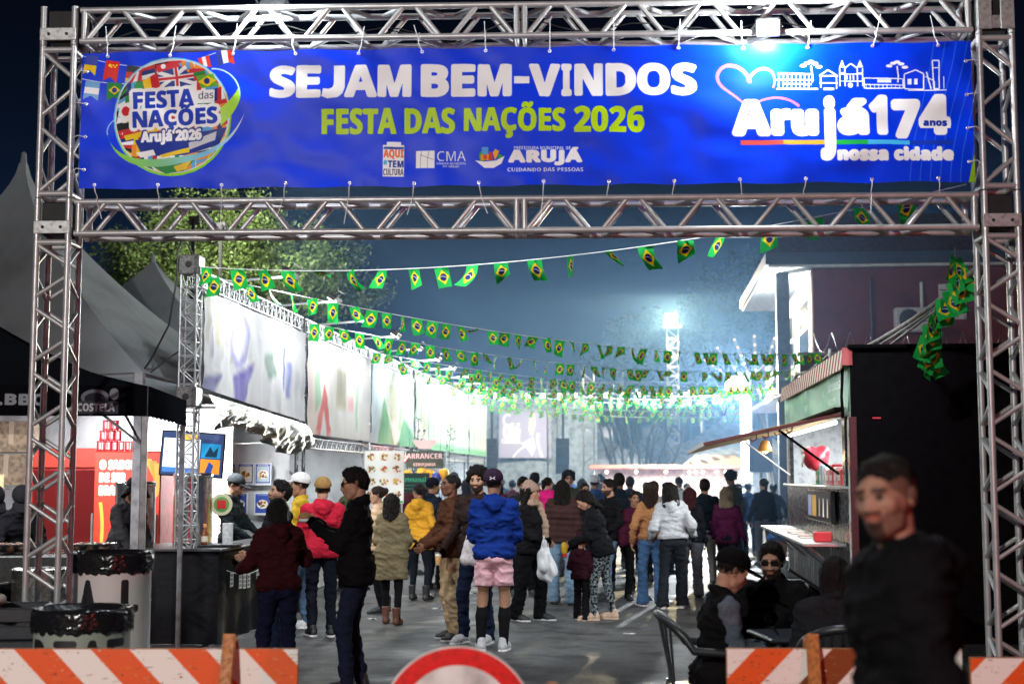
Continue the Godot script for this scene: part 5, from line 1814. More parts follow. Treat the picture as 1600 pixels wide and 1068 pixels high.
	for u in [-3.9, -3.1, -2.45, -1.2, -0.72]:
		var fb := MB.new()
		fb.sheet(4, 4, func(a, v): return Vector3(-0.15 + 0.3 * a, -0.24 + 0.24 * v, 0.02 * sin(a * 5 + u)), 0.001)
		part(fc, "flag", fb.done(), stm, T(u, 2.13, -17.48))
	# hanging screen with pictures
	var ss := Sheet.new().start(100, 70, 6.0, H("2c3f66"))
	ss.rect(2, 10, 62, 66, H("e8ecf6"))
	ss.rect(36, 2, 56, 12, H("e8b23a"))
	ss.rect(64, 16, 96, 40, H("1d7fae"))
	ss.poly([Vector2(70, 38), Vector2(78, 20), Vector2(84, 30), Vector2(92, 20), Vector2(90, 38)], H("0c2f44"))
	ss.rect(64, 42, 96, 66, H("e8862a"))
	ss.poly([Vector2(72, 64), Vector2(78, 46), Vector2(86, 52), Vector2(82, 66)], H("24408c"))
	ss.rect(2, 58, 62, 66, H("3f6fb0"))
	var tv := thing("hanging_screen", "lit flat screen hung at a tilt over the steel tank", "screen", SV(-5.15, 1.98, 15.6), STREET_TURN + 0.28)
	tv.rotation.z = -0.06
	slab(tv, "case", Vector3(-0.36, -0.26, -0.05), Vector3(0.36, 0.26, 0.0), mat(C(0.012, 0.012, 0.014), 0.35, 0, 0), 0.01)
	var tb := MB.new()
	tb.quad(Vector3(-0.34, -0.24, 0.003), Vector3(-0.34, 0.24, 0.003), Vector3(0.34, 0.24, 0.003), Vector3(0.34, -0.24, 0.003))
	part(tv, "display", tb.done(), print_mat(ss.done(2.0), 0.3, 0.9))
	part(tv, "bracket", tube_mesh([Vector3(0, 0.2, -0.04), Vector3(0, 0.5, -0.1), Vector3(0, 0.75, -0.12)], 0.015, 6), mat(C(0.03, 0.03, 0.03), 0.5, 0, 0))
	# unseen lamp inside this stall, placed to light the white partition
	var lamp := thing("unseen_tube_lamp", "white tube lamp under the stall roof behind the silver foil", "lamp", SV(-5.6, 2.48, 16.4), STREET_TURN)
	slab(lamp, "lamp_tube", Vector3(-0.6, 0, -0.04), Vector3(0.6, 0.05, 0.04), glow_mat(C(0.92, 0.97, 1.0), 8.0), 0.01)
	slab(lamp, "holder", Vector3(-0.63, 0.055, -0.05), Vector3(0.63, 0.09, 0.05), mat(C(0.5, 0.5, 0.5), 0.5, 0.3, 0), 0.005)
	area_light(lamp, T(0, -0.02, -0.05, 0, -PI / 2 + 0.7), Vector2(1.2, 0.3), C(0.93, 0.97, 1.0), 16.0)
	for q in 2: tube(lamp, "hanger", Vector3(-0.5 + q, 0.09, 0), Vector3(-0.5 + q, 0.5, 0.0), 0.006, mat(C(0.3, 0.3, 0.3), 0.5, 0.5, 0))
	# drinks fridges in red
	var fs := Sheet.new().start(95, 145, 8.0, H("d8402c"))
	fs.text("O SABOR", font(), 6, 9, 62, 23, H("f6e9dc"), 1.2)
	fs.text("DE SER", font(), 6, 26, 46, 40, H("f6e9dc"), 1.2)
	fs.text("BRAHMEIRO", font(), 6, 43, 78, 57, H("f6e9dc"), 1.2)
	for q in 5: fs.poly([Vector2(58 + q * 7, 2 + q * 3), Vector2(66 + q * 8, 2 + q * 3), Vector2(94, 20 + q * 9), Vector2(90, 24 + q * 9)], H(["f0a63c", "e88a30"][q % 2]))
	fs.curve(Vector2(9, 66), Vector2(14, 90), Vector2(14, 120), Vector2(8, 142), 5.0, H("f0b040"))
	var fridge := thing("drinks_fridge", "tall red drinks fridge with white slogan lettering behind the grill", "fridge", SV(-5.95, 0, 15.7), STREET_TURN + 0.05)
	slab(fridge, "cabinet", Vector3(-0.39, 0.03, -0.6), Vector3(0.39, 2.02, 0.0), mat(C(0.5, 0.06, 0.035), 0.4, 0, 1), 0.02)
	var fq := MB.new()
	fq.quad(Vector3(-0.38, 0.75, 0.004), Vector3(-0.38, 2.0, 0.004), Vector3(0.38, 2.0, 0.004), Vector3(0.38, 0.75, 0.004))
	part(fridge, "printed_front", fq.done(), print_mat(fs.done(2.0), 0.4))
	slab(fridge, "handle", Vector3(0.34, 0.95, 0.01), Vector3(0.36, 1.3, 0.04), mat(C(0.3, 0.3, 0.3), 0.4, 0.5, 0))
	var fr2 := thing("drinks_fridge", "plain red drinks fridge left of the slogan fridge, behind the column", "fridge", SV(-6.78, 0, 15.95), STREET_TURN)
	slab(fr2, "cabinet", Vector3(-0.45, 0.03, -0.6), Vector3(0.45, 2.05, 0.0), mat(C(0.36, 0.02, 0.02), 0.4, 0, 1), 0.02)
	slab(fr2, "header", Vector3(-0.46, 1.83, 0.0), Vector3(0.46, 2.06, 0.03), mat(C(0.5, 0.05, 0.03), 0.4, 0, 0), 0.008)
	slab(fr2, "door_glass", Vector3(-0.4, 0.4, 0.002), Vector3(0.4, 1.8, 0.012), mat(C(0.12, 0.012, 0.012), 0.12, 0, 0), 0.003)
	slab(fr2, "handle", Vector3(0.32, 0.95, 0.015), Vector3(0.345, 1.3, 0.04), mat(C(0.3, 0.3, 0.3), 0.4, 0.5, 0))
	# red cans stacked on the fridge
	var can := lathe_mesh([[0.0, 0.0], [0.026, 0.0], [0.032, 0.008], [0.032, 0.108], [0.026, 0.12], [0.0, 0.12]], 12)
	var cs := Sheet.new().start(24, 30, 4.0, H("c8202a"))
	cs.rect(0, 0, 24, 3, H("d8d8d8"))
	for q in 3: cs.rect(3 + q * 8, 8, 7 + q * 8, 22, H("f0d8d8"))
	var cm := print_mat(cs.done(2.0), 0.3)
	var n := 0
	for row in 3:
		for q in 9 - row * 2:
			if row > 0 and q > 4 - row: continue
			var c := thing("drinks_can", "small red drinks can stacked on top of the slogan fridge", "can", SV(-6.36 + q * 0.068 + row * 0.034, 2.022 + row * 0.121, 15.85), 0.4 * q, "red cans stacked on the fridge")
			part(c, "shell", can, cm)
			n += 1
	# cartons at the back
	for q in 6:
		var cx: float = [-8.3, -7.75, -8.25, -7.7, -8.8, -8.75][q]
		var cy: float = [1.62, 1.62, 2.02, 2.02, 1.62, 2.02][q]
		var cr := thing("carton", ["pale carton at the bottom of the pile behind the grill", "pale carton beside the plain red fridge", "pale carton on top of the first", "small carton on top, by the plain red fridge", "carton at the outer end of the pile", "topmost carton at the outer end"][q], "box", SV(cx, cy, 16.6), STREET_TURN + 0.1 * sin(q * 3.0), "cartons behind the grill")
		slab(cr, "box", Vector3(-0.26, 0, -0.2), Vector3(0.26, 0.38, 0.2), mat(C(0.48, 0.36, 0.25), 0.85, 0, 2, 1.2), 0.006)
		slab(cr, "tape", Vector3(-0.03, 0.1, 0.201), Vector3(0.03, 0.382, 0.205), mat(C(0.6, 0.5, 0.36), 0.4, 0, 0), 0.001)
	var sh := thing("store_shelf", "steel shelf carrying cartons behind the grill", "shelf", SV(-8.25, 0, 16.6), STREET_TURN)
	for y in [0.75, 1.6]: slab(sh, "board", Vector3(-0.9, y - 0.03, -0.3), Vector3(0.9, y, 0.3), mat(C(0.4, 0.38, 0.35), 0.6, 0.2, 2), 0.004)
	for q in 4: slab(sh, "leg", Vector3(-0.88 + 1.72 * (q % 2), 0.0, -0.29 + 0.54 * (q / 2)), Vector3(-0.84 + 1.72 * (q % 2), 1.57, -0.25 + 0.54 * (q / 2)), mat(C(0.3, 0.3, 0.3), 0.5, 0.4, 0), 0.002)
	var ms := Sheet.new().start(90, 60, 6.0, H("caa878"))
	ms.text("Cerveja", font("Droid Serif", 0.0, 400), 10, 12, 70, 28, H("f2ead8"))
	for q in 10: ms.oval(8 + q * 8, 48 + (q % 3) * 3, 5, 7, H(["7a4a1e", "e8b860", "4a2a12"][q % 3]))
	var mb := thing("menu_board", "tan menu board with white script at the picture's edge", "sign", SV(-7.5, 1.45, 15.2), STREET_TURN)
	slab(mb, "board", Vector3(-0.6, -0.42, -0.02), Vector3(0.3, 0.3, 0.0), mat(C(0.3, 0.22, 0.13), 0.7, 0, 1), 0.004)
	var mq := MB.new()
	mq.quad(Vector3(-0.59, -0.41, 0.003), Vector3(-0.59, 0.29, 0.003), Vector3(0.29, 0.29, 0.003), Vector3(0.29, -0.41, 0.003))
	part(mb, "print", mq.done(), print_mat(ms.done(2.0), 0.6))
	for q in 2: slab(mb, "leg", Vector3(-0.5 + q * 0.66, -1.44, -0.05), Vector3(-0.46 + q * 0.66, -0.38, -0.021), mat(C(0.2, 0.14, 0.08), 0.7, 0, 1), 0.003)
	# white rear wall of the grill stall
	var wall := thing("tent_wall", "white tarpaulin wall behind the fridges and cartons", "tarpaulin", SV(-7.4, 0, 17.3), STREET_TURN)
	var wb := MB.new()
	wb.sheet(30, 10, func(u, v): return Vector3(-2.4 + 4.6 * u, 0.14 + 2.5 * v, 0.05 * sin(u * 12.0)), 0.003)
	part(wall, "sheet", wb.done(), mat(C(0.6, 0.62, 0.64), 0.7, 0, 1, 0.35))
	var lamp2 := thing("unseen_tube_lamp", "white tube lamp under the pyramid tent over the fridges", "lamp", SV(-6.6, 2.5, 14.7), STREET_TURN)  # out of view, placed to brighten the grill stall
	slab(lamp2, "lamp_tube", Vector3(-0.6, 0, -0.04), Vector3(0.6, 0.05, 0.04), glow_mat(C(0.95, 0.97, 1.0), 8.0), 0.01)
	slab(lamp2, "holder", Vector3(-0.63, 0.055, -0.05), Vector3(0.63, 0.09, 0.05), mat(C(0.5, 0.5, 0.5), 0.5, 0.3, 0), 0.005)
	for q in 2: tube(lamp2, "hanger", Vector3(-0.5 + q, 0.09, 0), Vector3(-0.5 + q, 0.6, 0.0), 0.006, mat(C(0.3, 0.3, 0.3), 0.5, 0.5, 0))
	area_light(lamp2, T(0, -0.02, 0.0, 0, -PI / 2 + 0.1), Vector2(1.2, 0.3), C(0.96, 0.97, 1.0), 8.0)
	# black gazebo with lettering on its valance
	var gz := thing("black_gazebo", "low black canopy with white barbecue lettering on its valance", "gazebo", Vector3(-3.14, 0, -12.0), 0.09)
	var bc := cloth_mat(C(0.01, 0.011, 0.014), 0.97, 0.0)
	var ap := Vector3(-1.9, 3.32, -1.15)
	var corners := [Vector3(0, 2.5, 0), Vector3(0, 2.5, -2.3), Vector3(-3.8, 2.5, -2.3), Vector3(-3.8, 2.5, 0)]
	for q in 4:
		var a: Vector3 = corners[q]
		var c: Vector3 = corners[(q + 1) % 4]
		var b := MB.new()
		b.sheet(10, 10, func(u, v): return a.lerp(c, u).lerp(ap, v) - Vector3(0, 0.12 * sin(v * PI) + 0.05 * sin(u * PI) * (1 - v), 0), 0.003)
		part(gz, "roof_panel", b.done(), bc)
	var vs := Sheet.new().start(380, 26, 5.2, H("0b0c10"))
	vs.text("COSTELATO.BBQ", font(), 156, 7, 296, 19, H("8d9096"), 0.5)
	vs.rect(120, 4, 142, 22, H("5a1f24"))
	vs.text("O", font(), 126, 7, 136, 19, H("a8a8ac"))
	vs.oval(336, 10, 12, 7, H("6a6d74"))
	vs.oval(336, 11, 9, 5, H("2a2c33"))
	vs.rect(318, 13, 356, 24, H("3c3f46"))
	vs.text("COSTELA", font(), 321, 15, 353, 22, H("b4b6ba"), 0.2)
	vs.oval(352, 7, 4, 5, H("7c7f84"))
	var vb := MB.new()
	vb.sheet(40, 3, func(u, v): return Vector3(-3.8 + 3.8 * u, 2.24 + 0.26 * v, 0.01 + 0.012 * sin(u * 22.0) * (1 - v)), 0.002)
	var vm := print_mat(vs.done(2.0), 0.8)
	vm.metallic_specular = 0.1
	part(gz, "valance", vb.done(), vm)
	var v2 := MB.new()
	v2.sheet(20, 3, func(u, v): return Vector3(0.01, 2.24 + 0.26 * v + 0.01 * sin(u * 60.0) * (1 - v), -2.3 * u), 0.002)
	part(gz, "valance", v2.done(), bc)
	for q in 4: bar(gz, "leg", Vector3(corners[q].x * 0.98 - 0.02, 0, corners[q].z * 0.98 - 0.02), corners[q] * Vector3(0.98, 1, 0.98) + Vector3(-0.02, 0, -0.02), 0.05, 0.05, mat(C(0.25, 0.25, 0.26), 0.5, 0.6, 1, 1))
	for q in 3: tube(gz, "strut", Vector3(-0.05, 2.0, -0.05), Vector3(-0.6, 2.42, -0.05) if q == 0 else Vector3(-0.05, 2.42, -0.6) if q == 1 else Vector3(-0.35, 2.45, -0.35), 0.012, mat(C(0.25, 0.25, 0.26), 0.5, 0.6, 1, 1))
	var gl := holder(gz, "unseen_tube_light")  # unseen lamp under the canopy, placed to light the cooks
	slab(gl, "lamp_tube", Vector3(-2.4, 2.3, -1.2), Vector3(-1.2, 2.34, -1.14), glow_mat(C(0.95, 0.97, 1.0), 6.0), 0.01)
	area_light(gz, T(-1.8, 2.27, -1.17, 0, -PI / 2 + 0.35), Vector2(1.2, 0.2), C(0.96, 0.97, 1.0), 5.0)
	# grill
	var gr := thing("charcoal_grill", "long blackened charcoal grill with foil trays in front of the red fridges", "grill", Vector3(-4.75, 0, -13.6), 0.05)
	slab(gr, "firebox", Vector3(-1.3, 0.72, -0.35), Vector3(1.0, 0.98, 0.35), mat(C(0.03, 0.03, 0.03), 0.6, 0.4, 2, 2), 0.012)
	for q in 16: tube(gr, "grate_bar", Vector3(-1.2 + q * 0.14, 1.0, -0.32), Vector3(-1.2 + q * 0.14, 1.0, 0.32), 0.008, mat(C(0.1, 0.1, 0.1), 0.4, 0.8, 2))
	for q in 4: slab(gr, "leg", Vector3(-1.25 + 2.1 * (q % 2), 0, -0.32 + 0.58 * (q / 2)), Vector3(-1.2 + 2.1 * (q % 2), 0.71, -0.27 + 0.58 * (q / 2)), mat(C(0.03, 0.03, 0.03), 0.6, 0.4, 2, 2), 0.003)
	slab(gr, "shelf", Vector3(-1.22, 0.3, -0.3), Vector3(0.95, 0.33, 0.3), mat(C(0.2, 0.2, 0.2), 0.4, 0.7, 2, 2), 0.004)
	for q in 3:
		var tr := thing("foil_tray", ["foil tray of browned meat on the grill, nearest the red fridge", "foil tray of meat in the middle of the grill", "foil tray of meat on the grill's outer end"][q], "tray", gr.transform * Vector3(0.7 - q * 0.75, 1.01, 0.0), 0.05, "foil trays on the grill")
		part(tr, "tray", lathe_mesh([[0.0, 0.004], [0.2, 0.004], [0.25, 0.07], [0.27, 0.072], [0.25, 0.066], [0.2, 0.0], [0.0, 0.0]], 4), mat(C(0.7, 0.7, 0.7), 0.25, 0.95, 0), T(0, 0, 0, PI / 4))
		var meat := net(range(9).map(func(j): return [Vector3(-0.12 + 0.12 * (j % 3), 0.035, -0.12 + 0.12 * (j / 3)), Vector3(0.055, 0.035 + 0.01 * (j % 2), 0.05)]), 0.01, 0.012)
		crease(meat, 0.006, func(p): return sin(p.x * 90.0) * cos(p.z * 80.0))
		part(tr, "meat", meat.done(), mat(C(0.12, 0.05, 0.025), 0.5, 0, 2, 4))
	# steel pots under and beside it
	for q in 2:
		var pt := thing("cooking_pot", ["big dull steel pot beneath the grill by the gate's left column", "big steel pot at the picture's edge beside the grill"][q], "pot", [Vector3(-4.15, 0, -12.45), Vector3(-4.75, 0, -12.3)][q])
		part(pt, "pot", lathe_mesh([[0.0, 0.5], [0.24, 0.5], [0.25, 0.52], [0.255, 0.9], [0.27, 0.905], [0.26, 0.92], [0.24, 0.9], [0.0, 0.86]], 32), mat(C(0.35, 0.34, 0.33), 0.35, 0.9, 2, 2))
		part(pt, "handle", tube_mesh([Vector3(0.25, 0.78, 0.08), Vector3(0.33, 0.8, 0.06), Vector3(0.33, 0.8, -0.06), Vector3(0.25, 0.78, -0.08)], 0.01, 6), mat(C(0.2, 0.2, 0.2), 0.4, 0.8, 0))
		part(pt, "stand", lathe_mesh([[0.2, 0.0], [0.24, 0.0], [0.22, 0.25], [0.25, 0.49], [0.2, 0.495]], 20), mat(C(0.05, 0.05, 0.05), 0.6, 0.5, 2, 2))
	# second-stall signs
	var s2 := Sheet.new().start(60, 80, 7.0, H("f4f1ea"))
	for q in 12: food_print(s2, 10 + 20 * (q % 3), 9 + 19 * (q / 3), 8.0, 200 + q)
	s2.rect(0, 77, 60, 80, H("3fae3a"))
	var sg := thing("menu_poster", "tall white poster with rows of dishes hung over the crowd's heads", "poster", SV(-4.05, 1.75, 21.6), STREET_TURN + 0.12)
	slab(sg, "sheet", Vector3(-0.31, -0.44, -0.01), Vector3(0.31, 0.38, 0.0), mat(C(0.75, 0.75, 0.73), 0.5, 0, 0), 0.002)
	var sq := MB.new()
	sq.quad(Vector3(-0.3, -0.43, 0.003), Vector3(-0.3, 0.37, 0.003), Vector3(0.3, 0.37, 0.003), Vector3(0.3, -0.43, 0.003))
	part(sg, "print", sq.done(), print_mat(s2.done(2.0), 0.5))
	for q in 2: slab(sg, "leg", Vector3(-0.29 + q * 0.56, -1.74, -0.035), Vector3(-0.27 + q * 0.56, 0.36, -0.012), mat(C(0.4, 0.4, 0.4), 0.5, 0.5, 0), 0.002)
	var s3 := Sheet.new().start(46, 30, 7.0, H("10281f"))
	s3.text("Artesanal", font("Droid Serif", 0, 400), 4, 5, 42, 13, H("39d69a"))
	s3.line([Vector2(4, 19), Vector2(40, 18)], 1.0, H("2a8f6c"))
	s3.line([Vector2(4, 24), Vector2(34, 24)], 1.0, H("5a7f74"))
	var ch := thing("chalk_sign", "dark green chalk sign with bright green script beside the menu poster", "sign", SV(-3.85, 1.62, 23.2), STREET_TURN + 0.1)
	slab(ch, "board", Vector3(-0.27, -0.17, -0.02), Vector3(0.27, 0.17, 0.0), mat(C(0.02, 0.04, 0.03), 0.6, 0, 0), 0.004)
	var cq := MB.new()
	cq.quad(Vector3(-0.255, -0.155, 0.003), Vector3(-0.255, 0.155, 0.003), Vector3(0.255, 0.155, 0.003), Vector3(0.255, -0.155, 0.003))
	part(ch, "print", cq.done(), print_mat(s3.done(2.0), 0.6))
	for q in 2: slab(ch, "leg", Vector3(-0.24 + q * 0.46, -1.61, -0.05), Vector3(-0.22 + q * 0.46, -0.1, -0.021), mat(C(0.1, 0.1, 0.1), 0.6, 0, 0), 0.002)
	# brewery sign of white cut letters with a winged crest
	var bs := thing("brewery_sign", "white lettered brewery sign with a winged crest over the far stalls", "sign", SV(-4.2, 2.12, 26.6), STREET_TURN)
	var wm := mat(C(0.8, 0.8, 0.8), 0.5, 0, 0)
	for q in 2:
		var tm := TextMesh.new()
		tm.font = font()
		tm.font_size = 48
		tm.pixel_size = 0.0028 if q == 0 else 0.0016
		tm.depth = 0.02
		tm.text = ["ARRANCER", "CERVEJARIA"][q]
		part(bs, "lettering", tm, wm, T(0, 0.0 if q == 0 else -0.16, 0.02))
	slab(bs, "backing", Vector3(-0.36, -0.23, -0.02), Vector3(0.36, 0.1, 0.0), mat(C(0.05, 0.12, 0.08), 0.6, 0, 1), 0.01)
	var crest := MB.new()
	crest.prism([Vector2(0, 0.36), Vector2(0.06, 0.3), Vector2(0.24, 0.32), Vector2(0.2, 0.22), Vector2(0.1, 0.14), Vector2(-0.1, 0.14), Vector2(-0.2, 0.22), Vector2(-0.24, 0.32), Vector2(-0.06, 0.3)], -0.01, 0.02)
	part(bs, "crest", crest.done(), wm)
	for q in 2: tube(bs, "hanger", Vector3(-0.3 + q * 0.6, 0.1, -0.01), Vector3(-0.3 + q * 0.6, 0.35, -0.06), 0.006, mat(C(0.2, 0.2, 0.2), 0.5, 0.4, 0))
	# balloons
	var bal := lathe_mesh([[0.0, -0.14], [0.012, -0.13], [0.05, -0.1], [0.095, -0.03], [0.105, 0.03], [0.085, 0.085], [0.04, 0.115], [0.0, 0.12]], 16)
	var bcols := [C(0.75, 0.5, 0.02), C(0.02, 0.06, 0.35), C(0.78, 0.55, 0.03), C(0.75, 0.5, 0.02), C(0.02, 0.06, 0.35), C(0.78, 0.55, 0.03)]
	for q in 6:
		var ball := thing("balloon", ["yellow balloon at the left of the cluster under the brewery sign", "blue balloon next to the leftmost yellow one", "yellow balloon in the middle of the cluster", "yellow balloon low in the cluster", "blue balloon at the right of the cluster", "yellow balloon at the right end under the brewery sign"][q], "balloon", SV(-4.5 + q * 0.14, 1.74 - 0.05 * sin(q * 2.0), 26.4 + 0.03 * (q % 2)), 0.0, "balloons under the brewery sign")
		part(ball, "skin", bal, mat(bcols[q], 0.25, 0, 0))
		part(ball, "string", tube_mesh([Vector3(0, -0.14, 0), Vector3(0.01, -0.25, 0)], 0.003, 4), wm)
	# red lit tubes under the second panel
	var rd := thing("neon_lattice", "red glowing tubes zigzagging on a truss under the third panel", "neon light", SV(-4.55, 2.02, 23.8), STREET_TURN)
	var rb := MB.new()
	for q in 9:
		rb.tube(Vector3(0, 0.03 * (q % 2), -q * 0.42), Vector3(0.02, 0.12 - 0.03 * (q % 2), -q * 0.42 - 0.36), 0.014, 6)
	part(rd, "lamp_tube", rb.done(), glow_mat(C(1.0, 0.06, 0.02), 5.0))
	slab(rd, "rail", Vector3(-0.03, -0.03, -3.9), Vector3(0.0, -0.01, 0.1), mat(C(0.1, 0.1, 0.1), 0.5, 0.5, 0))
	var rl2 := OmniLight3D.new()
	rl2.name = "lamp_light"
	rl2.light_color = C(1.0, 0.08, 0.04)
	rl2.light_energy = 0.5
	rl2.light_size = 0.3
	rl2.shadow_enabled = true
	rd.add_child(rl2)
	rl2.position = Vector3(0.25, 0.05, -1.8)
	# climbing greenery on two posts
	for q in 2:
		var vi := thing("climbing_plant", ["thin green climber on the post under the third and fourth panels", "thin green climber on the post under the fourth and fifth panels"][q], "plant", SV(-4.6, 0, [28.1, 32.8][q]), 0)
		var vn := MB.new()
		var r := RandomNumberGenerator.new()
		r.seed = 5 + q
		for j in 420:
			var y := r.randf_range(0.9, 3.0)
			var a := r.randf() * TAU
			var p := Vector3(cos(a) * r.randf_range(0.05, 0.17), y, sin(a) * r.randf_range(0.05, 0.17))
			var l := Vector3(r.randf_range(-1, 1), r.randf_range(-0.9, 0.4), r.randf_range(-1, 1)).normalized() * r.randf_range(0.05, 0.11)
			var w := l.cross(Vector3.UP).normalized() * 0.018
			vn.quad(p, p + l * 0.5 + w, p + l, p + l * 0.5 - w)
		part(vi, "foliage", vn.done(), mat(C(0.04, 0.11, 0.04), 0.6, 0, 0))
		part(vi, "stem", tube_mesh([Vector3(0, 0, 0.06), Vector3(0.05, 1.0, 0.07), Vector3(0, 2.0, 0.08), Vector3(0.04, 2.9, 0.06)], 0.009, 5), mat(C(0.1, 0.07, 0.04), 0.8, 0, 0))

# ---------------------------------------------------------------- the food truck on the right
func truck() -> void:
	var t := thing("food_truck", "dark food truck with a raised serving flap and striped valance beside the gate", "food truck", SV(2.0, 0, 16.9), STREET_TURN)
	var black := mat(C(0.0035, 0.003, 0.004), 0.95, 0, 1)
	black.metallic_specular = 0.2
	var dark := mat(C(0.02, 0.022, 0.025), 0.35, 0.3, 2, 1)
	var steel := mat(C(0.55, 0.56, 0.58), 0.35, 0.85, 1, 2)
	var white := mat(C(0.7, 0.72, 0.74), 0.5, 0, 1)
	slab(t, "rear_wall", Vector3(0.0, 0.45, 3.1), Vector3(2.3, 2.95, 3.15), black, 0.01)
	slab(t, "front_wall", Vector3(0.0, 0.45, -3.15), Vector3(2.3, 2.95, -3.1), black, 0.01)
	slab(t, "lining", Vector3(0.05, 0.46, -3.09), Vector3(2.24, 2.59, -3.07), white, 0.004)
	slab(t, "back_wall", Vector3(2.25, 0.45, -3.1), Vector3(2.3, 2.95, 3.1), white, 0.01)
	slab(t, "roof", Vector3(-0.03, 2.951, -3.2), Vector3(2.35, 3.0, 3.2), black, 0.015)
	slab(t, "floor", Vector3(0.0, 0.4, -3.1), Vector3(2.25, 0.449, 3.1), black, 0.01)
	slab(t, "lower_panel", Vector3(0.0, 0.45, -3.1), Vector3(0.04, 1.6, 3.1), dark, 0.008)
	slab(t, "inner_ceiling", Vector3(0.05, 2.6, -3.09), Vector3(2.24, 2.64, 3.09), white, 0.004)
	for q in 4:
		var z: float = [3.0, 2.6, -2.95, -2.7][q]
		slab(t, "pillar", Vector3(-0.005, 1.6, z - 0.1), Vector3(0.045, 2.32, z + 0.1), [mat(C(0.5, 0.45, 0.42), 0.4, 0, 2, 4), steel, steel, dark][q] if q != 1 else dark, 0.006)
	slab(t, "corner_trim", Vector3(-0.02, 0.42, 3.1), Vector3(0.05, 2.3, 3.17), mat(C(0.09, 0.012, 0.018), 0.6, 0, 1, 3), 0.008)
	# painted drips on the lower panel
	var ds := Sheet.new().start(300, 50, 5.0, H("10141a"))
	var r := RandomNumberGenerator.new()
	r.seed = 9
	for q in 220:
		var x := r.randf() * 300
		var l := r.randf_range(4, 34)
		var y := r.randf_range(-4, 30)
		ds.line([Vector2(x, y), Vector2(x + r.randf_range(-1, 1), y + l)], r.randf_range(0.3, 1.3), H(["b8c0cc", "6c7684", "e4e8ee", "39434f"][r.randi() % 4]))
	var dq := MB.new()
	dq.quad(Vector3(-0.006, 0.46, -2.9), Vector3(-0.006, 0.98, -2.9), Vector3(-0.006, 0.98, 2.85), Vector3(-0.006, 0.46, 2.85))
	part(t, "painted_skirt", dq.done(), print_mat(ds.done(2.5), 0.5))
	# stickers on the near pillar
	var st := Sheet.new().start(20, 110, 8.0, H("d8d4d0"))
	for q in 40: st.oval(r.randf() * 20, r.randf() * 110, r.randf_range(1, 4), r.randf_range(1, 4), H(["c22f36", "2f8f4a", "e0b030", "2c50a0", "f2f2f2", "4a2a22"][r.randi() % 6]))
	var sq := MB.new()
	sq.quad(Vector3(-0.008, 0.5, 2.9), Vector3(-0.008, 2.28, 2.9), Vector3(-0.008, 2.28, 3.095), Vector3(-0.008, 0.5, 3.095))
	part(t, "sticker_strip", sq.done(), print_mat(st.done(3.0), 0.4))
	# upper sign panel, green, behind clear film, and the striped valance over it
	var gs := Sheet.new().start(300, 30, 5.0, H("5f9a70"))
	for q in 40: gs.oval(r.randf() * 300, r.randf() * 30, r.randf_range(4, 18), r.randf_range(2, 6), H(["4d8a62", "72ab82", "8fbf98", "3f7a55"][r.randi() % 4]))
	gs.text("sobremesas", font(), 232, 8, 282, 15, H("dff0e2"))
	gs.text("doces", font(), 232, 18, 262, 23, H("cfe6d4"))
	slab(t, "upper_panel", Vector3(-0.005, 2.32, -3.1), Vector3(0.04, 2.945, 3.1), mat(C(0.2, 0.3, 0.22), 0.5, 0, 1), 0.006)
	var gq := MB.new()
	gq.sheet(40, 4, func(u, v): return Vector3(-0.02 - 0.015 * sin(u * 17.0) * sin(v * 3.0), 2.36 + 0.5 * v, -3.05 + 6.1 * u), 0.002)
	part(t, "printed_sheet", gq.done(), print_mat(gs.done(2.5), 0.3))
	var vs := Sheet.new().start(110, 12, 6.0, H("e8e4e0"))
	for q in 28: vs.rect(q * 4.0, 0, q * 4.0 + 2.0, 12, H("9a3038"))
	var vq := MB.new()
	vq.sheet(112, 4, func(u, v): return Vector3(-0.05 - 0.03 * (1 - v), 2.78 + 0.19 * v - 0.02 * absf(sin(u * 56 * PI)) * (1 - v), -3.12 + 6.25 * u), 0.002)
	part(t, "striped_valance", vq.done(), print_mat(vs.done(2.0), 0.7))
	var ve := MB.new()
	ve.sheet(16, 3, func(u, v): return Vector3(-0.08 + 0.1 * u, 2.8 + 0.17 * v, 3.16 + 0.02 * sin(u * 3)), 0.002)
	part(t, "striped_valance", ve.done(), mat(C(0.4, 0.08, 0.09), 0.7, 0, 0))
	for q in 3: part(t, "loose_strap", tube_mesh([Vector3(-0.05, 2.78, 2.9 + q * 0.07), Vector3(-0.07, 2.5, 2.95 + q * 0.06), Vector3(-0.05, 2.3, 2.85 + q * 0.08)], 0.006, 5), black)
	# serving flap: tan underside with dark smears, red edge
	var fs := Sheet.new().start(120, 40, 6.0, H("b59a6c"))
	for q in 30: fs.line([Vector2(r.randf() * 120, r.randf() * 40), Vector2(r.randf() * 120, r.randf() * 40)], 0.5, H("a88c60"))
	for q in 7:
		var x := 20.0 + q * 13.0
		fs.oval(x, 16 + 3 * sin(q * 2.0), 6, 2.2, H("3a3020"), 0.5)
		fs.oval(x + 4, 20 + 3 * sin(q * 2.0), 4, 1.4, H("5a4a30"), 0.3)
	var fl := MB.new()
	fl.sheet(16, 6, func(u, v): return Vector3(-1.38 * v, 2.36 - 0.3 * v + 0.02 * sin(v * 3.0), 2.6 - 5.4 * u), 0.03)
	var flap := part(t, "serving_flap", fl.done(), print_mat(fs.done(2.5), 0.75))
	bar(flap, "edge_trim", Vector3(0, 2.355, 2.62), Vector3(-1.4, 2.05, 2.62), 0.035, 0.03, mat(C(0.1, 0.015, 0.018), 0.5, 0, 1))
	bar(flap, "edge_trim", Vector3(-1.4, 2.05, 2.62), Vector3(-1.4, 2.05, -2.85), 0.05, 0.03, mat(C(0.5, 0.48, 0.45), 0.4, 0, 1))
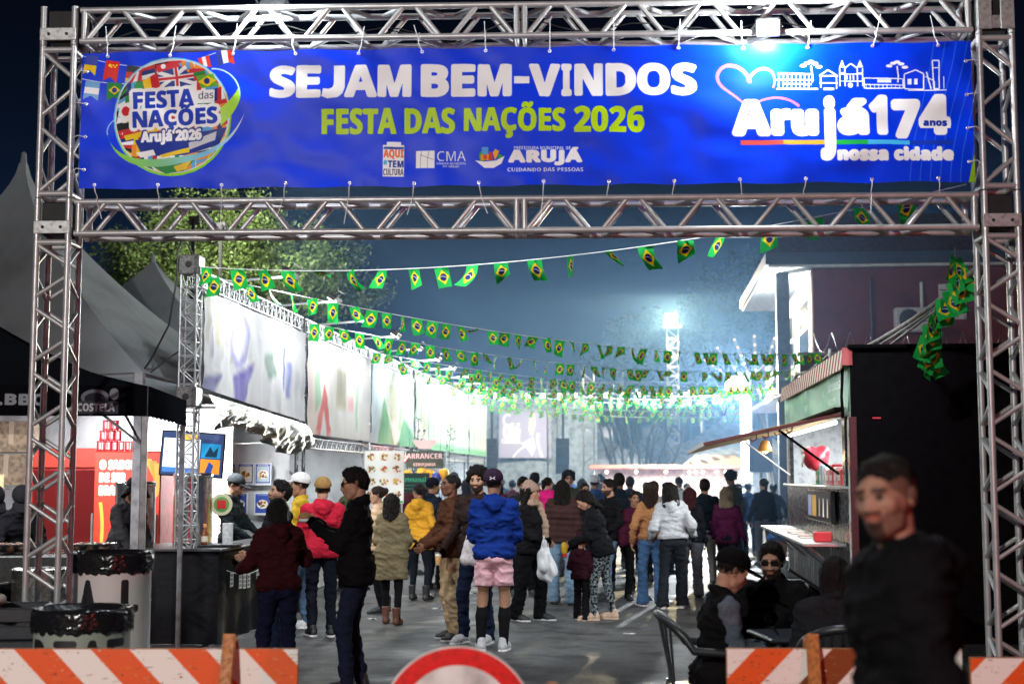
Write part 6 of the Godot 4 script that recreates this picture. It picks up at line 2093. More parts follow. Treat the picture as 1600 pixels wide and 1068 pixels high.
	slab(flap, "hinge_cover", Vector3(-0.1, 2.38, -2.85), Vector3(-0.01, 2.42, 2.65), black, 0.01)
	for q in 4: part(flap, "hook", tube_mesh([Vector3(-0.5 - q * 0.12, 2.24 - q * 0.03, 2.5), Vector3(-0.5 - q * 0.12, 2.19 - q * 0.03, 2.5), Vector3(-0.54 - q * 0.12, 2.17 - q * 0.03, 2.5), Vector3(-0.56 - q * 0.12, 2.2 - q * 0.03, 2.5)], 0.007, 5), mat(C(0.3, 0.03, 0.04), 0.4, 0, 0))
	tube(t, "gas_strut", Vector3(-0.02, 1.75, 2.35), Vector3(-0.62, 2.2, 2.35), 0.014, black)
	tube(t, "gas_strut", Vector3(-0.02, 1.75, -2.55), Vector3(-0.62, 2.2, -2.55), 0.014, steel)
	# serving shelf, inner shelf and the lit inside
	slab(t, "serving_shelf", Vector3(-0.42, 1.03, -2.7), Vector3(-0.01, 1.06, 2.7), steel, 0.006)
	for q in 4: tube(t, "shelf_brace", Vector3(-0.36, 1.03, -2.4 + q * 1.6), Vector3(-0.02, 0.75, -2.4 + q * 1.6), 0.012, steel)
	slab(t, "sill", Vector3(-0.08, 1.6, -2.85), Vector3(0.3, 1.63, 2.85), steel, 0.006)
	slab(t, "cupboard", Vector3(1.8, 1.2, -2.6), Vector3(2.24, 2.3, -0.4), white, 0.01)
	slab(t, "cooker_hood", Vector3(1.5, 2.1, 0.2), Vector3(2.24, 2.5, 2.0), steel, 0.01)
	for q in 2: slab(t, "inner_shelf", Vector3(1.9, 1.5 + q * 0.4, -0.3), Vector3(2.24, 1.53 + q * 0.4, 2.6), white, 0.004)
	slab(t, "lamp_tube", Vector3(0.9, 2.54, -1.6), Vector3(0.98, 2.595, 1.6), glow_mat(C(0.9, 0.97, 1.0), 8.0), 0.01)  # unseen ceiling lamp, placed to light the truck's inside
	area_light(t, T(0.94, 2.52, 0.0, 0, -PI / 2), Vector2(0.3, 3.2), C(0.9, 0.97, 1.0), 24.0)
	slab(t, "unseen_strip_lamp", Vector3(-0.05, 2.26, -2.5), Vector3(-0.02, 2.3, 2.3), glow_mat(C(0.95, 0.98, 1.0), 3.0), 0.005)  # unseen source, placed to light the flap's underside and the shelf
	area_light(t, T(-0.07, 2.27, -0.1, PI / 2, -0.75), Vector2(4.8, 0.05), C(0.95, 0.98, 1.0), 2.5)
	for q in 2:
		var w := part(t, "wheel", lathe_mesh([[0.0, 0.1], [0.2, 0.1], [0.22, 0.11], [0.36, 0.11], [0.38, 0.07], [0.38, -0.07], [0.36, -0.11], [0.0, -0.11]], 28), black, T(0.16, 0.38, [-1.4, 1.2][q], 0, 0, PI / 2))
		part(w, "rim", lathe_mesh([[0.0, 0.115], [0.18, 0.115], [0.2, 0.105]], 20), steel)
	slab(t, "tow_bar", Vector3(1.05, 0.38, 3.16), Vector3(1.15, 0.46, 4.1), black, 0.01)
	slab(t, "tail_marker", Vector3(0.2, 2.28, 3.151), Vector3(0.28, 2.295, 3.16), mat(C(0.6, 0.05, 0.08), 0.3, 0, 0), 0.002)
	# things on the truck
	var tv := thing("menu_screen", "dark menu screen with white and yellow columns on the truck's side", "screen", SV(1.96, 1.4, 15.9), STREET_TURN)
	slab(tv, "case", Vector3(-0.03, -0.17, -1.05), Vector3(0.02, 0.17, 1.05), mat(C(0.01, 0.01, 0.012), 0.3, 0, 0), 0.01)
	var ms := Sheet.new().start(180, 30, 5.0, H("0a0d14"))
	ms.rect(6, 3, 36, 27, H("8f98b8"))
	ms.rect(40, 3, 74, 27, H("c99a3c"))
	for q in 3: ms.poly([Vector2(92 + q * 30, 26), Vector2(96 + q * 30, 6), Vector2(102 + q * 30, 6), Vector2(104 + q * 30, 26)], H(["b8a080", "e4e0dc", "c8b89c"][q]))
	var mq := MB.new()
	mq.quad(Vector3(-0.034, -0.15, -1.03), Vector3(-0.034, 0.15, -1.03), Vector3(-0.034, 0.15, 1.03), Vector3(-0.034, -0.15, 1.03))
	part(tv, "display", mq.done(), print_mat(ms.done(2.0), 0.3, 0.5))
	var b1 := thing("red_balloon_bunch", "round red and white bobble ornament standing on the truck's sill", "ornament", SV(2.06, 1.63, 17.1), 0)
	var bm := net([[Vector3(0, 0.3, 0), Vector3(0.15, 0.14, 0.15)], [Vector3(-0.07, 0.37, 0.03), Vector3(0.09, 0.09, 0.09)], [Vector3(0.07, 0.38, 0.02), Vector3(0.09, 0.09, 0.09)], [Vector3(0, 0.22, 0.1), Vector3(0.08, 0.07, 0.06)]], 0.02, 0.018)
	part(b1, "ball", bm.done(), mat(C(0.55, 0.03, 0.05), 0.35, 0, 1, 4))
	for q in 5: part(b1, "white_spot", lathe_mesh([[0.0, 0.01], [0.03, 0.008], [0.035, 0.0]], 10), mat(C(0.8, 0.75, 0.75), 0.5, 0, 0), Transform3D(Basis(Vector3.BACK, PI / 2) , Vector3(-0.15, 0.24 + 0.05 * q, -0.08 + 0.06 * (q % 3))))
	part(b1, "stand", lathe_mesh([[0.0, 0.0], [0.06, 0.0], [0.06, 0.01], [0.012, 0.02], [0.012, 0.2]], 12), steel)
	for q in 7:
		var pk := thing("snack_packet", "small %s packet on the truck's sill, number %s from the near pillar" % [["red", "white and red", "red", "pink", "white", "pale blue", "green"][q], ["one", "two", "three", "four", "five", "six", "seven"][q]], "packet", SV(2.1, 1.632, 15.0 + q * 0.32), STREET_TURN, "packets on the truck's sill")
		var pc: Color = [C(0.6, 0.05, 0.06), C(0.7, 0.5, 0.5), C(0.5, 0.03, 0.05), C(0.7, 0.3, 0.35), C(0.75, 0.75, 0.75), C(0.3, 0.5, 0.7), C(0.05, 0.4, 0.15)][q]
		slab(pk, "pack", Vector3(-0.06, 0, -0.12), Vector3(0.06, 0.17 + 0.03 * (q % 3), 0.12), mat(pc, 0.4, 0, 1, 4), 0.012)
		slab(pk, "label", Vector3(-0.064, 0.05, -0.08), Vector3(-0.061, 0.11, 0.08), mat(C(0.8, 0.8, 0.78), 0.5, 0, 0), 0.001)
	for q in 9:
		var fl2 := thing("leaflet", "paper leaflet lying on the truck's serving shelf", "leaflet", SV(1.78 + 0.03 * (q % 3), 1.062, 15.6 + q * 0.34), STREET_TURN + 0.2 * sin(q * 5.0), "leaflets on the serving shelf")
		slab(fl2, "sheet", Vector3(-0.1, 0, -0.14), Vector3(0.1, 0.006, 0.14), mat([C(0.6, 0.55, 0.5), C(0.5, 0.15, 0.15), C(0.65, 0.65, 0.6)][q % 3], 0.6, 0, 1, 5), 0.001)
	var rb := thing("red_box", "small red box at the near end of the truck's serving shelf", "box", SV(1.82, 1.062, 14.7), STREET_TURN)
	slab(rb, "box", Vector3(-0.09, 0, -0.07), Vector3(0.09, 0.1, 0.07), mat(C(0.6, 0.03, 0.04), 0.4, 0, 0), 0.01)
	slab(rb, "slot", Vector3(-0.05, 0.101, -0.008), Vector3(0.05, 0.103, 0.008), black, 0.0)
	var hw := thing("heat_lamp", "small warm round lamp hung under the truck's flap", "lamp", SV(1.55, 2.05, 18.2), 0)
	part(hw, "shade", lathe_mesh([[0.03, 0.14], [0.05, 0.13], [0.09, 0.02], [0.095, 0.0], [0.085, 0.0], [0.045, 0.11]], 18), mat(C(0.6, 0.3, 0.08), 0.4, 0.3, 0))
	part(hw, "bulb", lathe_mesh([[0.0, -0.03], [0.04, -0.01], [0.045, 0.03], [0.02, 0.08]], 12), glow_mat(C(1.0, 0.6, 0.2), 3.0))
	part(hw, "cord", tube_mesh([Vector3(0, 0.13, 0), Vector3(0, 0.27, 0)], 0.005, 5), black)
	var hl := OmniLight3D.new()
	hl.name = "lamp_light"
	hl.light_color = C(1.0, 0.65, 0.3)
	hl.light_energy = 0.15
	hl.light_size = 0.05
	hl.shadow_enabled = true
	hw.add_child(hl)
	hl.position = Vector3(0, -0.08, 0)

# ---------------------------------------------------------------- house on the right
func right_house() -> void:
	var h := thing("maroon_house", "two-storey maroon house with a white overhanging eave behind the food truck", "house", SV(3.85, 0, 32), STREET_TURN)
	var wallm := mat(C(0.125, 0.022, 0.03), 0.85, 0, 1, 0.25)
	var pale := mat(C(0.55, 0.55, 0.54), 0.8, 0, 2, 0.4)
	var darkm := mat(C(0.03, 0.035, 0.045), 0.5, 0, 1)
	slab(h, "front_wall", Vector3(0, 0, -0.25), Vector3(12, 6.45, 0.0), wallm, 0.02)
	slab(h, "street_wall", Vector3(0, 0, -8), Vector3(0.25, 6.45, -0.251), pale, 0.02)  # pale colour stands in for street lamps lighting this side
	slab(h, "eave", Vector3(-1.0, 6.46, -8.3), Vector3(12.3, 6.56, 0.15), mat(C(0.5, 0.5, 0.48), 0.8, 0, 1), 0.01)
	slab(h, "fascia", Vector3(-1.03, 6.52, 0.151), Vector3(12.3, 6.8, 0.2), mat(C(0.02, 0.03, 0.06), 0.6, 0, 1), 0.01)
	slab(h, "fascia", Vector3(-1.06, 6.52, -8.3), Vector3(-1.001, 6.8, 0.2), mat(C(0.02, 0.03, 0.06), 0.6, 0, 1), 0.01)
	var rf := MB.new()
	rf.sheet(10, 6, func(u, v): return Vector3(-1.0 + 13.2 * u + 1.2 * v * (1 - 2 * u), 6.8 + 1.6 * v, 0.15 - 4.0 * v), 0.05)
	var roof := part(h, "roof", rf.done(), mat(C(0.16, 0.045, 0.05), 0.8, 0, 2, 0.5))
	var rf2 := MB.new()
	rf2.sheet(6, 6, func(u, v): return Vector3(-1.0 + 1.2 * v, 6.8 + 1.6 * v, -8.3 + 4.45 * v * 0.98 + 8.4 * (1 - v) * u + 0.1 * v * u), 0.05)
	part(roof, "hip", rf2.done(), mat(C(0.16, 0.045, 0.05), 0.8, 0, 2, 0.5))
	# windows of the street wall
	for q in 2:
		var z := -1.6 - q * 3.4
		var w := holder(h, "window")
		slab(w, "frame", Vector3(-0.03, 4.5, z - 1.0), Vector3(-0.002, 5.9, z + 1.0), mat(C(0.5, 0.52, 0.55), 0.5, 0.2, 0), 0.01)
		for j in 2: slab(w, "pane", Vector3(-0.045, 4.58 + j * 0.68, z - 0.92), Vector3(-0.031, 5.16 + j * 0.68, z + 0.92), mat(C(0.01, 0.014, 0.02), 0.08, 0, 0), 0.004)
	var bl := holder(h, "balcony")
	slab(bl, "slab", Vector3(-0.9, 3.5, -7.5), Vector3(-0.001, 3.62, -0.4), pale, 0.01)
	for q in 18: tube(bl, "baluster", Vector3(-0.86, 3.62, -7.4 + q * 0.4), Vector3(-0.86, 4.45, -7.4 + q * 0.4), 0.015, darkm)
	bar(bl, "rail", Vector3(-0.86, 4.47, -7.45), Vector3(-0.86, 4.47, -0.45), 0.05, 0.05, darkm)
	slab(h, "corner_pillar", Vector3(-0.75, 0, -0.95), Vector3(-0.45, 6.45, -0.65), mat(C(0.05, 0.06, 0.08), 0.7, 0, 1), 0.01)
	# front wall: window, pipes
	var fw := holder(h, "window")
	slab(fw, "frame", Vector3(2.8, 5.25, 0.001), Vector3(3.4, 6.05, 0.05), pale, 0.01)
	slab(fw, "pane", Vector3(2.86, 5.31, 0.051), Vector3(3.34, 5.99, 0.056), mat(C(0.5, 0.48, 0.42), 0.2, 0, 0), 0.002)
	for q in 4: tube(fw, "bar", Vector3(2.82, 5.4 + q * 0.17, 0.075), Vector3(3.38, 5.4 + q * 0.17, 0.075), 0.012, darkm)
	for q in 2: tube(fw, "bar", Vector3(3.0 + q * 0.2, 5.28, 0.075), Vector3(3.0 + q * 0.2, 6.02, 0.075), 0.01, darkm)
	tube(h, "drain_pipe", Vector3(1.3, 4.6, 0.05), Vector3(1.3, 6.2, 0.05), 0.03, darkm)
	tube(h, "conduit", Vector3(2.42, 5.5, 0.05), Vector3(2.42, 6.1, 0.05), 0.04, pale)
	var lw := thing("boundary_wall", "dark boundary wall with a coping and a coil of wire below the maroon house", "wall", SV(3.2, 0, 29), STREET_TURN)
	slab(lw, "wall", Vector3(0, 0.13, -0.2), Vector3(9, 4.2, 0.0), mat(C(0.05, 0.03, 0.035), 0.9, 0, 2, 0.4), 0.01)
	slab(lw, "coping", Vector3(-0.05, 4.201, -0.25), Vector3(9, 4.27, 0.05), mat(C(0.22, 0.2, 0.2), 0.8, 0, 1), 0.01)
	var coil := []
	for q in 240: coil.append(Vector3(0.2 + q * 0.03, 4.48 + 0.2 * sin(q * 0.5), -0.1 + 0.2 * cos(q * 0.5)))
	part(lw, "wire_coil", tube_mesh(coil, 0.006, 4), mat(C(0.3, 0.3, 0.3), 0.4, 0.8, 0))
	var ac := thing("air_conditioner", "white outdoor air conditioner unit on the maroon wall", "air conditioner", h.transform * Vector3(2.2, 4.95, 0.0), STREET_TURN)
	slab(ac, "case", Vector3(-0.42, 0, 0.03), Vector3(0.42, 0.55, 0.33), mat(C(0.5, 0.5, 0.5), 0.6, 0, 2, 2), 0.02)
	part(ac, "fan_grille", lathe_mesh([[0.0, 0.02], [0.2, 0.02], [0.22, 0.012], [0.23, 0.0]], 24), darkm, T(-0.12, 0.28, 0.331, 0, PI / 2))
	for q in 4: slab(ac, "louvre", Vector3(0.18, 0.14 + q * 0.08, 0.331), Vector3(0.38, 0.165 + q * 0.08, 0.338), darkm, 0.002)
	for q in 2: slab(ac, "bracket", Vector3(-0.36 + q * 0.68, -0.05, 0.0), Vector3(-0.32 + q * 0.68, 0.0, 0.4), darkm, 0.004)
	# bundle of cables from the gate's right column over the truck
	var cb := thing("cable_bundle", "bundle of pale cables running from the gate's right column down past the truck", "cable", Vector3.ZERO)
	for q in 3:
		var pts := []
		for j in 13:
			var k := j / 12.0
			var a := Vector3(3.62, 3.34, -10.75).lerp(Vector3(3.95, 3.14, -19.3), k)
			pts.append(a + Vector3(0.03 * q + 0.03 * sin(k * 9 + q), -0.16 * sin(k * PI) - 0.05 * q * sin(k * PI), 0))
		for j in range(1, 7): pts.append(Vector3(3.95, 3.14, -19.3).lerp(Vector3(5.2, 3.35, -28), j / 6.0) + Vector3(0.02 * q, -0.15 * sin(j / 6.0 * PI), 0))
		part(cb, "lead", tube_mesh(pts, [0.022, 0.013, 0.013][q], 6), mat(C(0.5, 0.48, 0.45), 0.6, 0, 1))

# ---------------------------------------------------------------- the far end of the street
func simple_tower(at: Vector3, top: float, w: float, label: String) -> Node3D:
	var o := thing("truss_tower", label, "truss tower", at, STREET_TURN, "truss towers at the far end")
	var m := lattice(Vector3(0, 0.02, 0), Vector3(0, top, 0), Vector3.RIGHT, w, Vector3.BACK, w, int(top / 0.3), 0.022)
	part(o, "chords", m[0], mats.alu)
	part(o, "bracing", m[1], mats.alu)
	return o

func far_end() -> void:
	var dark := mat(C(0.02, 0.022, 0.026), 0.7, 0, 1)
	var t1 := simple_tower(SV(0.95, 0, 45.3), 6.5, 0.36, "tall truss tower carrying the warm floodlight over the crowd")
	slab(t1, "head_plate", Vector3(-0.3, 6.5, -0.3), Vector3(0.3, 6.56, 0.3), dark, 0.01)
	floodlight("floodlight", "big warm floodlight on top of the tall truss tower", SV(0.9, 6.8, 45.1), SV(-0.5, 1.0, 24), Vector2(0.36, 0.3), C(1.0, 0.84, 0.52), 200.0, 80.0, "floodlights over the crowd")
	floodlight("floodlight", "glaring white floodlight among the flags by the white pole", SV(2.24, 3.95, 34.2), SV(-1.0, 0.5, 20), Vector2(0.5, 0.4), C(0.92, 0.97, 1.0), 190.0, 70.0, "floodlights over the crowd")
	simple_tower(SV(-3.4, 0, 52), 5.3, 0.36, "truss tower right of the stage picture")
	simple_tower(SV(-1.85, 0, 47), 5.2, 0.36, "truss tower between the hanging loudspeaker and the bare tree")
	simple_tower(SV(-6.9, 0, 52), 5.3, 0.36, "truss tower at the stage's outer end behind the stalls")
	# lit gantry over the stage
	var g := thing("lit_gantry", "long overhead truss with a row of warm stage lamps", "truss", SV(0, 0, 53), STREET_TURN)
	var gm := lattice(Vector3(-7.2, 5.1, 0), Vector3(2.4, 5.1, 0), Vector3.UP, 0.4, Vector3.BACK, 0.4, 26, 0.025)
	part(g, "chords", gm[0], mats.alu)
	part(g, "bracing", gm[1], mats.alu)
	tube(g, "leg", Vector3(2.2, 0, 0), Vector3(2.2, 5.0, 0), 0.08, mats.alu)
	for q in 16:
		var l := holder(g, "stage_lamp", T(-6.8 + q * 0.6, 4.82, 0.1))
		slab(l, "can", Vector3(-0.09, -0.1, -0.12), Vector3(0.09, 0.1, 0.1), dark, 0.02)
		slab(l, "lamp_face", Vector3(-0.075, -0.085, 0.101), Vector3(0.075, 0.085, 0.108), glow_mat(C(1.0, 0.88, 0.62), 9.0), 0.004)
	area_light(g, T(-2.4, 4.7, 0.3, 0, -0.9), Vector2(9.0, 0.3), C(1.0, 0.92, 0.75), 60.0)
	# stage with its picture
	var sg := thing("stage", "far stage with a pale violet picture hung at its back", "stage", SV(-4.9, 0, 56), STREET_TURN)
	slab(sg, "deck", Vector3(-3, 0, -3), Vector3(3, 1.0, 2), dark, 0.02)
	var bk := MB.new()
	bk.sheet(12, 6, func(u, v): return Vector3(-3 + 6 * u, 1.0 + 4.0 * v, -1.0 + 0.08 * sin(u * 14)), 0.01)
	part(sg, "back_cloth", bk.done(), mat(C(0.42, 0.48, 0.52), 0.8, 0, 2, 0.3))
	var ps := Sheet.new().start(82, 72, 6.0, H("c4bed8"))
	ps.text("Olé", font("Droid Serif", 0, 700), 6, 18, 34, 44, H("ffffff"), 1.5)
	ps.text("Cantina", font("Droid Serif", 0, 400), 4, 42, 34, 50, H("ffffff"), 0.5)
	ps.curve(Vector2(10, 22), Vector2(2, 10), Vector2(14, 0), Vector2(18, 8), 4.0, H("ffffff"))
	ps.poly([Vector2(48, 6), Vector2(56, 2), Vector2(58, 20), Vector2(52, 40), Vector2(46, 30)], H("ffe9da"))
	ps.poly([Vector2(34, 50), Vector2(54, 40), Vector2(58, 56), Vector2(52, 70), Vector2(44, 58)], H("ffffff"))
	ps.curve(Vector2(22, 72), Vector2(30, 60), Vector2(36, 56), Vector2(44, 54), 3.0, H("ffffff"))
	ps.curve(Vector2(62, 34), Vector2(58, 46), Vector2(64, 60), Vector2(68, 72), 5.0, H("f4f0fa"))
	var pp := MB.new()
	pp.quad(Vector3(-1.0, 2.5, -0.7), Vector3(-1.0, 4.4, -0.7), Vector3(1.15, 4.4, -0.7), Vector3(1.15, 2.5, -0.7))
	part(sg, "picture", pp.done(), print_mat(ps.done(2.0), 0.6))
	for q in 2:
		var spk := thing("hanging_loudspeaker", ["tall dark loudspeaker hung beside the last printed panel", "tall dark loudspeaker hung right of the stage picture"][q], "loudspeaker", SV([-5.26, -2.79][q], 0, 48), STREET_TURN, "loudspeakers hung by the stage")
		for j in 4:
			var sp := part(spk, "cabinet", box_mesh(Vector3(0.44, 0.29, 0.4), 0.015), mat(C(0.03, 0.035, 0.045), 0.7, 0, 0), T(0, 2.9 - j * 0.3, 0.02 * j * j, 0, 0.04 * j))
			part(sp, "grille", box_mesh(Vector3(0.4, 0.25, 0.01), 0.004), mat(C(0.05, 0.055, 0.065), 0.8, 0, 0), T(0, 0, 0.206))
		tube(spk, "chain", Vector3(0, 3.05, 0), Vector3(0, 4.9, 0), 0.015, dark)
		tube(spk, "stand_pole", Vector3(0, 0, -0.3), Vector3(0, 4.9, -0.3), 0.04, dark)
	# far tents
	for q in 5:
		var c: Vector2 = [Vector2(-2.3, 60), Vector2(0.6, 63), Vector2(2.9, 48), Vector2(6.5, 52), Vector2(-6.5, 64)][q]
		var tt := thing("pyramid_tent", ["far white tent behind the hanging loudspeaker", "far white tent behind the bare tree", "far white tent with a steep peak left of the parking sign", "far white tent right of the parking sign", "far white tent behind the stage"][q], "tent", SV(c.x, 0, c.y), STREET_TURN, "white pyramid tents")
		var m := backlit(mat(C(0.6, 0.63, 0.66), 0.7, 0, 2, 0.3), Color(0.2, 0.2, 0.2))
		for side in 4:
			var b := MB.new()
			var bs := Basis(Vector3.UP, side * PI / 2)
			b.sheet(8, 12, func(u, v):
				var w := pow(1.0 - v, 1.6) * 2.4 + 0.03
				return bs * Vector3((u * 2.0 - 1.0) * w, lerpf(2.45, 4.1, v), w), 0.003)
			part(tt, "roof_panel", b.done(), m)
			tube(tt, "leg", bs * Vector3(2.4, 0, 2.4), bs * Vector3(2.4, 2.45, 2.4), 0.04, dark)
			var vb := MB.new()
			vb.sheet(8, 1, func(u, v): return bs * Vector3((u * 2 - 1) * 2.42, 2.2 + 0.25 * v, 2.43), 0.002)
			part(tt, "valance", vb.done(), m)
		var bw := MB.new()
		bw.sheet(8, 3, func(u, v): return Vector3(-2.3 + 4.6 * u, 0.1 + 2.1 * v, -2.3 + 0.04 * sin(u * 20)), 0.003)
		part(tt, "back_wall", bw.done(), m)
		part(tt, "lamp_tube", box_mesh(Vector3(1.4, 0.05, 0.05), 0.01), glow_mat(C(0.95, 0.98, 1.0), 6.0), T(0, 2.3, 0.6))  # unseen lamp, placed so the tent looks lit from within
		area_light(tt, T(0, 2.25, 0.6, 0, -PI / 2), Vector2(1.4, 0.3), C(0.95, 0.98, 1.0), 30.0)
	# low brightly lit stall with a red roof edge, and one with an orange roof
	for q in 2:
		var o := thing("lit_kiosk", ["low bright kiosk with a red roof edge behind the crowd", "small kiosk with an orange roof left of the white pole"][q], "kiosk", SV([0.6, 2.0][q], 0, [38.5, 39.5][q]), STREET_TURN)
		var w: float = [1.9, 0.9][q]
		var rc: Color = [C(0.5, 0.12, 0.1), C(0.6, 0.28, 0.06)][q]
		slab(o, "counter", Vector3(-w, 0, 0), Vector3(w, 1.05, 0.5), mat([C(0.6, 0.3, 0.3), C(0.5, 0.1, 0.1)][q], 0.5, 0, 1), 0.02)
		var b := MB.new()
		b.sheet(8, 4, func(u, v): return Vector3((u * 2 - 1) * (w + 0.2) * (1 - 0.5 * v * q), 1.95 + [0.12, 0.4][q] * v, 0.7 - 1.5 * v), 0.02)
		part(o, "roof", b.done(), backlit(mat(rc, 0.6, 0, 1), Color(0.4, 0.4, 0.4)))
		slab(o, "back_panel", Vector3(-w, 1.05, -0.8), Vector3(w, 2.0, -0.75), mat(C(0.7, 0.6, 0.55), 0.6, 0, 1), 0.01)
		for j in 4: tube(o, "leg", Vector3((w + 0.05) * (1 if j % 2 else -1), 0, 0.6 if j < 2 else -0.8), Vector3((w + 0.05) * (1 if j % 2 else -1), 1.95, 0.6 if j < 2 else -0.8), 0.025, mats.alu)
		for j in 5: part(o, "lamp_bulb", lathe_mesh([[0.0, -0.05], [0.05, 0.0], [0.0, 0.05]], 10), glow_mat(C(1.0, 0.93, 0.8), 14.0), T(-w * 0.85 + j * w * 0.42, 1.86, 0.45))
		area_light(o, T(0, 1.8, 0.0, 0, -PI / 2), Vector2(w * 1.6, 0.5), C(1.0, 0.93, 0.82), 12.0)
	# fairground ride of lit trusses
	var rd := thing("fairground_ride", "lattice fairground ride strung with warm bulbs behind the flags", "ride", SV(4.0, 0, 50), STREET_TURN)
	var arms := MB.new()
	var bulb := box_mesh(Vector3.ONE * 0.07, 0.02)
	for q in 9:
		var a := q * 0.36 - 0.2
		var tip := Vector3(cos(a) * 2.0, 5.2 + sin(a) * 1.5, 0)
		arms.tube(Vector3(0, 4.6, 0), tip, 0.05, 5)
		for j in 7: part(rd, "lamp_bulb", bulb, glow_mat(C(1.0, 0.6, 0.3), 2.5), Transform3D(Basis(Vector3.BACK, a), Vector3(0, 4.6, 0.06).lerp(tip + Vector3(0, 0, 0.06), (j + 1) / 7.0)))
	arms.tube(Vector3(-0.8, 0, 0), Vector3(0, 4.6, 0), 0.09, 6)
	arms.tube(Vector3(0.8, 0, 0), Vector3(0, 4.6, 0), 0.09, 6)
	part(rd, "arms", arms.done(), mat(C(0.4, 0.3, 0.2), 0.5, 0.3, 1))
	# white pole, parking sign, plastic table, bucket
	var pl := thing("white_pole", "thick white concrete pole standing behind the truck's serving flap", "pole", SV(2.5, 0, 34.6))
	part(pl, "shaft", lathe_mesh([[0.16, 0.13], [0.15, 1.0], [0.135, 4.3], [0.0, 4.31]], 20), mat(C(0.62, 0.62, 0.6), 0.8, 0, 2, 1.5))
	part(pl, "arm", tube_mesh([Vector3(0, 4.2, 0), Vector3(-0.2, 4.25, 0.3), Vector3(-0.26, 4.0, 0.5)], 0.03, 6), mats.alu)
	part(pl, "cable_tie", lathe_mesh([[0.152, 1.5], [0.165, 1.51], [0.152, 1.53]], 16), dark)
	var es := Sheet.new().start(36, 62, 7.0, H("5d7088"))
	es.oval(20, 18, 12, 12, H("4e6078"))
	es.oval(20, 18, 10, 10, H("5d7088"))
	es.text("E", font(), 16, 12, 24, 24, H("4a5a70"), 0.5)
	var sn := thing("parking_sign", "grey-blue rectangular sign with a faint E in a circle on a thin post", "sign", SV(2.7, 0, 32.9), STREET_TURN)
	slab(sn, "panel", Vector3(-0.27, 1.83, -0.06), Vector3(0.27, 2.74, 0.0), mat(C(0.08, 0.16, 0.33), 0.5, 0.1, 1), 0.02)
	var eq := MB.new()
	eq.quad(Vector3(-0.18, 1.85, 0.003), Vector3(-0.18, 2.72, 0.003), Vector3(0.26, 2.72, 0.003), Vector3(0.26, 1.85, 0.003))
	part(sn, "face", eq.done(), print_mat(es.done(2.0), 0.5))
	tube(sn, "post", Vector3(0, 0.13, -0.09), Vector3(0, 2.7, -0.09), 0.03, mat(C(0.12, 0.18, 0.17), 0.5, 0.4, 1))
	var tb := thing("plastic_table", "white plastic table behind the woman in the plum jacket", "table", SV(2.75, 0.13, 31.4), STREET_TURN + 0.1)
	slab(tb, "top", Vector3(-0.38, 0.66, -0.38), Vector3(0.38, 0.7, 0.38), mat(C(0.6, 0.6, 0.58), 0.5, 0, 1), 0.015)
	for q in 4: tube(tb, "leg", Vector3(0.33 * (1 if q % 2 else -1), 0, 0.33 * (1 if q < 2 else -1)), Vector3(0.3 * (1 if q % 2 else -1), 0.66, 0.3 * (1 if q < 2 else -1)), 0.03, mat(C(0.6, 0.6, 0.58), 0.5, 0, 1))
	var bu := thing("bucket", "brick-coloured bucket lined with a blue bag on the pavement edge", "bucket", SV(2.55, 0.13, 27.5))
	part(bu, "pail", lathe_mesh([[0.0, 0.0], [0.15, 0.0], [0.19, 0.38], [0.2, 0.38], [0.19, 0.36], [0.0, 0.36]], 20), mat(C(0.3, 0.12, 0.08), 0.6, 0, 1))
	var bag := net([[Vector3(0, 0.44, 0), Vector3(0.2, 0.09, 0.2)], [Vector3(0.06, 0.48, 0.04), Vector3(0.13, 0.08, 0.12)]], 0.04, 0.025)
	crease(bag, 0.03, func(p): return sin(p.x * 40.0) * cos(p.z * 37.0 + p.y * 30.0))
	part(bu, "bag", bag.done(), mat(C(0.03, 0.13, 0.4), 0.35, 0, 0))
	# dark buildings closing the view
	for q in 7:
		var bx: float = [-30.0, -19.0, -9.5, 1.0, 11.0, 21.0, 33.0][q]
		var bh: float = [9.0, 7.5, 5.5, 6.0, 7.0, 8.0, 10.0][q]
		var bd := thing("far_building", ["dark block at the far left behind the tents", "dark low block behind the left tents", "dark block behind the stage", "low dark block closing the street", "dark block behind the right tents", "dark block behind the maroon house", "dark tall block at the far right"][q], "building", SV(bx, 0, 92 + 3 * sin(q * 2.0)), STREET_TURN, "dark buildings closing the view")
		slab(bd, "wall", Vector3(-5, 0, -4), Vector3(5, bh, 0), mat(C(0.12, 0.12, 0.13), 0.9, 0, 2, 0.2), 0.05)
		slab(bd, "parapet", Vector3(-5.1, bh + 0.001, -4.1), Vector3(5.1, bh + 0.3, 0.1), mat(C(0.16, 0.16, 0.16), 0.9, 0, 1), 0.03)
		for j in 6:
			var w := holder(bd, "window")
			slab(w, "frame", Vector3(-4.4 + (j % 3) * 3.2, bh - 2.2 - (j / 3) * 3.0, 0.001), Vector3(-2.9 + (j % 3) * 3.2, bh - 0.9 - (j / 3) * 3.0, 0.06), mat(C(0.2, 0.2, 0.2), 0.7, 0, 0), 0.01)
			slab(w, "pane", Vector3(-4.3 + (j % 3) * 3.2, bh - 2.1 - (j / 3) * 3.0, 0.061), Vector3(-3.0 + (j % 3) * 3.2, bh - 1.0 - (j / 3) * 3.0, 0.07), mat(C(0.02, 0.025, 0.03), 0.1, 0, 0), 0.002)

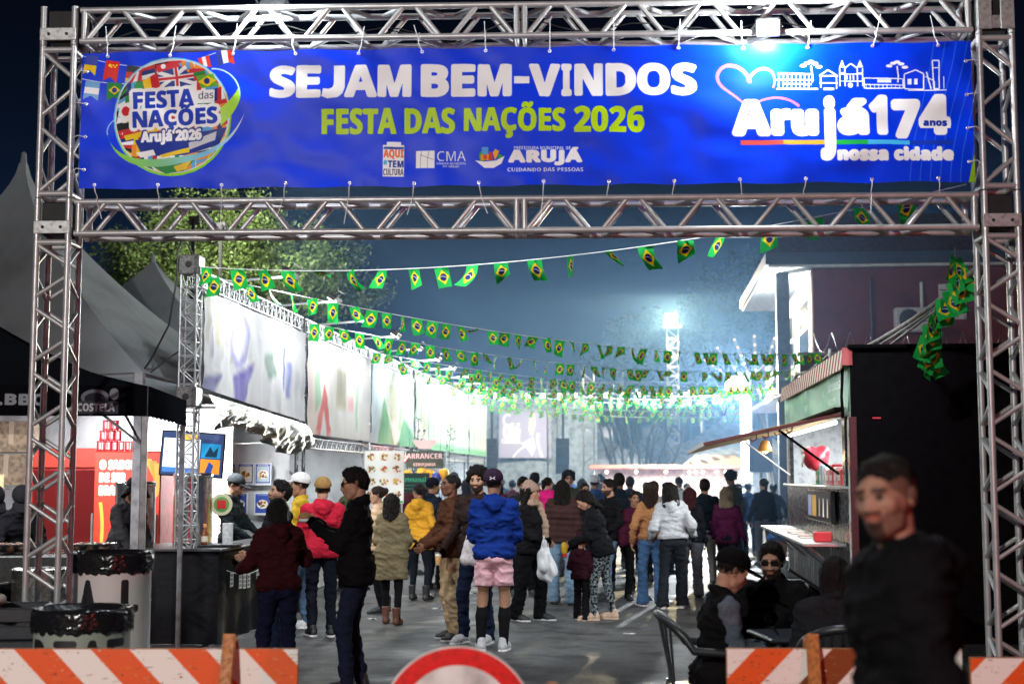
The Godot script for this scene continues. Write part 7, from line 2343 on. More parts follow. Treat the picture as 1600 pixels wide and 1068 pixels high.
# ---------------------------------------------------------------- trees
func leaf_tree(at: Vector3, label: String, trunk_h: float, crown: Array, n: int, size: float, col: Color, seed_: int, group := "trees behind the stalls") -> void:
	var t := thing("tree", label, "tree", at, 0.0, group)
	var r := RandomNumberGenerator.new()
	r.seed = seed_
	var bark := mat(C(0.08, 0.065, 0.05), 0.9, 0, 2, 2)
	var tr := MB.new()
	tr.path([Vector3(0, 0, 0), Vector3(0.08, trunk_h * 0.5, 0.05), Vector3(-0.05, trunk_h, 0)], [0.28, 0.2, 0.14], 10)
	part(t, "trunk", tr.done(), bark)
	var lv := MB.new()
	for blob in crown:
		var c: Vector3 = blob[0]
		var rad: Vector3 = blob[1]
		var lb := MB.new()
		lb.path([Vector3(-0.05, trunk_h * 0.92, 0), Vector3(0, trunk_h, 0).lerp(c, 0.6) + Vector3(0, 0.2, 0), c], [0.1, 0.06, 0.03], 6)
		part(t, "limb", lb.done(), bark)
		var cl := []
		for q in 15:
			var d := Vector3(r.randfn(), r.randfn(), r.randfn()).normalized() * pow(r.randf(), 0.4)
			cl.append(c + d * rad)
		var cnt := int(n * rad.x * rad.y * rad.z / crown.reduce(func(acc, b): return acc + b[1].x * b[1].y * b[1].z, 0.0))
		for q in cnt:
			var base: Vector3 = cl[r.randi() % cl.size()] + Vector3(r.randfn(), r.randfn(), r.randfn()) * 0.135 * rad.length() / 1.8
			var l := Vector3(r.randf_range(-1, 1), r.randf_range(-1.0, 0.5), r.randf_range(-1, 1)).normalized() * size * r.randf_range(0.6, 1.7)
			var w := l.cross(Vector3(r.randf_range(-1, 1), 1, r.randf_range(-1, 1))).normalized() * size * 0.34
			lv.quad(base, base + l * 0.45 + w, base + l, base + l * 0.45 - w)
			var k := col * r.randf_range(0.55, 1.35)
			k.g *= r.randf_range(0.92, 1.1)
			for j in 4: lv.c.append(Color(k.r, k.g, k.b))
	var lm := StandardMaterial3D.new()
	lm.vertex_color_use_as_albedo = true
	lm.roughness = 0.55
	lm.backlight_enabled = true
	lm.backlight = Color(0.35, 0.4, 0.2)
	part(t, "crown", lv.done(), lm)

func trees() -> void:
	leaf_tree(SV(-8.3, 0, 27.0), "big leafy tree lit green from below above the white tents", 4.2, [[Vector3(-1.2, 5.7, 0.2), Vector3(1.5, 1.0, 1.6)], [Vector3(0.3, 6.0, 0), Vector3(1.6, 1.0, 1.6)], [Vector3(1.6, 5.7, 0.4), Vector3(1.2, 0.9, 1.3)], [Vector3(-2.4, 5.0, 0), Vector3(1.1, 1.0, 1.2)], [Vector3(0.0, 6.6, -0.2), Vector3(2.0, 0.6, 1.8)]], 52000, 0.07, Color(0.08, 0.118, 0.03), 4)
	leaf_tree(SV(-8.6, 0, 32.0), "dark leafy tree right of the lit tree, behind the printed panels", 4.5, [[Vector3(-0.8, 6.2, 0), Vector3(1.8, 1.3, 1.6)], [Vector3(1.0, 6.0, 0.3), Vector3(1.5, 1.3, 1.5)], [Vector3(0, 7.0, 0), Vector3(1.6, 0.8, 1.6)]], 16000, 0.09, Color(0.06, 0.085, 0.03), 8)
	leaf_tree(SV(-12.6, 0, 27.0), "dark tree at the left behind the tall white tent", 3.0, [[Vector3(0.5, 5.2, 0), Vector3(1.7, 1.7, 1.6)], [Vector3(1.8, 4.6, 0.2), Vector3(1.3, 1.2, 1.3)]], 8000, 0.13, Color(0.04, 0.07, 0.02), 11)
	for q in 4:
		leaf_tree(SV([3.6, 7.2, 10.5, -0.5][q], 0, [60, 62, 58, 76][q]), ["dim tree left of the maroon house's eave", "dim tree behind the maroon house's eave", "dim tree behind the maroon roof", "dim tree far behind the warm floodlight"][q], 4.0, [[Vector3(-1.0, 7.0, 0), Vector3(2.4, 2.0, 2.0)], [Vector3(1.4, 8.2, 0), Vector3(2.4, 2.2, 2.0)], [Vector3(0.2, 9.6, 0), Vector3(2.0, 1.6, 1.8)]], 9000, 0.2, Color(0.05, 0.065, 0.03), 30 + q, "dim trees beyond the far tents")
	# bare many-stemmed tree among the far tents
	var bt := thing("bare_tree", "bare many-stemmed tree spreading among the far tents", "tree", SV(-0.2, 0, 44.5))
	var r := RandomNumberGenerator.new()
	r.seed = 3
	var bark := mat(C(0.09, 0.09, 0.09), 0.9, 0, 2, 2)
	for q in 9:
		var a := -0.55 + q * 0.14
		var top := Vector3(sin(a) * 3.4, 4.6 + cos(q * 2.0) * 0.5, 0.6 * sin(q * 1.7))
		var b := MB.new()
		var pts := []
		for j in 8: pts.append(Vector3(0.03 * q - 0.12, 0, 0).lerp(top, j / 7.0) + Vector3(0.1 * sin(j * 1.4 + q), 0, 0.1 * cos(j * 1.1 + q)) * (j / 7.0))
		b.path(pts, range(8).map(func(j): return lerpf(0.075, 0.02, j / 7.0)), 6)
		for j in 5:
			var p: Vector3 = pts[3 + j % 4]
			b.path([p, p + Vector3(r.randf_range(-0.4, 0.4), 0.5, 0.1), p + Vector3(r.randf_range(-0.7, 0.7), 1.0, 0.1)], [0.022, 0.014, 0.008], 5)
		part(bt, "stem", b.done(), bark)
	# two lamps behind the row that light the tree
	for q in 2:
		var at: Vector3 = [SV(-7.43, 5.98, 22.4), SV(-7.33, 6.1, 23.6)][q]
		floodlight("floodlight", ["upper-left white floodlight on a mast in front of the lit tree", "second white floodlight on a mast in front of the lit tree"][q], at, at + Vector3(0.4, 0.6, -3.0) if q == 0 else at + Vector3(1.5, 0.4, -3.0), Vector2(0.16, 0.12), C(1.0, 1.0, 0.9), 22.0, 60.0, "floodlights by the lit tree", 75.0)
		var mast := thing("lamp_mast", ["thin mast of the upper-left floodlight behind the tents", "thin mast of the second floodlight behind the tents"][q], "pole", Vector3(at.x, 0, at.z + 0.16), 0.0, "masts behind the tents")
		part(mast, "tube", unit_tube, mat(C(0.004, 0.004, 0.004), 0.97, 0.0, 1), along(Vector3.ZERO, Vector3(0, at.y, 0), 0.03))
		part(mast, "foot", lathe_mesh([[0.2, 0.0], [0.2, 0.02], [0.05, 0.05], [0.03, 0.2]], 14), mats.alu)

# ---------------------------------------------------------------- flags
func bunting() -> void:
	var fm := print_mat(flag_texture(), 0.75)
	fm.backlight_enabled = true
	fm.backlight = Color(0.8, 0.8, 0.8)
	var shapes := []
	for k in 9:
		var b := MB.new()
		b.sheet(5, 7, func(u, v):
			var d: float = 1.0 - v
			return Vector3((u - 0.5) * 0.15 + [0.0, 0.03, -0.02, 0.05, 0.0, -0.05, 0.02, -0.03, 0.07][k] * d * d, -0.215 * d + [0.0, 0.02, 0.0, 0.06, 0.0, -0.03, 0.1, 0.02, 0.0][k] * d * u, [0.02, 0.05, -0.04, 0.1, 0.0, 0.12, -0.08, 0.03, -0.1][k] * d * d + 0.02 * sin(u * 5.0 + k + d * 3.0) * d + [0.0, 0.0, 0.05, 0.0, -0.06, 0.0, 0.1, -0.1, 0.0][k] * (u - 0.5) * d), 0.0008)
		shapes.append(b.done())
	var cord := mat(C(0.75, 0.75, 0.75), 0.8, 0, 0)
	var runs := []
	# the near string from the slim tower to the gate's right column
	runs.append([SV(-4.7, 3.93, 14.2), Vector3(3.56, 4.0, -10.75), 0.27, 26, "flag string sagging across the street just behind the gate"])
	for q in 9:
		var s0: float = [14.3, 18.9, 23.5, 25.8, 28.1, 30.5, 32.8, 37.0, 41.2][q]
		var s1: float = [26.0, 29.5, 33.0, 34.5, 36.0, 37.5, 39.0, 42.5, 46.0][q]
		var w: String = ["first", "second", "third", "fourth", "fifth", "sixth", "seventh", "eighth", "ninth", "tenth", "eleventh", "twelfth"][q]
		runs.append([SV(-4.66, 3.86, s0), SV(3.35, 4.0 - 0.035 * q, s1), [0.3, 0.3, 0.3, 0.24, 0.26, 0.22, 0.22, 0.2, 0.2][q], 40, "%s flag string down the street, counted from the gate" % w])
	for run in runs:
		var o := thing("flag_string", run[4], "bunting", Vector3.ZERO, 0.0, "strings of green and yellow flags")
		var a: Vector3 = run[0]
		var b: Vector3 = run[1]
		var pts := []
		for j in 41:
			var k := j / 40.0
			pts.append(a.lerp(b, k) - Vector3(0, run[2] * 4.0 * k * (1 - k), 0))
		part(o, "cord", tube_mesh(pts, 0.005, 5), cord)
		var len := a.distance_to(b)
		var step := 0.36 if run[3] == 26 else 0.29
		var at := 0.15
		var turn := atan2(-(b.z - a.z), b.x - a.x)
		while at < len - 0.1:
			var k := at / len
			var p := a.lerp(b, k) - Vector3(0, run[2] * 4.0 * k * (1 - k) + 0.003, 0)
			var sk := rng.randf()
			var f := part(o, "flag", shapes[rng.randi() % 9], fm, Transform3D(Basis(Vector3.UP, turn + rng.randf_range(-0.75, 0.75)) * Basis(Vector3.BACK, rng.randf_range(-0.22, 0.22)) * Basis(Vector3.RIGHT, rng.randf_range(-0.35, 0.35) + (0.9 if sk < 0.07 else 0.0)), p))
			f.scale = Vector3.ONE * rng.randf_range(0.86, 0.98)
			at += step * (rng.randf_range(0.85, 1.15) if rng.randf() > 0.07 else 1.7)
	# a loose end that hangs bunched by the gate's right column
	var lo := thing("flag_string", "bunched loose end of flags hanging by the gate's right column", "bunting", Vector3.ZERO, 0.0, "strings of green and yellow flags")
	var lp := []
	for j in 15:
		var k := j / 14.0
		lp.append(Vector3(3.5, 3.52, -10.9).lerp(Vector3(3.62, 2.74, -12.2), k) + Vector3(0.05 * sin(k * 8.0), -0.08 * sin(k * PI), 0))
	part(lo, "cord", tube_mesh(lp, 0.005, 5), cord)
	for j in 22:
		var p: Vector3 = lp[mini(14, 1 + int(j * 0.6))]
		part(lo, "flag", shapes[j % 5], fm, Transform3D(Basis(Vector3.UP, rng.randf_range(-1.2, 1.2)) * Basis(Vector3.BACK, rng.randf_range(-0.5, 0.6)) * Basis(Vector3.RIGHT, rng.randf_range(-0.3, 0.3)), p))
	# masts and wire that carry the far ends of the strings
	for q in 4:
		var ms := thing("string_mast", "thin steel mast holding the flag strings' far ends, %s from the truck" % ["first", "second", "third", "fourth"][q], "pole", SV(3.4, 0, [25.8, 32.4, 39.2, 46.2][q]), 0.0, "masts of the flag strings")
		part(ms, "tube", unit_tube, mats.alu, along(Vector3.ZERO, Vector3(0, 4.05, 0), 0.03))
		part(ms, "foot", lathe_mesh([[0.2, 0.0], [0.2, 0.02], [0.05, 0.05], [0.03, 0.25]], 14), mats.alu)
	var wr := thing("carrying_wire", "steel wire between the masts on the right of the street", "wire", Vector3.ZERO)
	part(wr, "wire", tube_mesh([SV(3.4, 3.98, 25.8), SV(3.37, 3.82, 32.4), SV(3.37, 3.72, 39.2), SV(3.37, 3.66, 46.2)], 0.006, 5), cord)

# ---------------------------------------------------------------- people
func crowd() -> void:
	var black := C(0.008, 0.008, 0.009)
	var navy := C(0.012, 0.018, 0.04)
	var denim := C(0.1, 0.17, 0.28)
	var light_skin := Color(0.48, 0.27, 0.18)
	var tan_skin := Color(0.34, 0.18, 0.11)
	var brown_skin := Color(0.17, 0.08, 0.05)
	var white := C(0.7, 0.7, 0.7)
	# by the counter
	person({label = "woman in a maroon hoodie with short black hair, back turned, by the black counter", at = Vector3(-1.9, 0, -11.5), yaw = 200, h = 1.55, fem = true, kind = "hoodie", top = C(0.045, 0.008, 0.011), bot = C(0.012, 0.012, 0.035), hair = "bob", skin = tan_skin, lean = 6, lh = Vector3(0.3, 1.12, 0.32), rh = Vector3(-0.22, 1.3, 0.38), hem = 0.9, thick = 0.012, cell = 0.014, hp = 14})
	var p2 := person({label = "man in a black jacket and sunglasses facing the counter, eating with raised hands", at = Vector3(-1.26, 0, -11.45), yaw = -88, h = 1.79, top = black, bot = C(0.016, 0.02, 0.045), hair = "short", skin = light_skin, lh = Vector3(0.07, 1.3, 0.32), rh = Vector3(-0.05, 1.32, 0.33), glasses = 1, lgrip = "grip", rgrip = "grip", thick = 0.012, fat = 0.015, hem = 0.84, cell = 0.014, hp = 8})
	var jt: Dictionary = p2.get_meta("joints")
	var snack := thing("snack", "small wrapped snack in the hands of the man in sunglasses", "food", of_person(p2, (jt.wr[0] + jt.wr[1]) / 2 + Vector3(0, 0.06, 0.09)))
	part(snack, "bun", net([[Vector3(0, 0, 0), Vector3(0.05, 0.035, 0.045)]], 0.01, 0.012).done(), mat(C(0.4, 0.22, 0.08), 0.7, 0, 1, 5))
	part(snack, "napkin", net([[Vector3(0, -0.03, 0), Vector3(0.055, 0.02, 0.05)]], 0.01, 0.012).done(), mat(C(0.7, 0.7, 0.7), 0.9, 0, 0))
	slab(p2, "jacket_patch", Vector3(0.15, 0.96, 0.055), Vector3(0.165, 0.985, 0.11), mat(C(0.6, 0.4, 0.4), 0.7, 0, 0), 0.002)
	person({label = "young server in a black cap and dark jacket behind the black counter", at = SV(-5.02, 0, 16.7), yaw = 80, h = 1.74, top = C(0.015, 0.02, 0.022), bot = black, hair = "short", cap = C(0.04, 0.045, 0.05), skin = light_skin, beard = 1, hp = 22, hy = -8, lh = Vector3(0.12, 1.02, 0.36), rh = Vector3(-0.2, 1.0, 0.3), cell = 0.015})
	person({label = "man with a short fade looking aside behind the woman in the maroon hoodie", at = Vector3(-2.25, 0, -13.5), yaw = -60, h = 1.68, top = C(0.012, 0.014, 0.02), bot = navy, hair = "short", skin = light_skin, beard = 1, hp = -12, lh = Vector3(0.2, 1.05, 0.36), rh = Vector3(-0.2, 1.0, 0.3)})
	person({label = "man in a white cap and yellow and white jacket beside the stall counter", at = Vector3(-2.42, 0, -16.0), yaw = -75, h = 1.74, top = C(0.55, 0.36, 0.03), bot = denim, hair = "buzz", cap = white, brim = C(0.65, 0.65, 0.65), skin = tan_skin, shoe = white, sole = white})
	var p6 := person({label = "man in a red hoodie and tan cap standing with his back turned", at = Vector3(-2.08, 0, -15.4), yaw = 196, h = 1.69, kind = "hoodie", top = C(0.5, 0.02, 0.045), bot = C(0.01, 0.012, 0.02), hair = "buzz", cap = C(0.32, 0.19, 0.07), skin = light_skin, sole = white, thick = 0.015, lh = Vector3(0.2, 1.0, 0.28), rh = Vector3(-0.22, 0.98, 0.26)})
	person({label = "woman in a beige puffer jacket with a hair bun, in profile", at = Vector3(-1.72, 0, -17.9), yaw = -80, h = 1.6, fem = true, kind = "puffer", top = C(0.5, 0.34, 0.22), bot = black, bkind = "leggings", hair = "bun", hairc = Color(0.03, 0.018, 0.012), skin = light_skin, boots = true, thick = 0.02})
	person({label = "woman with long black hair in an olive knit dress and brown ankle boots", at = Vector3(-1.42, 0, -16.6), yaw = 172, h = 1.52, fem = true, kind = "dress", hem = 0.6, top = C(0.17, 0.14, 0.08), bot = black, bkind = "leggings", hair = "long", skin = light_skin, boots = true, shoe = C(0.12, 0.045, 0.025), lh = Vector3(0.16, 1.05, 0.28), rh = Vector3(-0.16, 1.05, 0.28), fat = 0.01})
	person({label = "woman in a mustard yellow raincoat with her hair tied up, seen from behind", at = Vector3(-1.3, 0, -19.7), yaw = 160, h = 1.62, fem = true, kind = "hoodie", hem = 0.78, top = C(0.55, 0.27, 0.025), bot = C(0.012, 0.013, 0.02), bkind = "leggings", hair = "pony", skin = tan_skin, boots = true, fat = 0.015, hy = 55})
	person({label = "man in a dark cap and navy jacket behind the woman in the yellow raincoat", at = Vector3(-1.22, 0, -21.7), yaw = 120, h = 1.68, top = C(0.014, 0.02, 0.035), bot = black, cap = C(0.01, 0.012, 0.02), hair = "buzz", skin = tan_skin})
	person({label = "man in a brown suede jacket and khaki trousers looking left", at = Vector3(-0.66, 0, -15.0), yaw = -70, h = 1.75, top = C(0.075, 0.03, 0.016), bot = C(0.42, 0.3, 0.17), hair = "buzz", skin = brown_skin, lh = Vector3(0.12, 1.0, 0.3), rh = Vector3(-0.1, 1.0, 0.3), shoe = C(0.015, 0.013, 0.012), sole = C(0.4, 0.4, 0.4), cell = 0.015, bkind = "wide", hp = -6, seed = 4})
	var p12 := person({label = "bearded man with tousled hair in a dark brown jacket holding a beer", at = Vector3(-0.36, 0, -14.7), yaw = -25, h = 1.8, top = C(0.03, 0.018, 0.016), bot = C(0.014, 0.02, 0.045), hair = "curly", skin = light_skin, beard = 2, rh = Vector3(-0.28, 0.95, 0.2), lh = Vector3(0.28, 0.9, 0.05), rgrip = "grip", shoe = C(0.5, 0.5, 0.5), sole = white, hy = 15, cell = 0.015, hem = 0.86})
	var j12: Dictionary = p12.get_meta("joints")
	var cup := thing("beer_cup", "clear plastic cup of beer in the bearded man's hand", "cup", of_person(p12, j12.wr[1] + Vector3(-0.03, -0.16, 0.06)))
	part(cup, "beer", lathe_mesh([[0.0, 0.004], [0.028, 0.004], [0.034, 0.095], [0.0, 0.095]], 18), mat(C(0.6, 0.28, 0.02), 0.1, 0, 0))
	part(cup, "foam", lathe_mesh([[0.034, 0.096], [0.035, 0.112], [0.0, 0.114]], 18), mat(C(0.8, 0.78, 0.7), 0.8, 0, 0))
	var gl := StandardMaterial3D.new()
	gl.albedo_color = Color(1, 1, 1, 0.15)
	gl.transparency = BaseMaterial3D.TRANSPARENCY_ALPHA
	gl.roughness = 0.05
	part(cup, "wall", lathe_mesh([[0.0, 0.0], [0.031, 0.0], [0.04, 0.13], [0.041, 0.13], [0.039, 0.132]], 20), gl)
	var p13 := person({label = "person in a blue hoodie, pink shorts, black knee socks and a plum cap, back turned", at = Vector3(-0.18, 0, -14.1), yaw = 176, h = 1.77, kind = "hoodie", top = C(0.008, 0.03, 0.19), bot = C(0.68, 0.4, 0.46), bkind = "shorts", shem = 0.63, socks = black, hair = "buzz", cap = C(0.035, 0.02, 0.04), skin = tan_skin, lh = Vector3(0.14, 1.02, 0.3), rh = Vector3(-0.14, 1.05, 0.3), shoe = C(0.5, 0.5, 0.52), sole = white, thick = 0.014, cell = 0.014, seed = 12, lf = Vector3(0.13, 0, 0.02), rf = Vector3(-0.1, 0, 0.0), hem = 0.9})
	var mark := MB.new()
	for s in [-1.0, 1.0]:
		mark.path([Vector3(s * 0.026, 0.014, 0.004), Vector3(s * 0.014, 0.006, 0.0), Vector3(s * 0.014, -0.006, 0.0), Vector3(s * 0.026, -0.014, 0.004)], [0.0045], 5)
	mark.tube(Vector3(-0.016, 0, 0), Vector3(0.016, 0, 0), 0.004, 5)
	var j13: Dictionary = p13.get_meta("joints")
	part(p13, "cap_emblem", mark.done(), mat(C(0.8, 0.8, 0.8), 0.6, 0, 0), Transform3D(j13.Bh * Basis(Vector3.UP, PI) * Basis(Vector3.RIGHT, -0.12), j13.hc + j13.Bh * Vector3(0, 0.06, -0.133)))
	var tote := thing("white_bag", "small white paper bag hanging by the bearded man's hip", "bag", Vector3(-0.42, 0.86, -14.38), 0.2)
	var tb := net([[Vector3(0, 0.1, 0), Vector3(0.1, 0.13, 0.045)], [Vector3(-0.05, 0.02, 0), Vector3(0.05, 0.02, 0), 0.05, 0.05]], 0.03, 0.014)
	crease(tb, 0.01, func(p): return sin(p.x * 50.0 + p.y * 20.0))
	part(tote, "pouch", tb.done(), mat(C(0.6, 0.58, 0.58), 0.5, 0, 1, 4))
	part(tote, "cord", tube_mesh([Vector3(-0.06, 0.2, 0), Vector3(-0.03, 0.33, 0.01), Vector3(0.03, 0.33, 0.01), Vector3(0.06, 0.2, 0)], 0.004, 5), mat(C(0.6, 0.6, 0.6), 0.7, 0, 0))
	person({label = "man in dark clothes facing the camera left of the beige beanie", at = Vector3(0.16, 0, -20.6), yaw = 10, h = 1.72, top = C(0.02, 0.022, 0.026), bot = black, hair = "short", skin = tan_skin, beard = 1, hp = 14})
	var p15 := person({label = "woman in a beige beanie and scarf carrying white plastic bags, looking right", at = Vector3(0.22, 0, -17.0), yaw = 60, h = 1.64, fem = true, top = C(0.012, 0.012, 0.014), bot = black, bkind = "wide", hair = "mid", beanie = C(0.38, 0.26, 0.2), skin = light_skin, lh = Vector3(0.12, 1.0, 0.22), rh = Vector3(-0.12, 1.02, 0.26), rgrip = "grip", lgrip = "grip", sole = white, hy = 25, thick = 0.02, hem = 0.86, lf = Vector3(0.12, 0, 0.1), rf = Vector3(-0.12, 0, -0.12)})
	var sc := net([[Vector3(-0.08, 1.5, 0.05), Vector3(0.08, 1.5, 0.06), 0.05, 0.05], [Vector3(0.08, 1.5, 0.0), Vector3(-0.06, 1.49, -0.08), 0.048, 0.048], [Vector3(0.09, 1.47, 0.09), Vector3(0.12, 1.22, 0.16), 0.04, 0.044], [Vector3(0.12, 1.22, 0.16), Vector3(0.15, 0.86, 0.15), 0.044, 0.05]], 0.03, 0.016)
	crease(sc, 0.008, func(p): return sin(p.y * 90.0) * 0.6 + sin(p.x * 70.0) * 0.5)
	part(p15, "scarf", sc.done(), cloth_mat(C(0.4, 0.28, 0.21)))
	var j15: Dictionary = p15.get_meta("joints")
	for q in 2:
		var bag := thing("plastic_bag", ["white plastic carrier bag, the larger of the two the woman in the beanie holds", "smaller white plastic bag held beside the larger one"][q], "bag", of_person(p15, j15.wr[1] + Vector3(-0.02 - 0.08 * q, -0.5 + 0.1 * q, 0.06)), 0.4 + q)
		var bm := net([[Vector3(0, 0.14, 0), Vector3(0.13, 0.15, 0.07)], [Vector3(0, 0.24, 0), Vector3(0, 0.4, 0.01), 0.05, 0.012]], 0.04, 0.014)
		crease(bm, 0.018, func(p): return sin(p.x * 46.0 + p.y * 22.0) * cos(p.z * 40.0))
		part(bag, "pouch", bm.done(), backlit(mat(C(0.74, 0.74, 0.75), 0.35, 0, 0), Color(0.3, 0.3, 0.3)))
		part(bag, "handle", tube_mesh([Vector3(-0.03, 0.36, 0), Vector3(-0.012, 0.45, 0), Vector3(0.012, 0.45, 0), Vector3(0.03, 0.36, 0)], 0.007, 5), mat(C(0.74, 0.74, 0.75), 0.35, 0, 0))
	person({label = "woman in a brown quilted jacket and wide pale jeans carrying a toddler", at = Vector3(0.68, 0, -19.2), yaw = 178, h = 1.67, fem = true, kind = "puffer", top = C(0.06, 0.03, 0.028), bot = C(0.22, 0.33, 0.45), bkind = "flare", hair = "mid", skin = light_skin, lh = Vector3(0.2, 1.15, 0.25), rh = Vector3(-0.14, 1.15, 0.28), thick = 0.028, shoe = C(0.4, 0.25, 0.18)})
	person({label = "toddler in a bright pink jacket looking over the quilted jacket's shoulder", at = Vector3(0.5, 0.8, -19.45), yaw = 150, h = 0.86, head = 1.45, top = C(0.7, 0.02, 0.2), bot = C(0.2, 0.2, 0.3), hair = "pony", skin = light_skin, lh = Vector3(0.2, 1.2, 0.3), rh = Vector3(-0.3, 1.35, -0.1), thick = 0.03})
	var p17 := person({label = "small child in a dark maroon hood and black trousers in front of the pale jeans", at = Vector3(0.84, 0, -17.1), yaw = 160, h = 0.98, head = 1.35, kind = "hoodie", top = C(0.03, 0.008, 0.014), bot = black, hair = "none", beanie = C(0.035, 0.01, 0.018), skin = light_skin, sole = white, bkind = "wide", lh = Vector3(0.2, 1.1, 0.28), thick = 0.03, lf = Vector3(0.12, 0, 0.1), rf = Vector3(-0.12, 0, -0.08)})
	var lg := cloth_mat(C(0.2, 0.24, 0.26)).duplicate() as StandardMaterial3D
	lg.albedo_texture = noise_tex("leggings", 0.05, 2, [[0.0, 0.04], [0.42, 0.1], [0.5, 0.9], [1.0, 1.0]], 256, FastNoiseLite.TYPE_CELLULAR)
	lg.uv1_scale = Vector3.ONE * 2.4
	var p18 := person({label = "woman in a black jacket and patterned leggings bending towards the child", at = Vector3(1.1, 0, -17.1), yaw = -98, h = 1.6, fem = true, top = C(0.01, 0.011, 0.013), bot = black, botm = lg, bkind = "leggings", hair = "long", skin = light_skin, lean = 17, hp = 22, lh = Vector3(0.08, 1.12, 0.38), rh = Vector3(-0.1, 1.08, 0.4), lgrip = "grip", shoe = C(0.5, 0.34, 0.24), sole = C(0.5, 0.36, 0.26), thick = 0.02, hem = 0.84, lf = Vector3(0.1, 0, 0.14), rf = Vector3(-0.1, 0, -0.1)})
	var j18: Dictionary = p18.get_meta("joints")
	var sn := thing("snack_packet", "yellow and red snack packet in the bending woman's hand", "packet", of_person(p18, j18.wr[0] + Vector3(0, -0.06, 0.09)), 0.6)
	part(sn, "pack", net([[Vector3(0, 0.0, 0), Vector3(0.05, 0.08, 0.03)]], 0.01, 0.012).done(), mat(C(0.7, 0.42, 0.02), 0.35, 0, 0))
	slab(sn, "label", Vector3(-0.03, -0.11, -0.015), Vector3(0.03, -0.06, 0.02), mat(C(0.5, 0.03, 0.04), 0.4, 0, 0), 0.004)
	person({label = "bald man facing the camera between the quilted jacket and the bending woman", at = Vector3(1.08, 0, -20.9), yaw = 8, h = 1.64, top = C(0.02, 0.02, 0.022), bot = C(0.02, 0.02, 0.03), hair = "buzz", skin = light_skin, hp = 4})
	person({label = "smiling dark-bearded man in a black jacket and pale jeans, in profile to the left", at = Vector3(1.38, 0, -19.9), yaw = -62, h = 1.68, top = C(0.01, 0.01, 0.012), bot = C(0.14, 0.24, 0.38), hair = "short", skin = light_skin, beard = 2, lh = Vector3(0.2, 1.0, 0.2)})
	person({label = "tall man in a dark blue sweater, back turned, in front of the bare tree", at = Vector3(1.66, 0, -21.6), yaw = 183, h = 1.77, top = C(0.012, 0.02, 0.032), bot = black, hair = "short", skin = brown_skin})
	person({label = "person in a plum top half hidden behind the tan jacket", at = Vector3(1.72, 0, -19.8), yaw = 20, h = 1.52, fem = true, top = C(0.06, 0.01, 0.025), bot = black, hair = "bun", skin = tan_skin, boots = true})
	person({label = "woman in a tan jacket and flared blue jeans with long brown hair", at = Vector3(1.87, 0, -18.9), yaw = 188, h = 1.64, fem = true, top = C(0.42, 0.2, 0.085), bot = C(0.06, 0.13, 0.26), bkind = "flare", hair = "long", hairc = Color(0.035, 0.018, 0.012), skin = light_skin, hem = 0.95, sole = white, shoe = C(0.05, 0.05, 0.05), hy = -20, lf = Vector3(0.12, 0, 0.06), rf = Vector3(-0.12, 0, 0.0)})
	person({label = "woman in a pale grey hoodie and flared black trousers beside the tan jacket", at = Vector3(2.13, 0, -18.6), yaw = 176, h = 1.64, fem = true, kind = "hoodie", top = C(0.5, 0.53, 0.56), bot = C(0.015, 0.018, 0.022), bkind = "flare", hair = "mid", skin = light_skin, shoe = white, sole = white, hem = 0.98, thick = 0.018, lh = Vector3(0.3, 1.0, 0.12), rh = Vector3(-0.3, 1.0, 0.12), side = -3, lf = Vector3(0.16, 0, -0.04), rf = Vector3(-0.12, 0, 0.1)})
	person({label = "woman with reddish hair in dark clothes and grey jeans right of the grey hoodie", at = Vector3(2.58, 0, -20.4), yaw = 172, h = 1.56, fem = true, top = C(0.014, 0.016, 0.022), bot = C(0.09, 0.1, 0.12), bkind = "wide", hair = "long", hairc = Color(0.06, 0.012, 0.018), skin = light_skin})
	person({label = "man in a dark teal jacket and pale trousers, back turned", at = Vector3(2.98, 0, -21.7), yaw = 184, h = 1.68, top = C(0.012, 0.022, 0.032), bot = C(0.35, 0.36, 0.36), hair = "short", skin = tan_skin})
	person({label = "woman with straight blonde hair in a plum jacket walking away", at = Vector3(3.26, 0, -21.3), yaw = 170, h = 1.56, fem = true, top = C(0.085, 0.014, 0.055), bot = C(0.01, 0.012, 0.02), bkind = "leggings", hair = "mid", hairc = Color(0.3, 0.24, 0.17), skin = light_skin, lf = Vector3(0.1, 0, 0.18), rf = Vector3(-0.1, 0, -0.12), hem = 0.82, rh = Vector3(-0.3, 0.84, 0.1)})
	# grill staff
	person({label = "cook in black bending over the grill behind the gate's left column", at = Vector3(-5.05, 0, -14.35), yaw = 25, h = 1.72, top = C(0.012, 0.012, 0.015), bot = black, hair = "buzz", cap = C(0.01, 0.01, 0.012), skin = brown_skin, lean = 28, hp = 20, lh = Vector3(0.2, 1.0, 0.42), rh = Vector3(-0.2, 0.98, 0.42), sleeve = 0.9})
	person({label = "second cook in a black T-shirt leaning in at the picture's edge", at = Vector3(-5.55, 0, -14.3), yaw = 60, h = 1.74, top = C(0.014, 0.014, 0.016), bot = black, hair = "buzz", cap = C(0.01, 0.01, 0.012), skin = tan_skin, lean = 30, hp = 20, lh = Vector3(0.18, 0.98, 0.42), rh = Vector3(-0.2, 0.98, 0.4), sleeve = 0.9})
	person({label = "bearded cook in a charcoal shirt and black cap working beside the slogan fridge", at = Vector3(-4.1, 0, -14.75), yaw = 62, h = 1.72, kind = "shirt", top = C(0.035, 0.035, 0.038), bot = black, hair = "dreads", cap = C(0.008, 0.008, 0.01), skin = brown_skin, beard = 2, lean = 12, hp = 18, lh = Vector3(0.1, 1.0, 0.34), rh = Vector3(-0.2, 0.98, 0.36), cell = 0.014, fat = 0.015})
	# people farther down the street
	var r := RandomNumberGenerator.new()
	r.seed = 21
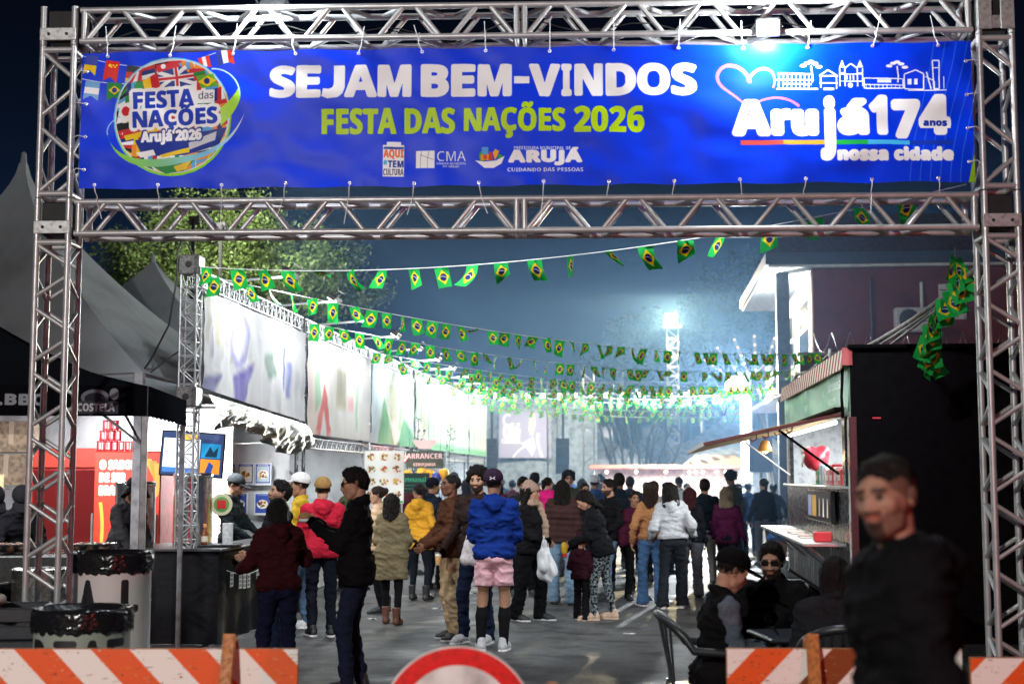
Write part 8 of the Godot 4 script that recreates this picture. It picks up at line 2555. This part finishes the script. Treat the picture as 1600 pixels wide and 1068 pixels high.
	var tops := [["black", C(0.01, 0.011, 0.013)], ["navy", C(0.012, 0.02, 0.045)], ["grey", C(0.12, 0.12, 0.13)], ["white", C(0.5, 0.5, 0.5)], ["dark red", C(0.12, 0.015, 0.02)], ["olive", C(0.06, 0.065, 0.035)], ["blue", C(0.03, 0.07, 0.2)]]
	var places := [[-0.75, 24.5, 0], [-0.1, 24.0, 190], [0.5, 24.6, 20], [1.0, 25.5, 170], [-1.4, 26.5, 180], [-2.3, 25.0, 120], [0.2, 28.0, 5], [0.9, 29.5, 180], [1.7, 26.5, 190], [2.3, 25.2, 150], [2.2, 29.0, 0], [-0.6, 30.5, 180], [-1.9, 31.0, 200], [1.4, 32.0, 175], [2.8, 28.2, 180], [0.0, 34.0, 10], [-2.6, 34.5, 90], [3.6, 26.4, 200], [4.1, 29.0, 20], [4.4, 27.6, 190], [4.6, 31.0, 170], [3.3, 31.5, 0], [5.0, 30.0, 180], [-1.0, 37.0, 180], [0.8, 36.0, 0], [-2.9, 21.5, 100], [-2.6, 28.5, 160], [1.9, 23.4, 185]]
	var nth := "first second third fourth fifth sixth seventh eighth ninth tenth eleventh twelfth thirteenth fourteenth fifteenth sixteenth seventeenth eighteenth nineteenth twentieth".split(" ") + "twenty-first twenty-second twenty-third twenty-fourth twenty-fifth twenty-sixth twenty-seventh twenty-eighth".split(" ")
	for q in places.size():
		var pl: Array = places[q]
		var tp: Array = tops[r.randi() % tops.size()]
		var fem := r.randf() < 0.45
		var hr: String = (["long", "mid", "bun", "pony"] if fem else ["short", "short", "buzz", "curly"])[r.randi() % 4]
		var o := {label = "", at = Vector3(pl[0] + pl[1] * 0.02, 0, -pl[1]), yaw = pl[2] + r.randf_range(-25, 25), h = r.randf_range(1.56, 1.7) if fem else r.randf_range(1.66, 1.82), fem = fem, top = tp[1], bot = [black, navy, denim, C(0.1, 0.1, 0.11)][r.randi() % 4], hair = hr, skin = [light_skin, tan_skin, brown_skin][r.randi() % 3], cell = 0.026, kind = ["jacket", "hoodie", "jacket"][r.randi() % 3], group = "people farther down the street"}
		if not fem and r.randf() < 0.3: o.cap = [C(0.02, 0.02, 0.02), C(0.6, 0.6, 0.6), C(0.1, 0.02, 0.02)][r.randi() % 3]
		o.label = "distant %s in a %s top, %s, %s from the left" % ["woman" if fem else "man", tp[0], "facing the gate" if cos(deg_to_rad(o.yaw)) > 0.0 else "back turned", nth[rank_of(places, q)]]
		person(o)

func rank_of(places: Array, q: int) -> int:
	var key := func(p: Array) -> float: return p[0] / p[1]
	var n := 0
	for p in places: n += 1 if key.call(p) < key.call(places[q]) else 0
	return n

# ---------------------------------------------------------------- foreground: barriers, sign, bins, seated people, passer-by
func plastic_chair(at: Vector3, turn: float, label: String) -> void:
	var o := thing("plastic_chair", label, "chair", at, turn, "black plastic chairs by the barrier")
	var m := mat(C(0.022, 0.024, 0.027), 0.38, 0, 1, 2)
	var seat := MB.new()
	seat.sheet(10, 10, func(u, v): return Vector3((u - 0.5) * (0.5 - 0.06 * v), 0.43 - 0.025 * v - 0.02 * sin(u * PI) * sin(v * PI), 0.24 - 0.46 * v), 0.02)
	part(o, "seat", seat.done(), m)
	var rail := []
	for q in 13:
		var a := PI * q / 12.0
		rail.append(Vector3(-cos(a) * 0.27, 0.66 + 0.2 * pow(sin(a), 0.7), -0.1 - 0.2 * sin(a)))
	var tr := [Vector3(-0.29, 0.63, 0.22), Vector3(-0.29, 0.65, 0.08)] + rail + [Vector3(0.29, 0.65, 0.08), Vector3(0.29, 0.63, 0.22)]
	part(o, "armrest_rail", tube_mesh(tr, 0.026, 8), m)
	for q in 7:
		var x := -0.18 + q * 0.06
		var top: Vector3 = rail[clampi(int(round(6 + (q - 3) * 1.15)), 0, 12)]
		bar(o, "slat", Vector3(x, 0.42, -0.21), Vector3(top.x * 0.85, top.y - 0.01, top.z + 0.005), 0.035 if q % 2 else 0.045, 0.012, m)
	for s in [-1.0, 1.0]:
		part(o, "leg", tube_mesh([Vector3(s * 0.29, 0.64, 0.2), Vector3(s * 0.265, 0.42, 0.22), Vector3(s * 0.28, 0.0, 0.26)], 0.024, 7), m)
		part(o, "leg", tube_mesh([Vector3(s * 0.25, 0.42, -0.2), Vector3(s * 0.27, 0.0, -0.28)], 0.024, 7), m)

func stripe_board(o: Node3D, x0: float, x1: float, y: float, hgt: float, slope: float, phase: float, brown: Vector2) -> void:
	var w := x1 - x0
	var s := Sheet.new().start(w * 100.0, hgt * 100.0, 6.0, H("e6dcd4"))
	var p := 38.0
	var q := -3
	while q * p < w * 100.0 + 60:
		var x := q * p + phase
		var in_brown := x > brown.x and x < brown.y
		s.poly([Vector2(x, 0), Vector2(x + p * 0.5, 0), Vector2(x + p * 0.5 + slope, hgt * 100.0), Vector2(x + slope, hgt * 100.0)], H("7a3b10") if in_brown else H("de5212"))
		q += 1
	var r := RandomNumberGenerator.new()
	r.seed = int(x0 * 100) + 500
	for j in 160:
		var px := r.randf() * w * 100.0
		var py := r.randf() * hgt * 100.0
		s.line([Vector2(px, py), Vector2(px + r.randf_range(-4, 4), py + r.randf_range(-0.8, 0.8))], r.randf_range(0.06, 0.25), H(["b9a898", "8a4a2a", "cfc4ba", "5a3a2a"][r.randi() % 4]))
	for j in 30: s.oval(r.randf() * w * 100.0, r.randf() * hgt * 100.0, r.randf_range(0.2, 0.9), r.randf_range(0.15, 0.5), H(["9a8878", "6b3a20", "c8b8a8"][r.randi() % 3]))
	slab(o, "board", Vector3(x0, y - hgt / 2, -0.025), Vector3(x1, y + hgt / 2, 0.0), mat(C(0.4, 0.16, 0.06), 0.8, 0, 2, 2), 0.004)
	var b := MB.new()
	b.quad(Vector3(x0 + 0.003, y - hgt / 2 + 0.003, 0.003), Vector3(x0 + 0.003, y + hgt / 2 - 0.003, 0.003), Vector3(x1 - 0.003, y + hgt / 2 - 0.003, 0.003), Vector3(x1 - 0.003, y - hgt / 2 + 0.003, 0.003))
	part(o, "reflective_sheet", b.done(), print_mat(s.done(2.0), 0.45))

func barrier_legs(o: Node3D, xs: Array) -> void:
	var wood := mat(C(0.5, 0.17, 0.03), 0.8, 0, 2, 3)
	for x in xs:
		bar(o, "leg", Vector3(x - 0.02, 0.0, 0.3), Vector3(x, 0.95, 0.025), 0.06, 0.035, wood)
		bar(o, "leg", Vector3(x + 0.02, 0.0, -0.35), Vector3(x, 0.92, -0.045), 0.06, 0.035, wood)
		bar(o, "cross_tie", Vector3(x, 0.35, 0.2), Vector3(x, 0.35, -0.22), 0.03, 0.02, wood)

func drum(called: String, label: String, at: Vector3, r: float, h: float, col: Color, letters: String) -> void:
	var o := thing(called, label, "bin", at, 0.0, "drum bins with black bags")
	var s := Sheet.new().start(200, 100, 5.0, col)
	for q in letters.length():
		var x := ([130.0, 166.0] if letters.length() == 2 else [118.0, 140.0, 158.0, 176.0])[q] as float
		s.text(letters[q], font("Droid Sans", 0, 400), x, 15, x + 16, 38, H("1c1a1c"), 1.6)
	var rr := RandomNumberGenerator.new()
	rr.seed = 5
	for q in 60: s.oval(rr.randf() * 200, rr.randf() * 100, rr.randf_range(0.3, 2), rr.randf_range(0.2, 0.8), col.lerp(H("6a6058"), rr.randf_range(0.1, 0.5)))
	var prof := [[r * 0.96, 0.0], [r, 0.01], [r, h * 0.33], [r * 1.015, h * 0.34], [r, h * 0.35], [r, h * 0.66], [r * 1.015, h * 0.67], [r, h * 0.68], [r, h * 0.98]]
	part(o, "drum", lathe_mesh(prof, 40), print_mat(s.done(2.0), 0.5))
	part(o, "base", lathe_mesh([[0.0, 0.012], [r * 0.97, 0.012]], 30), mat(C(0.2, 0.2, 0.2), 0.8, 0, 0))
	var n := FastNoiseLite.new()
	n.seed = 31
	n.frequency = 1.0
	var b := MB.new()
	b.sheet(150, 22, func(u, v):
		var a: float = u * TAU
		var k: float = v
		var nn := 0.6 * n.get_noise_3d(cos(a) * 4.0, v * 3.0 + a, sin(a) * 4.0) + 0.6 - 1.6 * absf(n.get_noise_3d(cos(a) * 9.0, v * 5.0, sin(a) * 9.0 + v * 3.0))
		var rad: float = r * (1.03 + 0.04 * nn + 0.02 * sin(k * PI))
		var y: float = h * 0.87 + 0.03 * n.get_noise_2d(cos(a) * 4.0, sin(a) * 4.0) + k * (h * 0.16)
		if v > 0.8:
			rad = r * lerpf(1.03, 0.8, (v - 0.8) / 0.2) + 0.01 * nn
			y = h * 1.02 - 0.04 * (v - 0.8) / 0.2
		return Vector3(cos(a) * rad, y, -sin(a) * rad), 0.001)
	part(o, "bag", b.done(), mat(C(0.008, 0.008, 0.009), 0.22, 0, 0))
	part(o, "contents", lathe_mesh([[0.0, h * 0.86], [r * 0.86, h * 0.9]], 24), mat(C(0.01, 0.01, 0.01), 0.4, 0, 0))

func foreground() -> void:
	# left barrier, right barriers
	var b1 := thing("striped_barrier", "orange and white striped wooden barrier at the lower left", "barrier", Vector3(-1.82, 0, -7.0), 0.0, "striped wooden barriers")
	stripe_board(b1, -1.12, 0.765, 0.787, 0.182, 17.0, 10.0, Vector2(-1, -1))
	barrier_legs(b1, [-1.0, 0.43])
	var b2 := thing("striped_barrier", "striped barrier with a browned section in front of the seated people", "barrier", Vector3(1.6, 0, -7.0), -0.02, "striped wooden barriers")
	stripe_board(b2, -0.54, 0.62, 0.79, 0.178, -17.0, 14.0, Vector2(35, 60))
	barrier_legs(b2, [-0.12, 0.5])
	var b3 := thing("striped_barrier", "striped barrier at the lower right corner beside the passer-by", "barrier", Vector3(2.75, 0, -6.8), -0.02, "striped wooden barriers")
	stripe_board(b3, -0.55, 0.95, 0.77, 0.178, -17.0, 26.0, Vector2(-1, -1))
	barrier_legs(b3, [-0.1, 0.8])
	# round prohibition sign on an easel
	var sg := thing("prohibition_sign", "round white sign with a thick red ring at the bottom centre", "sign", Vector3(-0.21, 0, -5.5))
	part(sg, "disc", lathe_mesh([[0.0, 0.0], [0.296, 0.0], [0.3, 0.003], [0.296, 0.006], [0.0, 0.006]], 56), mat(C(0.75, 0.73, 0.7), 0.45, 0, 1, 0.8), T(0, 0.77, 0, 0, PI / 2))
	part(sg, "red_ring", lathe_mesh([[0.226, 0.0065], [0.227, 0.0085], [0.292, 0.0085], [0.293, 0.0065]], 56), mat(C(0.72, 0.012, 0.008), 0.4, 0, 1, 3), T(0, 0.77, 0, 0, PI / 2))
	var wood := mat(C(0.45, 0.15, 0.03), 0.8, 0, 2, 3)
	bar(sg, "easel_leg", Vector3(-0.2, 0, 0.1), Vector3(-0.12, 0.9, -0.02), 0.05, 0.03, wood)
	bar(sg, "easel_leg", Vector3(0.34, 0, -0.45), Vector3(0.38, 0.86, -0.5), 0.045, 0.03, wood)
	bar(sg, "easel_leg", Vector3(0.2, 0, 0.1), Vector3(0.12, 0.9, -0.02), 0.05, 0.03, wood)
	bar(sg, "easel_rail", Vector3(-0.2, 0.42, -0.02), Vector3(0.36, 0.42, -0.45), 0.04, 0.03, wood)
	# bins
	drum("drum_bin", "white drum bin marked with black letters beside the gate's left column", Vector3(-3.16, 0, -11.15), 0.3, 1.12, H("c8c4c0"), "AL")
	drum("drum_bin", "low dark-rimmed drum bin in front of the gate's left column", Vector3(-2.58, 0, -8.5), 0.28, 0.93, H("8f9488"), "RIAE")
	# stack of dark plastic chairs' seats at the lower left corner
	var m := mat(C(0.02, 0.024, 0.03), 0.4, 0, 1, 2)
	for q in 5:
		var st := thing("stacked_crate", "dark slatted plastic crate, %s from the ground in the corner stack" % ["first", "second", "third", "fourth", "fifth"][q], "crate", Vector3(-3.2 + 0.01 * (q % 2), 0.19 * q, -8.6), 0.1 + 0.03 * sin(q * 2.0), "dark crates stacked at the lower left")
		for s in [-1.0, 1.0]:
			slab(st, "side", Vector3(-0.34, 0.0, s * 0.22 - 0.012), Vector3(0.34, 0.08, s * 0.22 + 0.012), m, 0.006)
			slab(st, "side", Vector3(-0.34, 0.1, s * 0.22 - 0.015), Vector3(0.34, 0.185, s * 0.22 + 0.015), m, 0.008)
			slab(st, "end", Vector3(s * 0.34 - 0.012, 0.0, -0.208), Vector3(s * 0.34 + 0.012, 0.18, 0.208), m, 0.006)
		slab(st, "floor", Vector3(-0.328, 0.005, -0.208), Vector3(0.328, 0.02, 0.208), m, 0.003)
	var sack := thing("flour_sack", "pale cloth lying on top of the dark crates", "cloth", Vector3(-3.3, 0.95, -8.6))
	var sk := net([[Vector3(-0.1, 0.03, 0), Vector3(0.2, 0.04, 0.15)], [Vector3(0.08, 0.03, 0.03), Vector3(0.14, 0.05, 0.12)]], 0.04, 0.02)
	crease(sk, 0.012, func(p): return sin(p.x * 35.0) * cos(p.z * 33.0))
	part(sack, "cloth", sk.done(), cloth_mat(C(0.4, 0.36, 0.32)))
	# seated people and chairs
	var black := C(0.008, 0.008, 0.009)
	var skin := Color(0.5, 0.28, 0.19)
	plastic_chair(Vector3(1.22, 0, -8.95), 1.55, "black plastic chair under the man with the cap")
	plastic_chair(Vector3(1.95, 0, -8.35), PI - 0.12, "black plastic chair with its slatted back to the barrier")
	plastic_chair(Vector3(1.86, 0, -9.95), -0.3, "black plastic chair under the smiling man, mostly hidden")
	plastic_chair(Vector3(2.5, 0, -9.5), -1.3, "black plastic chair under the light-haired person beside the passer-by")
	var s1 := person({label = "seated man in a black cap and dark jacket with grey sleeves using a phone", at = Vector3(1.27, -0.02, -8.95), yaw = 96, h = 1.72, sit = true, top = black, bot = black, hair = "short", cap = C(0.006, 0.006, 0.007), hy = 8, sleevec = C(0.11, 0.13, 0.16), skin = skin, lean = 8, hp = 16, lh = Vector3(0.1, 1.16, 0.34), rh = Vector3(-0.06, 1.16, 0.34), lgrip = "grip", rgrip = "grip", cell = 0.014, elbow = 0.2, thick = 0.012})
	var j1: Dictionary = s1.get_meta("joints")
	var ph := thing("phone", "black phone held by the seated man in the cap", "phone", of_person(s1, (j1.wr[0] + j1.wr[1]) / 2 + Vector3(0, 0.08, 0.08)), 1.3)
	ph.rotation.x = -0.6
	slab(ph, "case", Vector3(-0.036, -0.075, -0.005), Vector3(0.036, 0.075, 0.004), mat(C(0.01, 0.01, 0.01), 0.2, 0, 0), 0.004)
	slab(ph, "screen", Vector3(-0.033, -0.07, 0.0042), Vector3(0.033, 0.07, 0.0052), mat(C(0.03, 0.03, 0.035), 0.1, 0, 0), 0.001)
	person({label = "seated smiling man with a full beard and sunglasses leaning forward in black", at = Vector3(1.84, -0.02, -9.85), yaw = -18, h = 1.76, sit = true, top = black, bot = black, hair = "short", skin = skin, beard = 2, glasses = 1, lean = 16, hp = -8, lh = Vector3(0.06, 1.32, 0.28), rh = Vector3(-0.2, 1.1, 0.34), lgrip = "grip", cell = 0.014, thick = 0.02})
	person({label = "seated person with dark hair in a dark grey jacket, back to the barrier", at = Vector3(1.96, -0.02, -8.5), yaw = 172, h = 1.7, sit = true, top = C(0.02, 0.02, 0.023), bot = black, hair = "bob", skin = skin, lean = 12, hy = -30, lh = Vector3(0.2, 1.1, 0.34), rh = Vector3(-0.2, 1.1, 0.34), cell = 0.014, thick = 0.025, fat = 0.03})
	person({label = "seated person with light-brown hair facing left beside the passer-by", at = Vector3(2.46, -0.02, -9.5), yaw = -80, h = 1.62, sit = true, fem = true, top = C(0.1, 0.09, 0.085), bot = black, hair = "mid", hairc = Color(0.09, 0.06, 0.035), skin = skin, lh = Vector3(0.1, 1.1, 0.3), rh = Vector3(-0.1, 1.1, 0.3)})
	var tbl := thing("plastic_table", "black plastic table between the seated people", "table", Vector3(1.92, 0, -9.12), 0.1)
	slab(tbl, "top", Vector3(-0.34, 0.69, -0.3), Vector3(0.34, 0.72, 0.3), m, 0.012)
	for q in 4: tube(tbl, "leg", Vector3(0.3 * (1 if q % 2 else -1), 0, 0.26 * (1 if q < 2 else -1)), Vector3(0.28 * (1 if q % 2 else -1), 0.69, 0.24 * (1 if q < 2 else -1)), 0.022, m)
	# passer-by close to the camera
	var mb := person({label = "man with a moustache in a long black hooded coat passing close by, looking over", at = Vector3(1.125, 0, -3.95), yaw = -86, lean = 5, h = 1.79, kind = "hoodie", hem = 0.66, top = C(0.006, 0.006, 0.007), bot = black, hair = "fade", skin = Color(0.36, 0.19, 0.13), side = 3, head = 0.93, beard = 1, hy = 40, hp = -2, fat = 0.0, thick = 0.016, cell = 0.012, lh = Vector3(0.21, 0.85, 0.06), rh = Vector3(-0.21, 0.85, 0.06), elbow = 0.1})
	slab(mb, "coat_tag", Vector3(0.2, 1.24, 0.02), Vector3(0.215, 1.27, 0.05), mat(C(0.6, 0.6, 0.6), 0.6, 0, 0), 0.003)
	# unseen lamps behind the camera, placed to light banner, barriers and gate
	var pole := thing("unseen_pole_lamp", "tall street lamp behind the viewpoint", "street lamp", Vector3(-6.5, 0, 7.0))
	part(pole, "pole", lathe_mesh([[0.11, 0.0], [0.1, 0.3], [0.06, 7.0], [0.0, 7.01]], 16), mat(C(0.3, 0.3, 0.3), 0.5, 0.5, 1))
	part(pole, "arm", tube_mesh([Vector3(0, 6.8, 0), Vector3(0.5, 7.1, -0.3), Vector3(1.2, 7.15, -0.8)], 0.04, 8), mat(C(0.3, 0.3, 0.3), 0.5, 0.5, 1))
	slab(pole, "lamp_head", Vector3(1.0, 7.1, -1.0), Vector3(1.5, 7.2, -0.7), mat(C(0.2, 0.2, 0.2), 0.5, 0.3, 0), 0.02)
	slab(pole, "lamp_glass", Vector3(1.05, 7.07, -0.96), Vector3(1.45, 7.095, -0.74), glow_mat(C(1.0, 0.95, 0.88), 20.0), 0.005)
	area_light(pole, Transform3D(Basis.looking_at(Vector3(0.25, -0.55, -1.0)), Vector3(1.25, 7.03, -0.85)), Vector2(0.4, 0.3), C(1.0, 0.96, 0.92), 230.0)
	var bc := thing("unseen_red_lamp", "red warning beacon on a short stand behind the viewpoint", "beacon", Vector3(4.6, 0, 5.0))  # out of view, placed to cast red on gate tubes and passer-by
	part(bc, "stand", lathe_mesh([[0.25, 0.0], [0.25, 0.02], [0.04, 0.06], [0.04, 1.1], [0.1, 1.12], [0.1, 1.16], [0.0, 1.16]], 20), mat(C(0.05, 0.05, 0.05), 0.5, 0.3, 0))
	part(bc, "lamp_dome", lathe_mesh([[0.1, 1.165], [0.1, 1.28], [0.07, 1.34], [0.0, 1.36]], 20), glow_mat(C(1.0, 0.03, 0.02), 12.0))
	var rl := OmniLight3D.new()
	rl.name = "lamp_light"
	rl.light_color = C(1.0, 0.06, 0.05)
	rl.light_energy = 20.0
	rl.light_size = 0.1
	rl.shadow_enabled = true
	bc.add_child(rl)
	rl.position = Vector3(0, 1.27, 0)
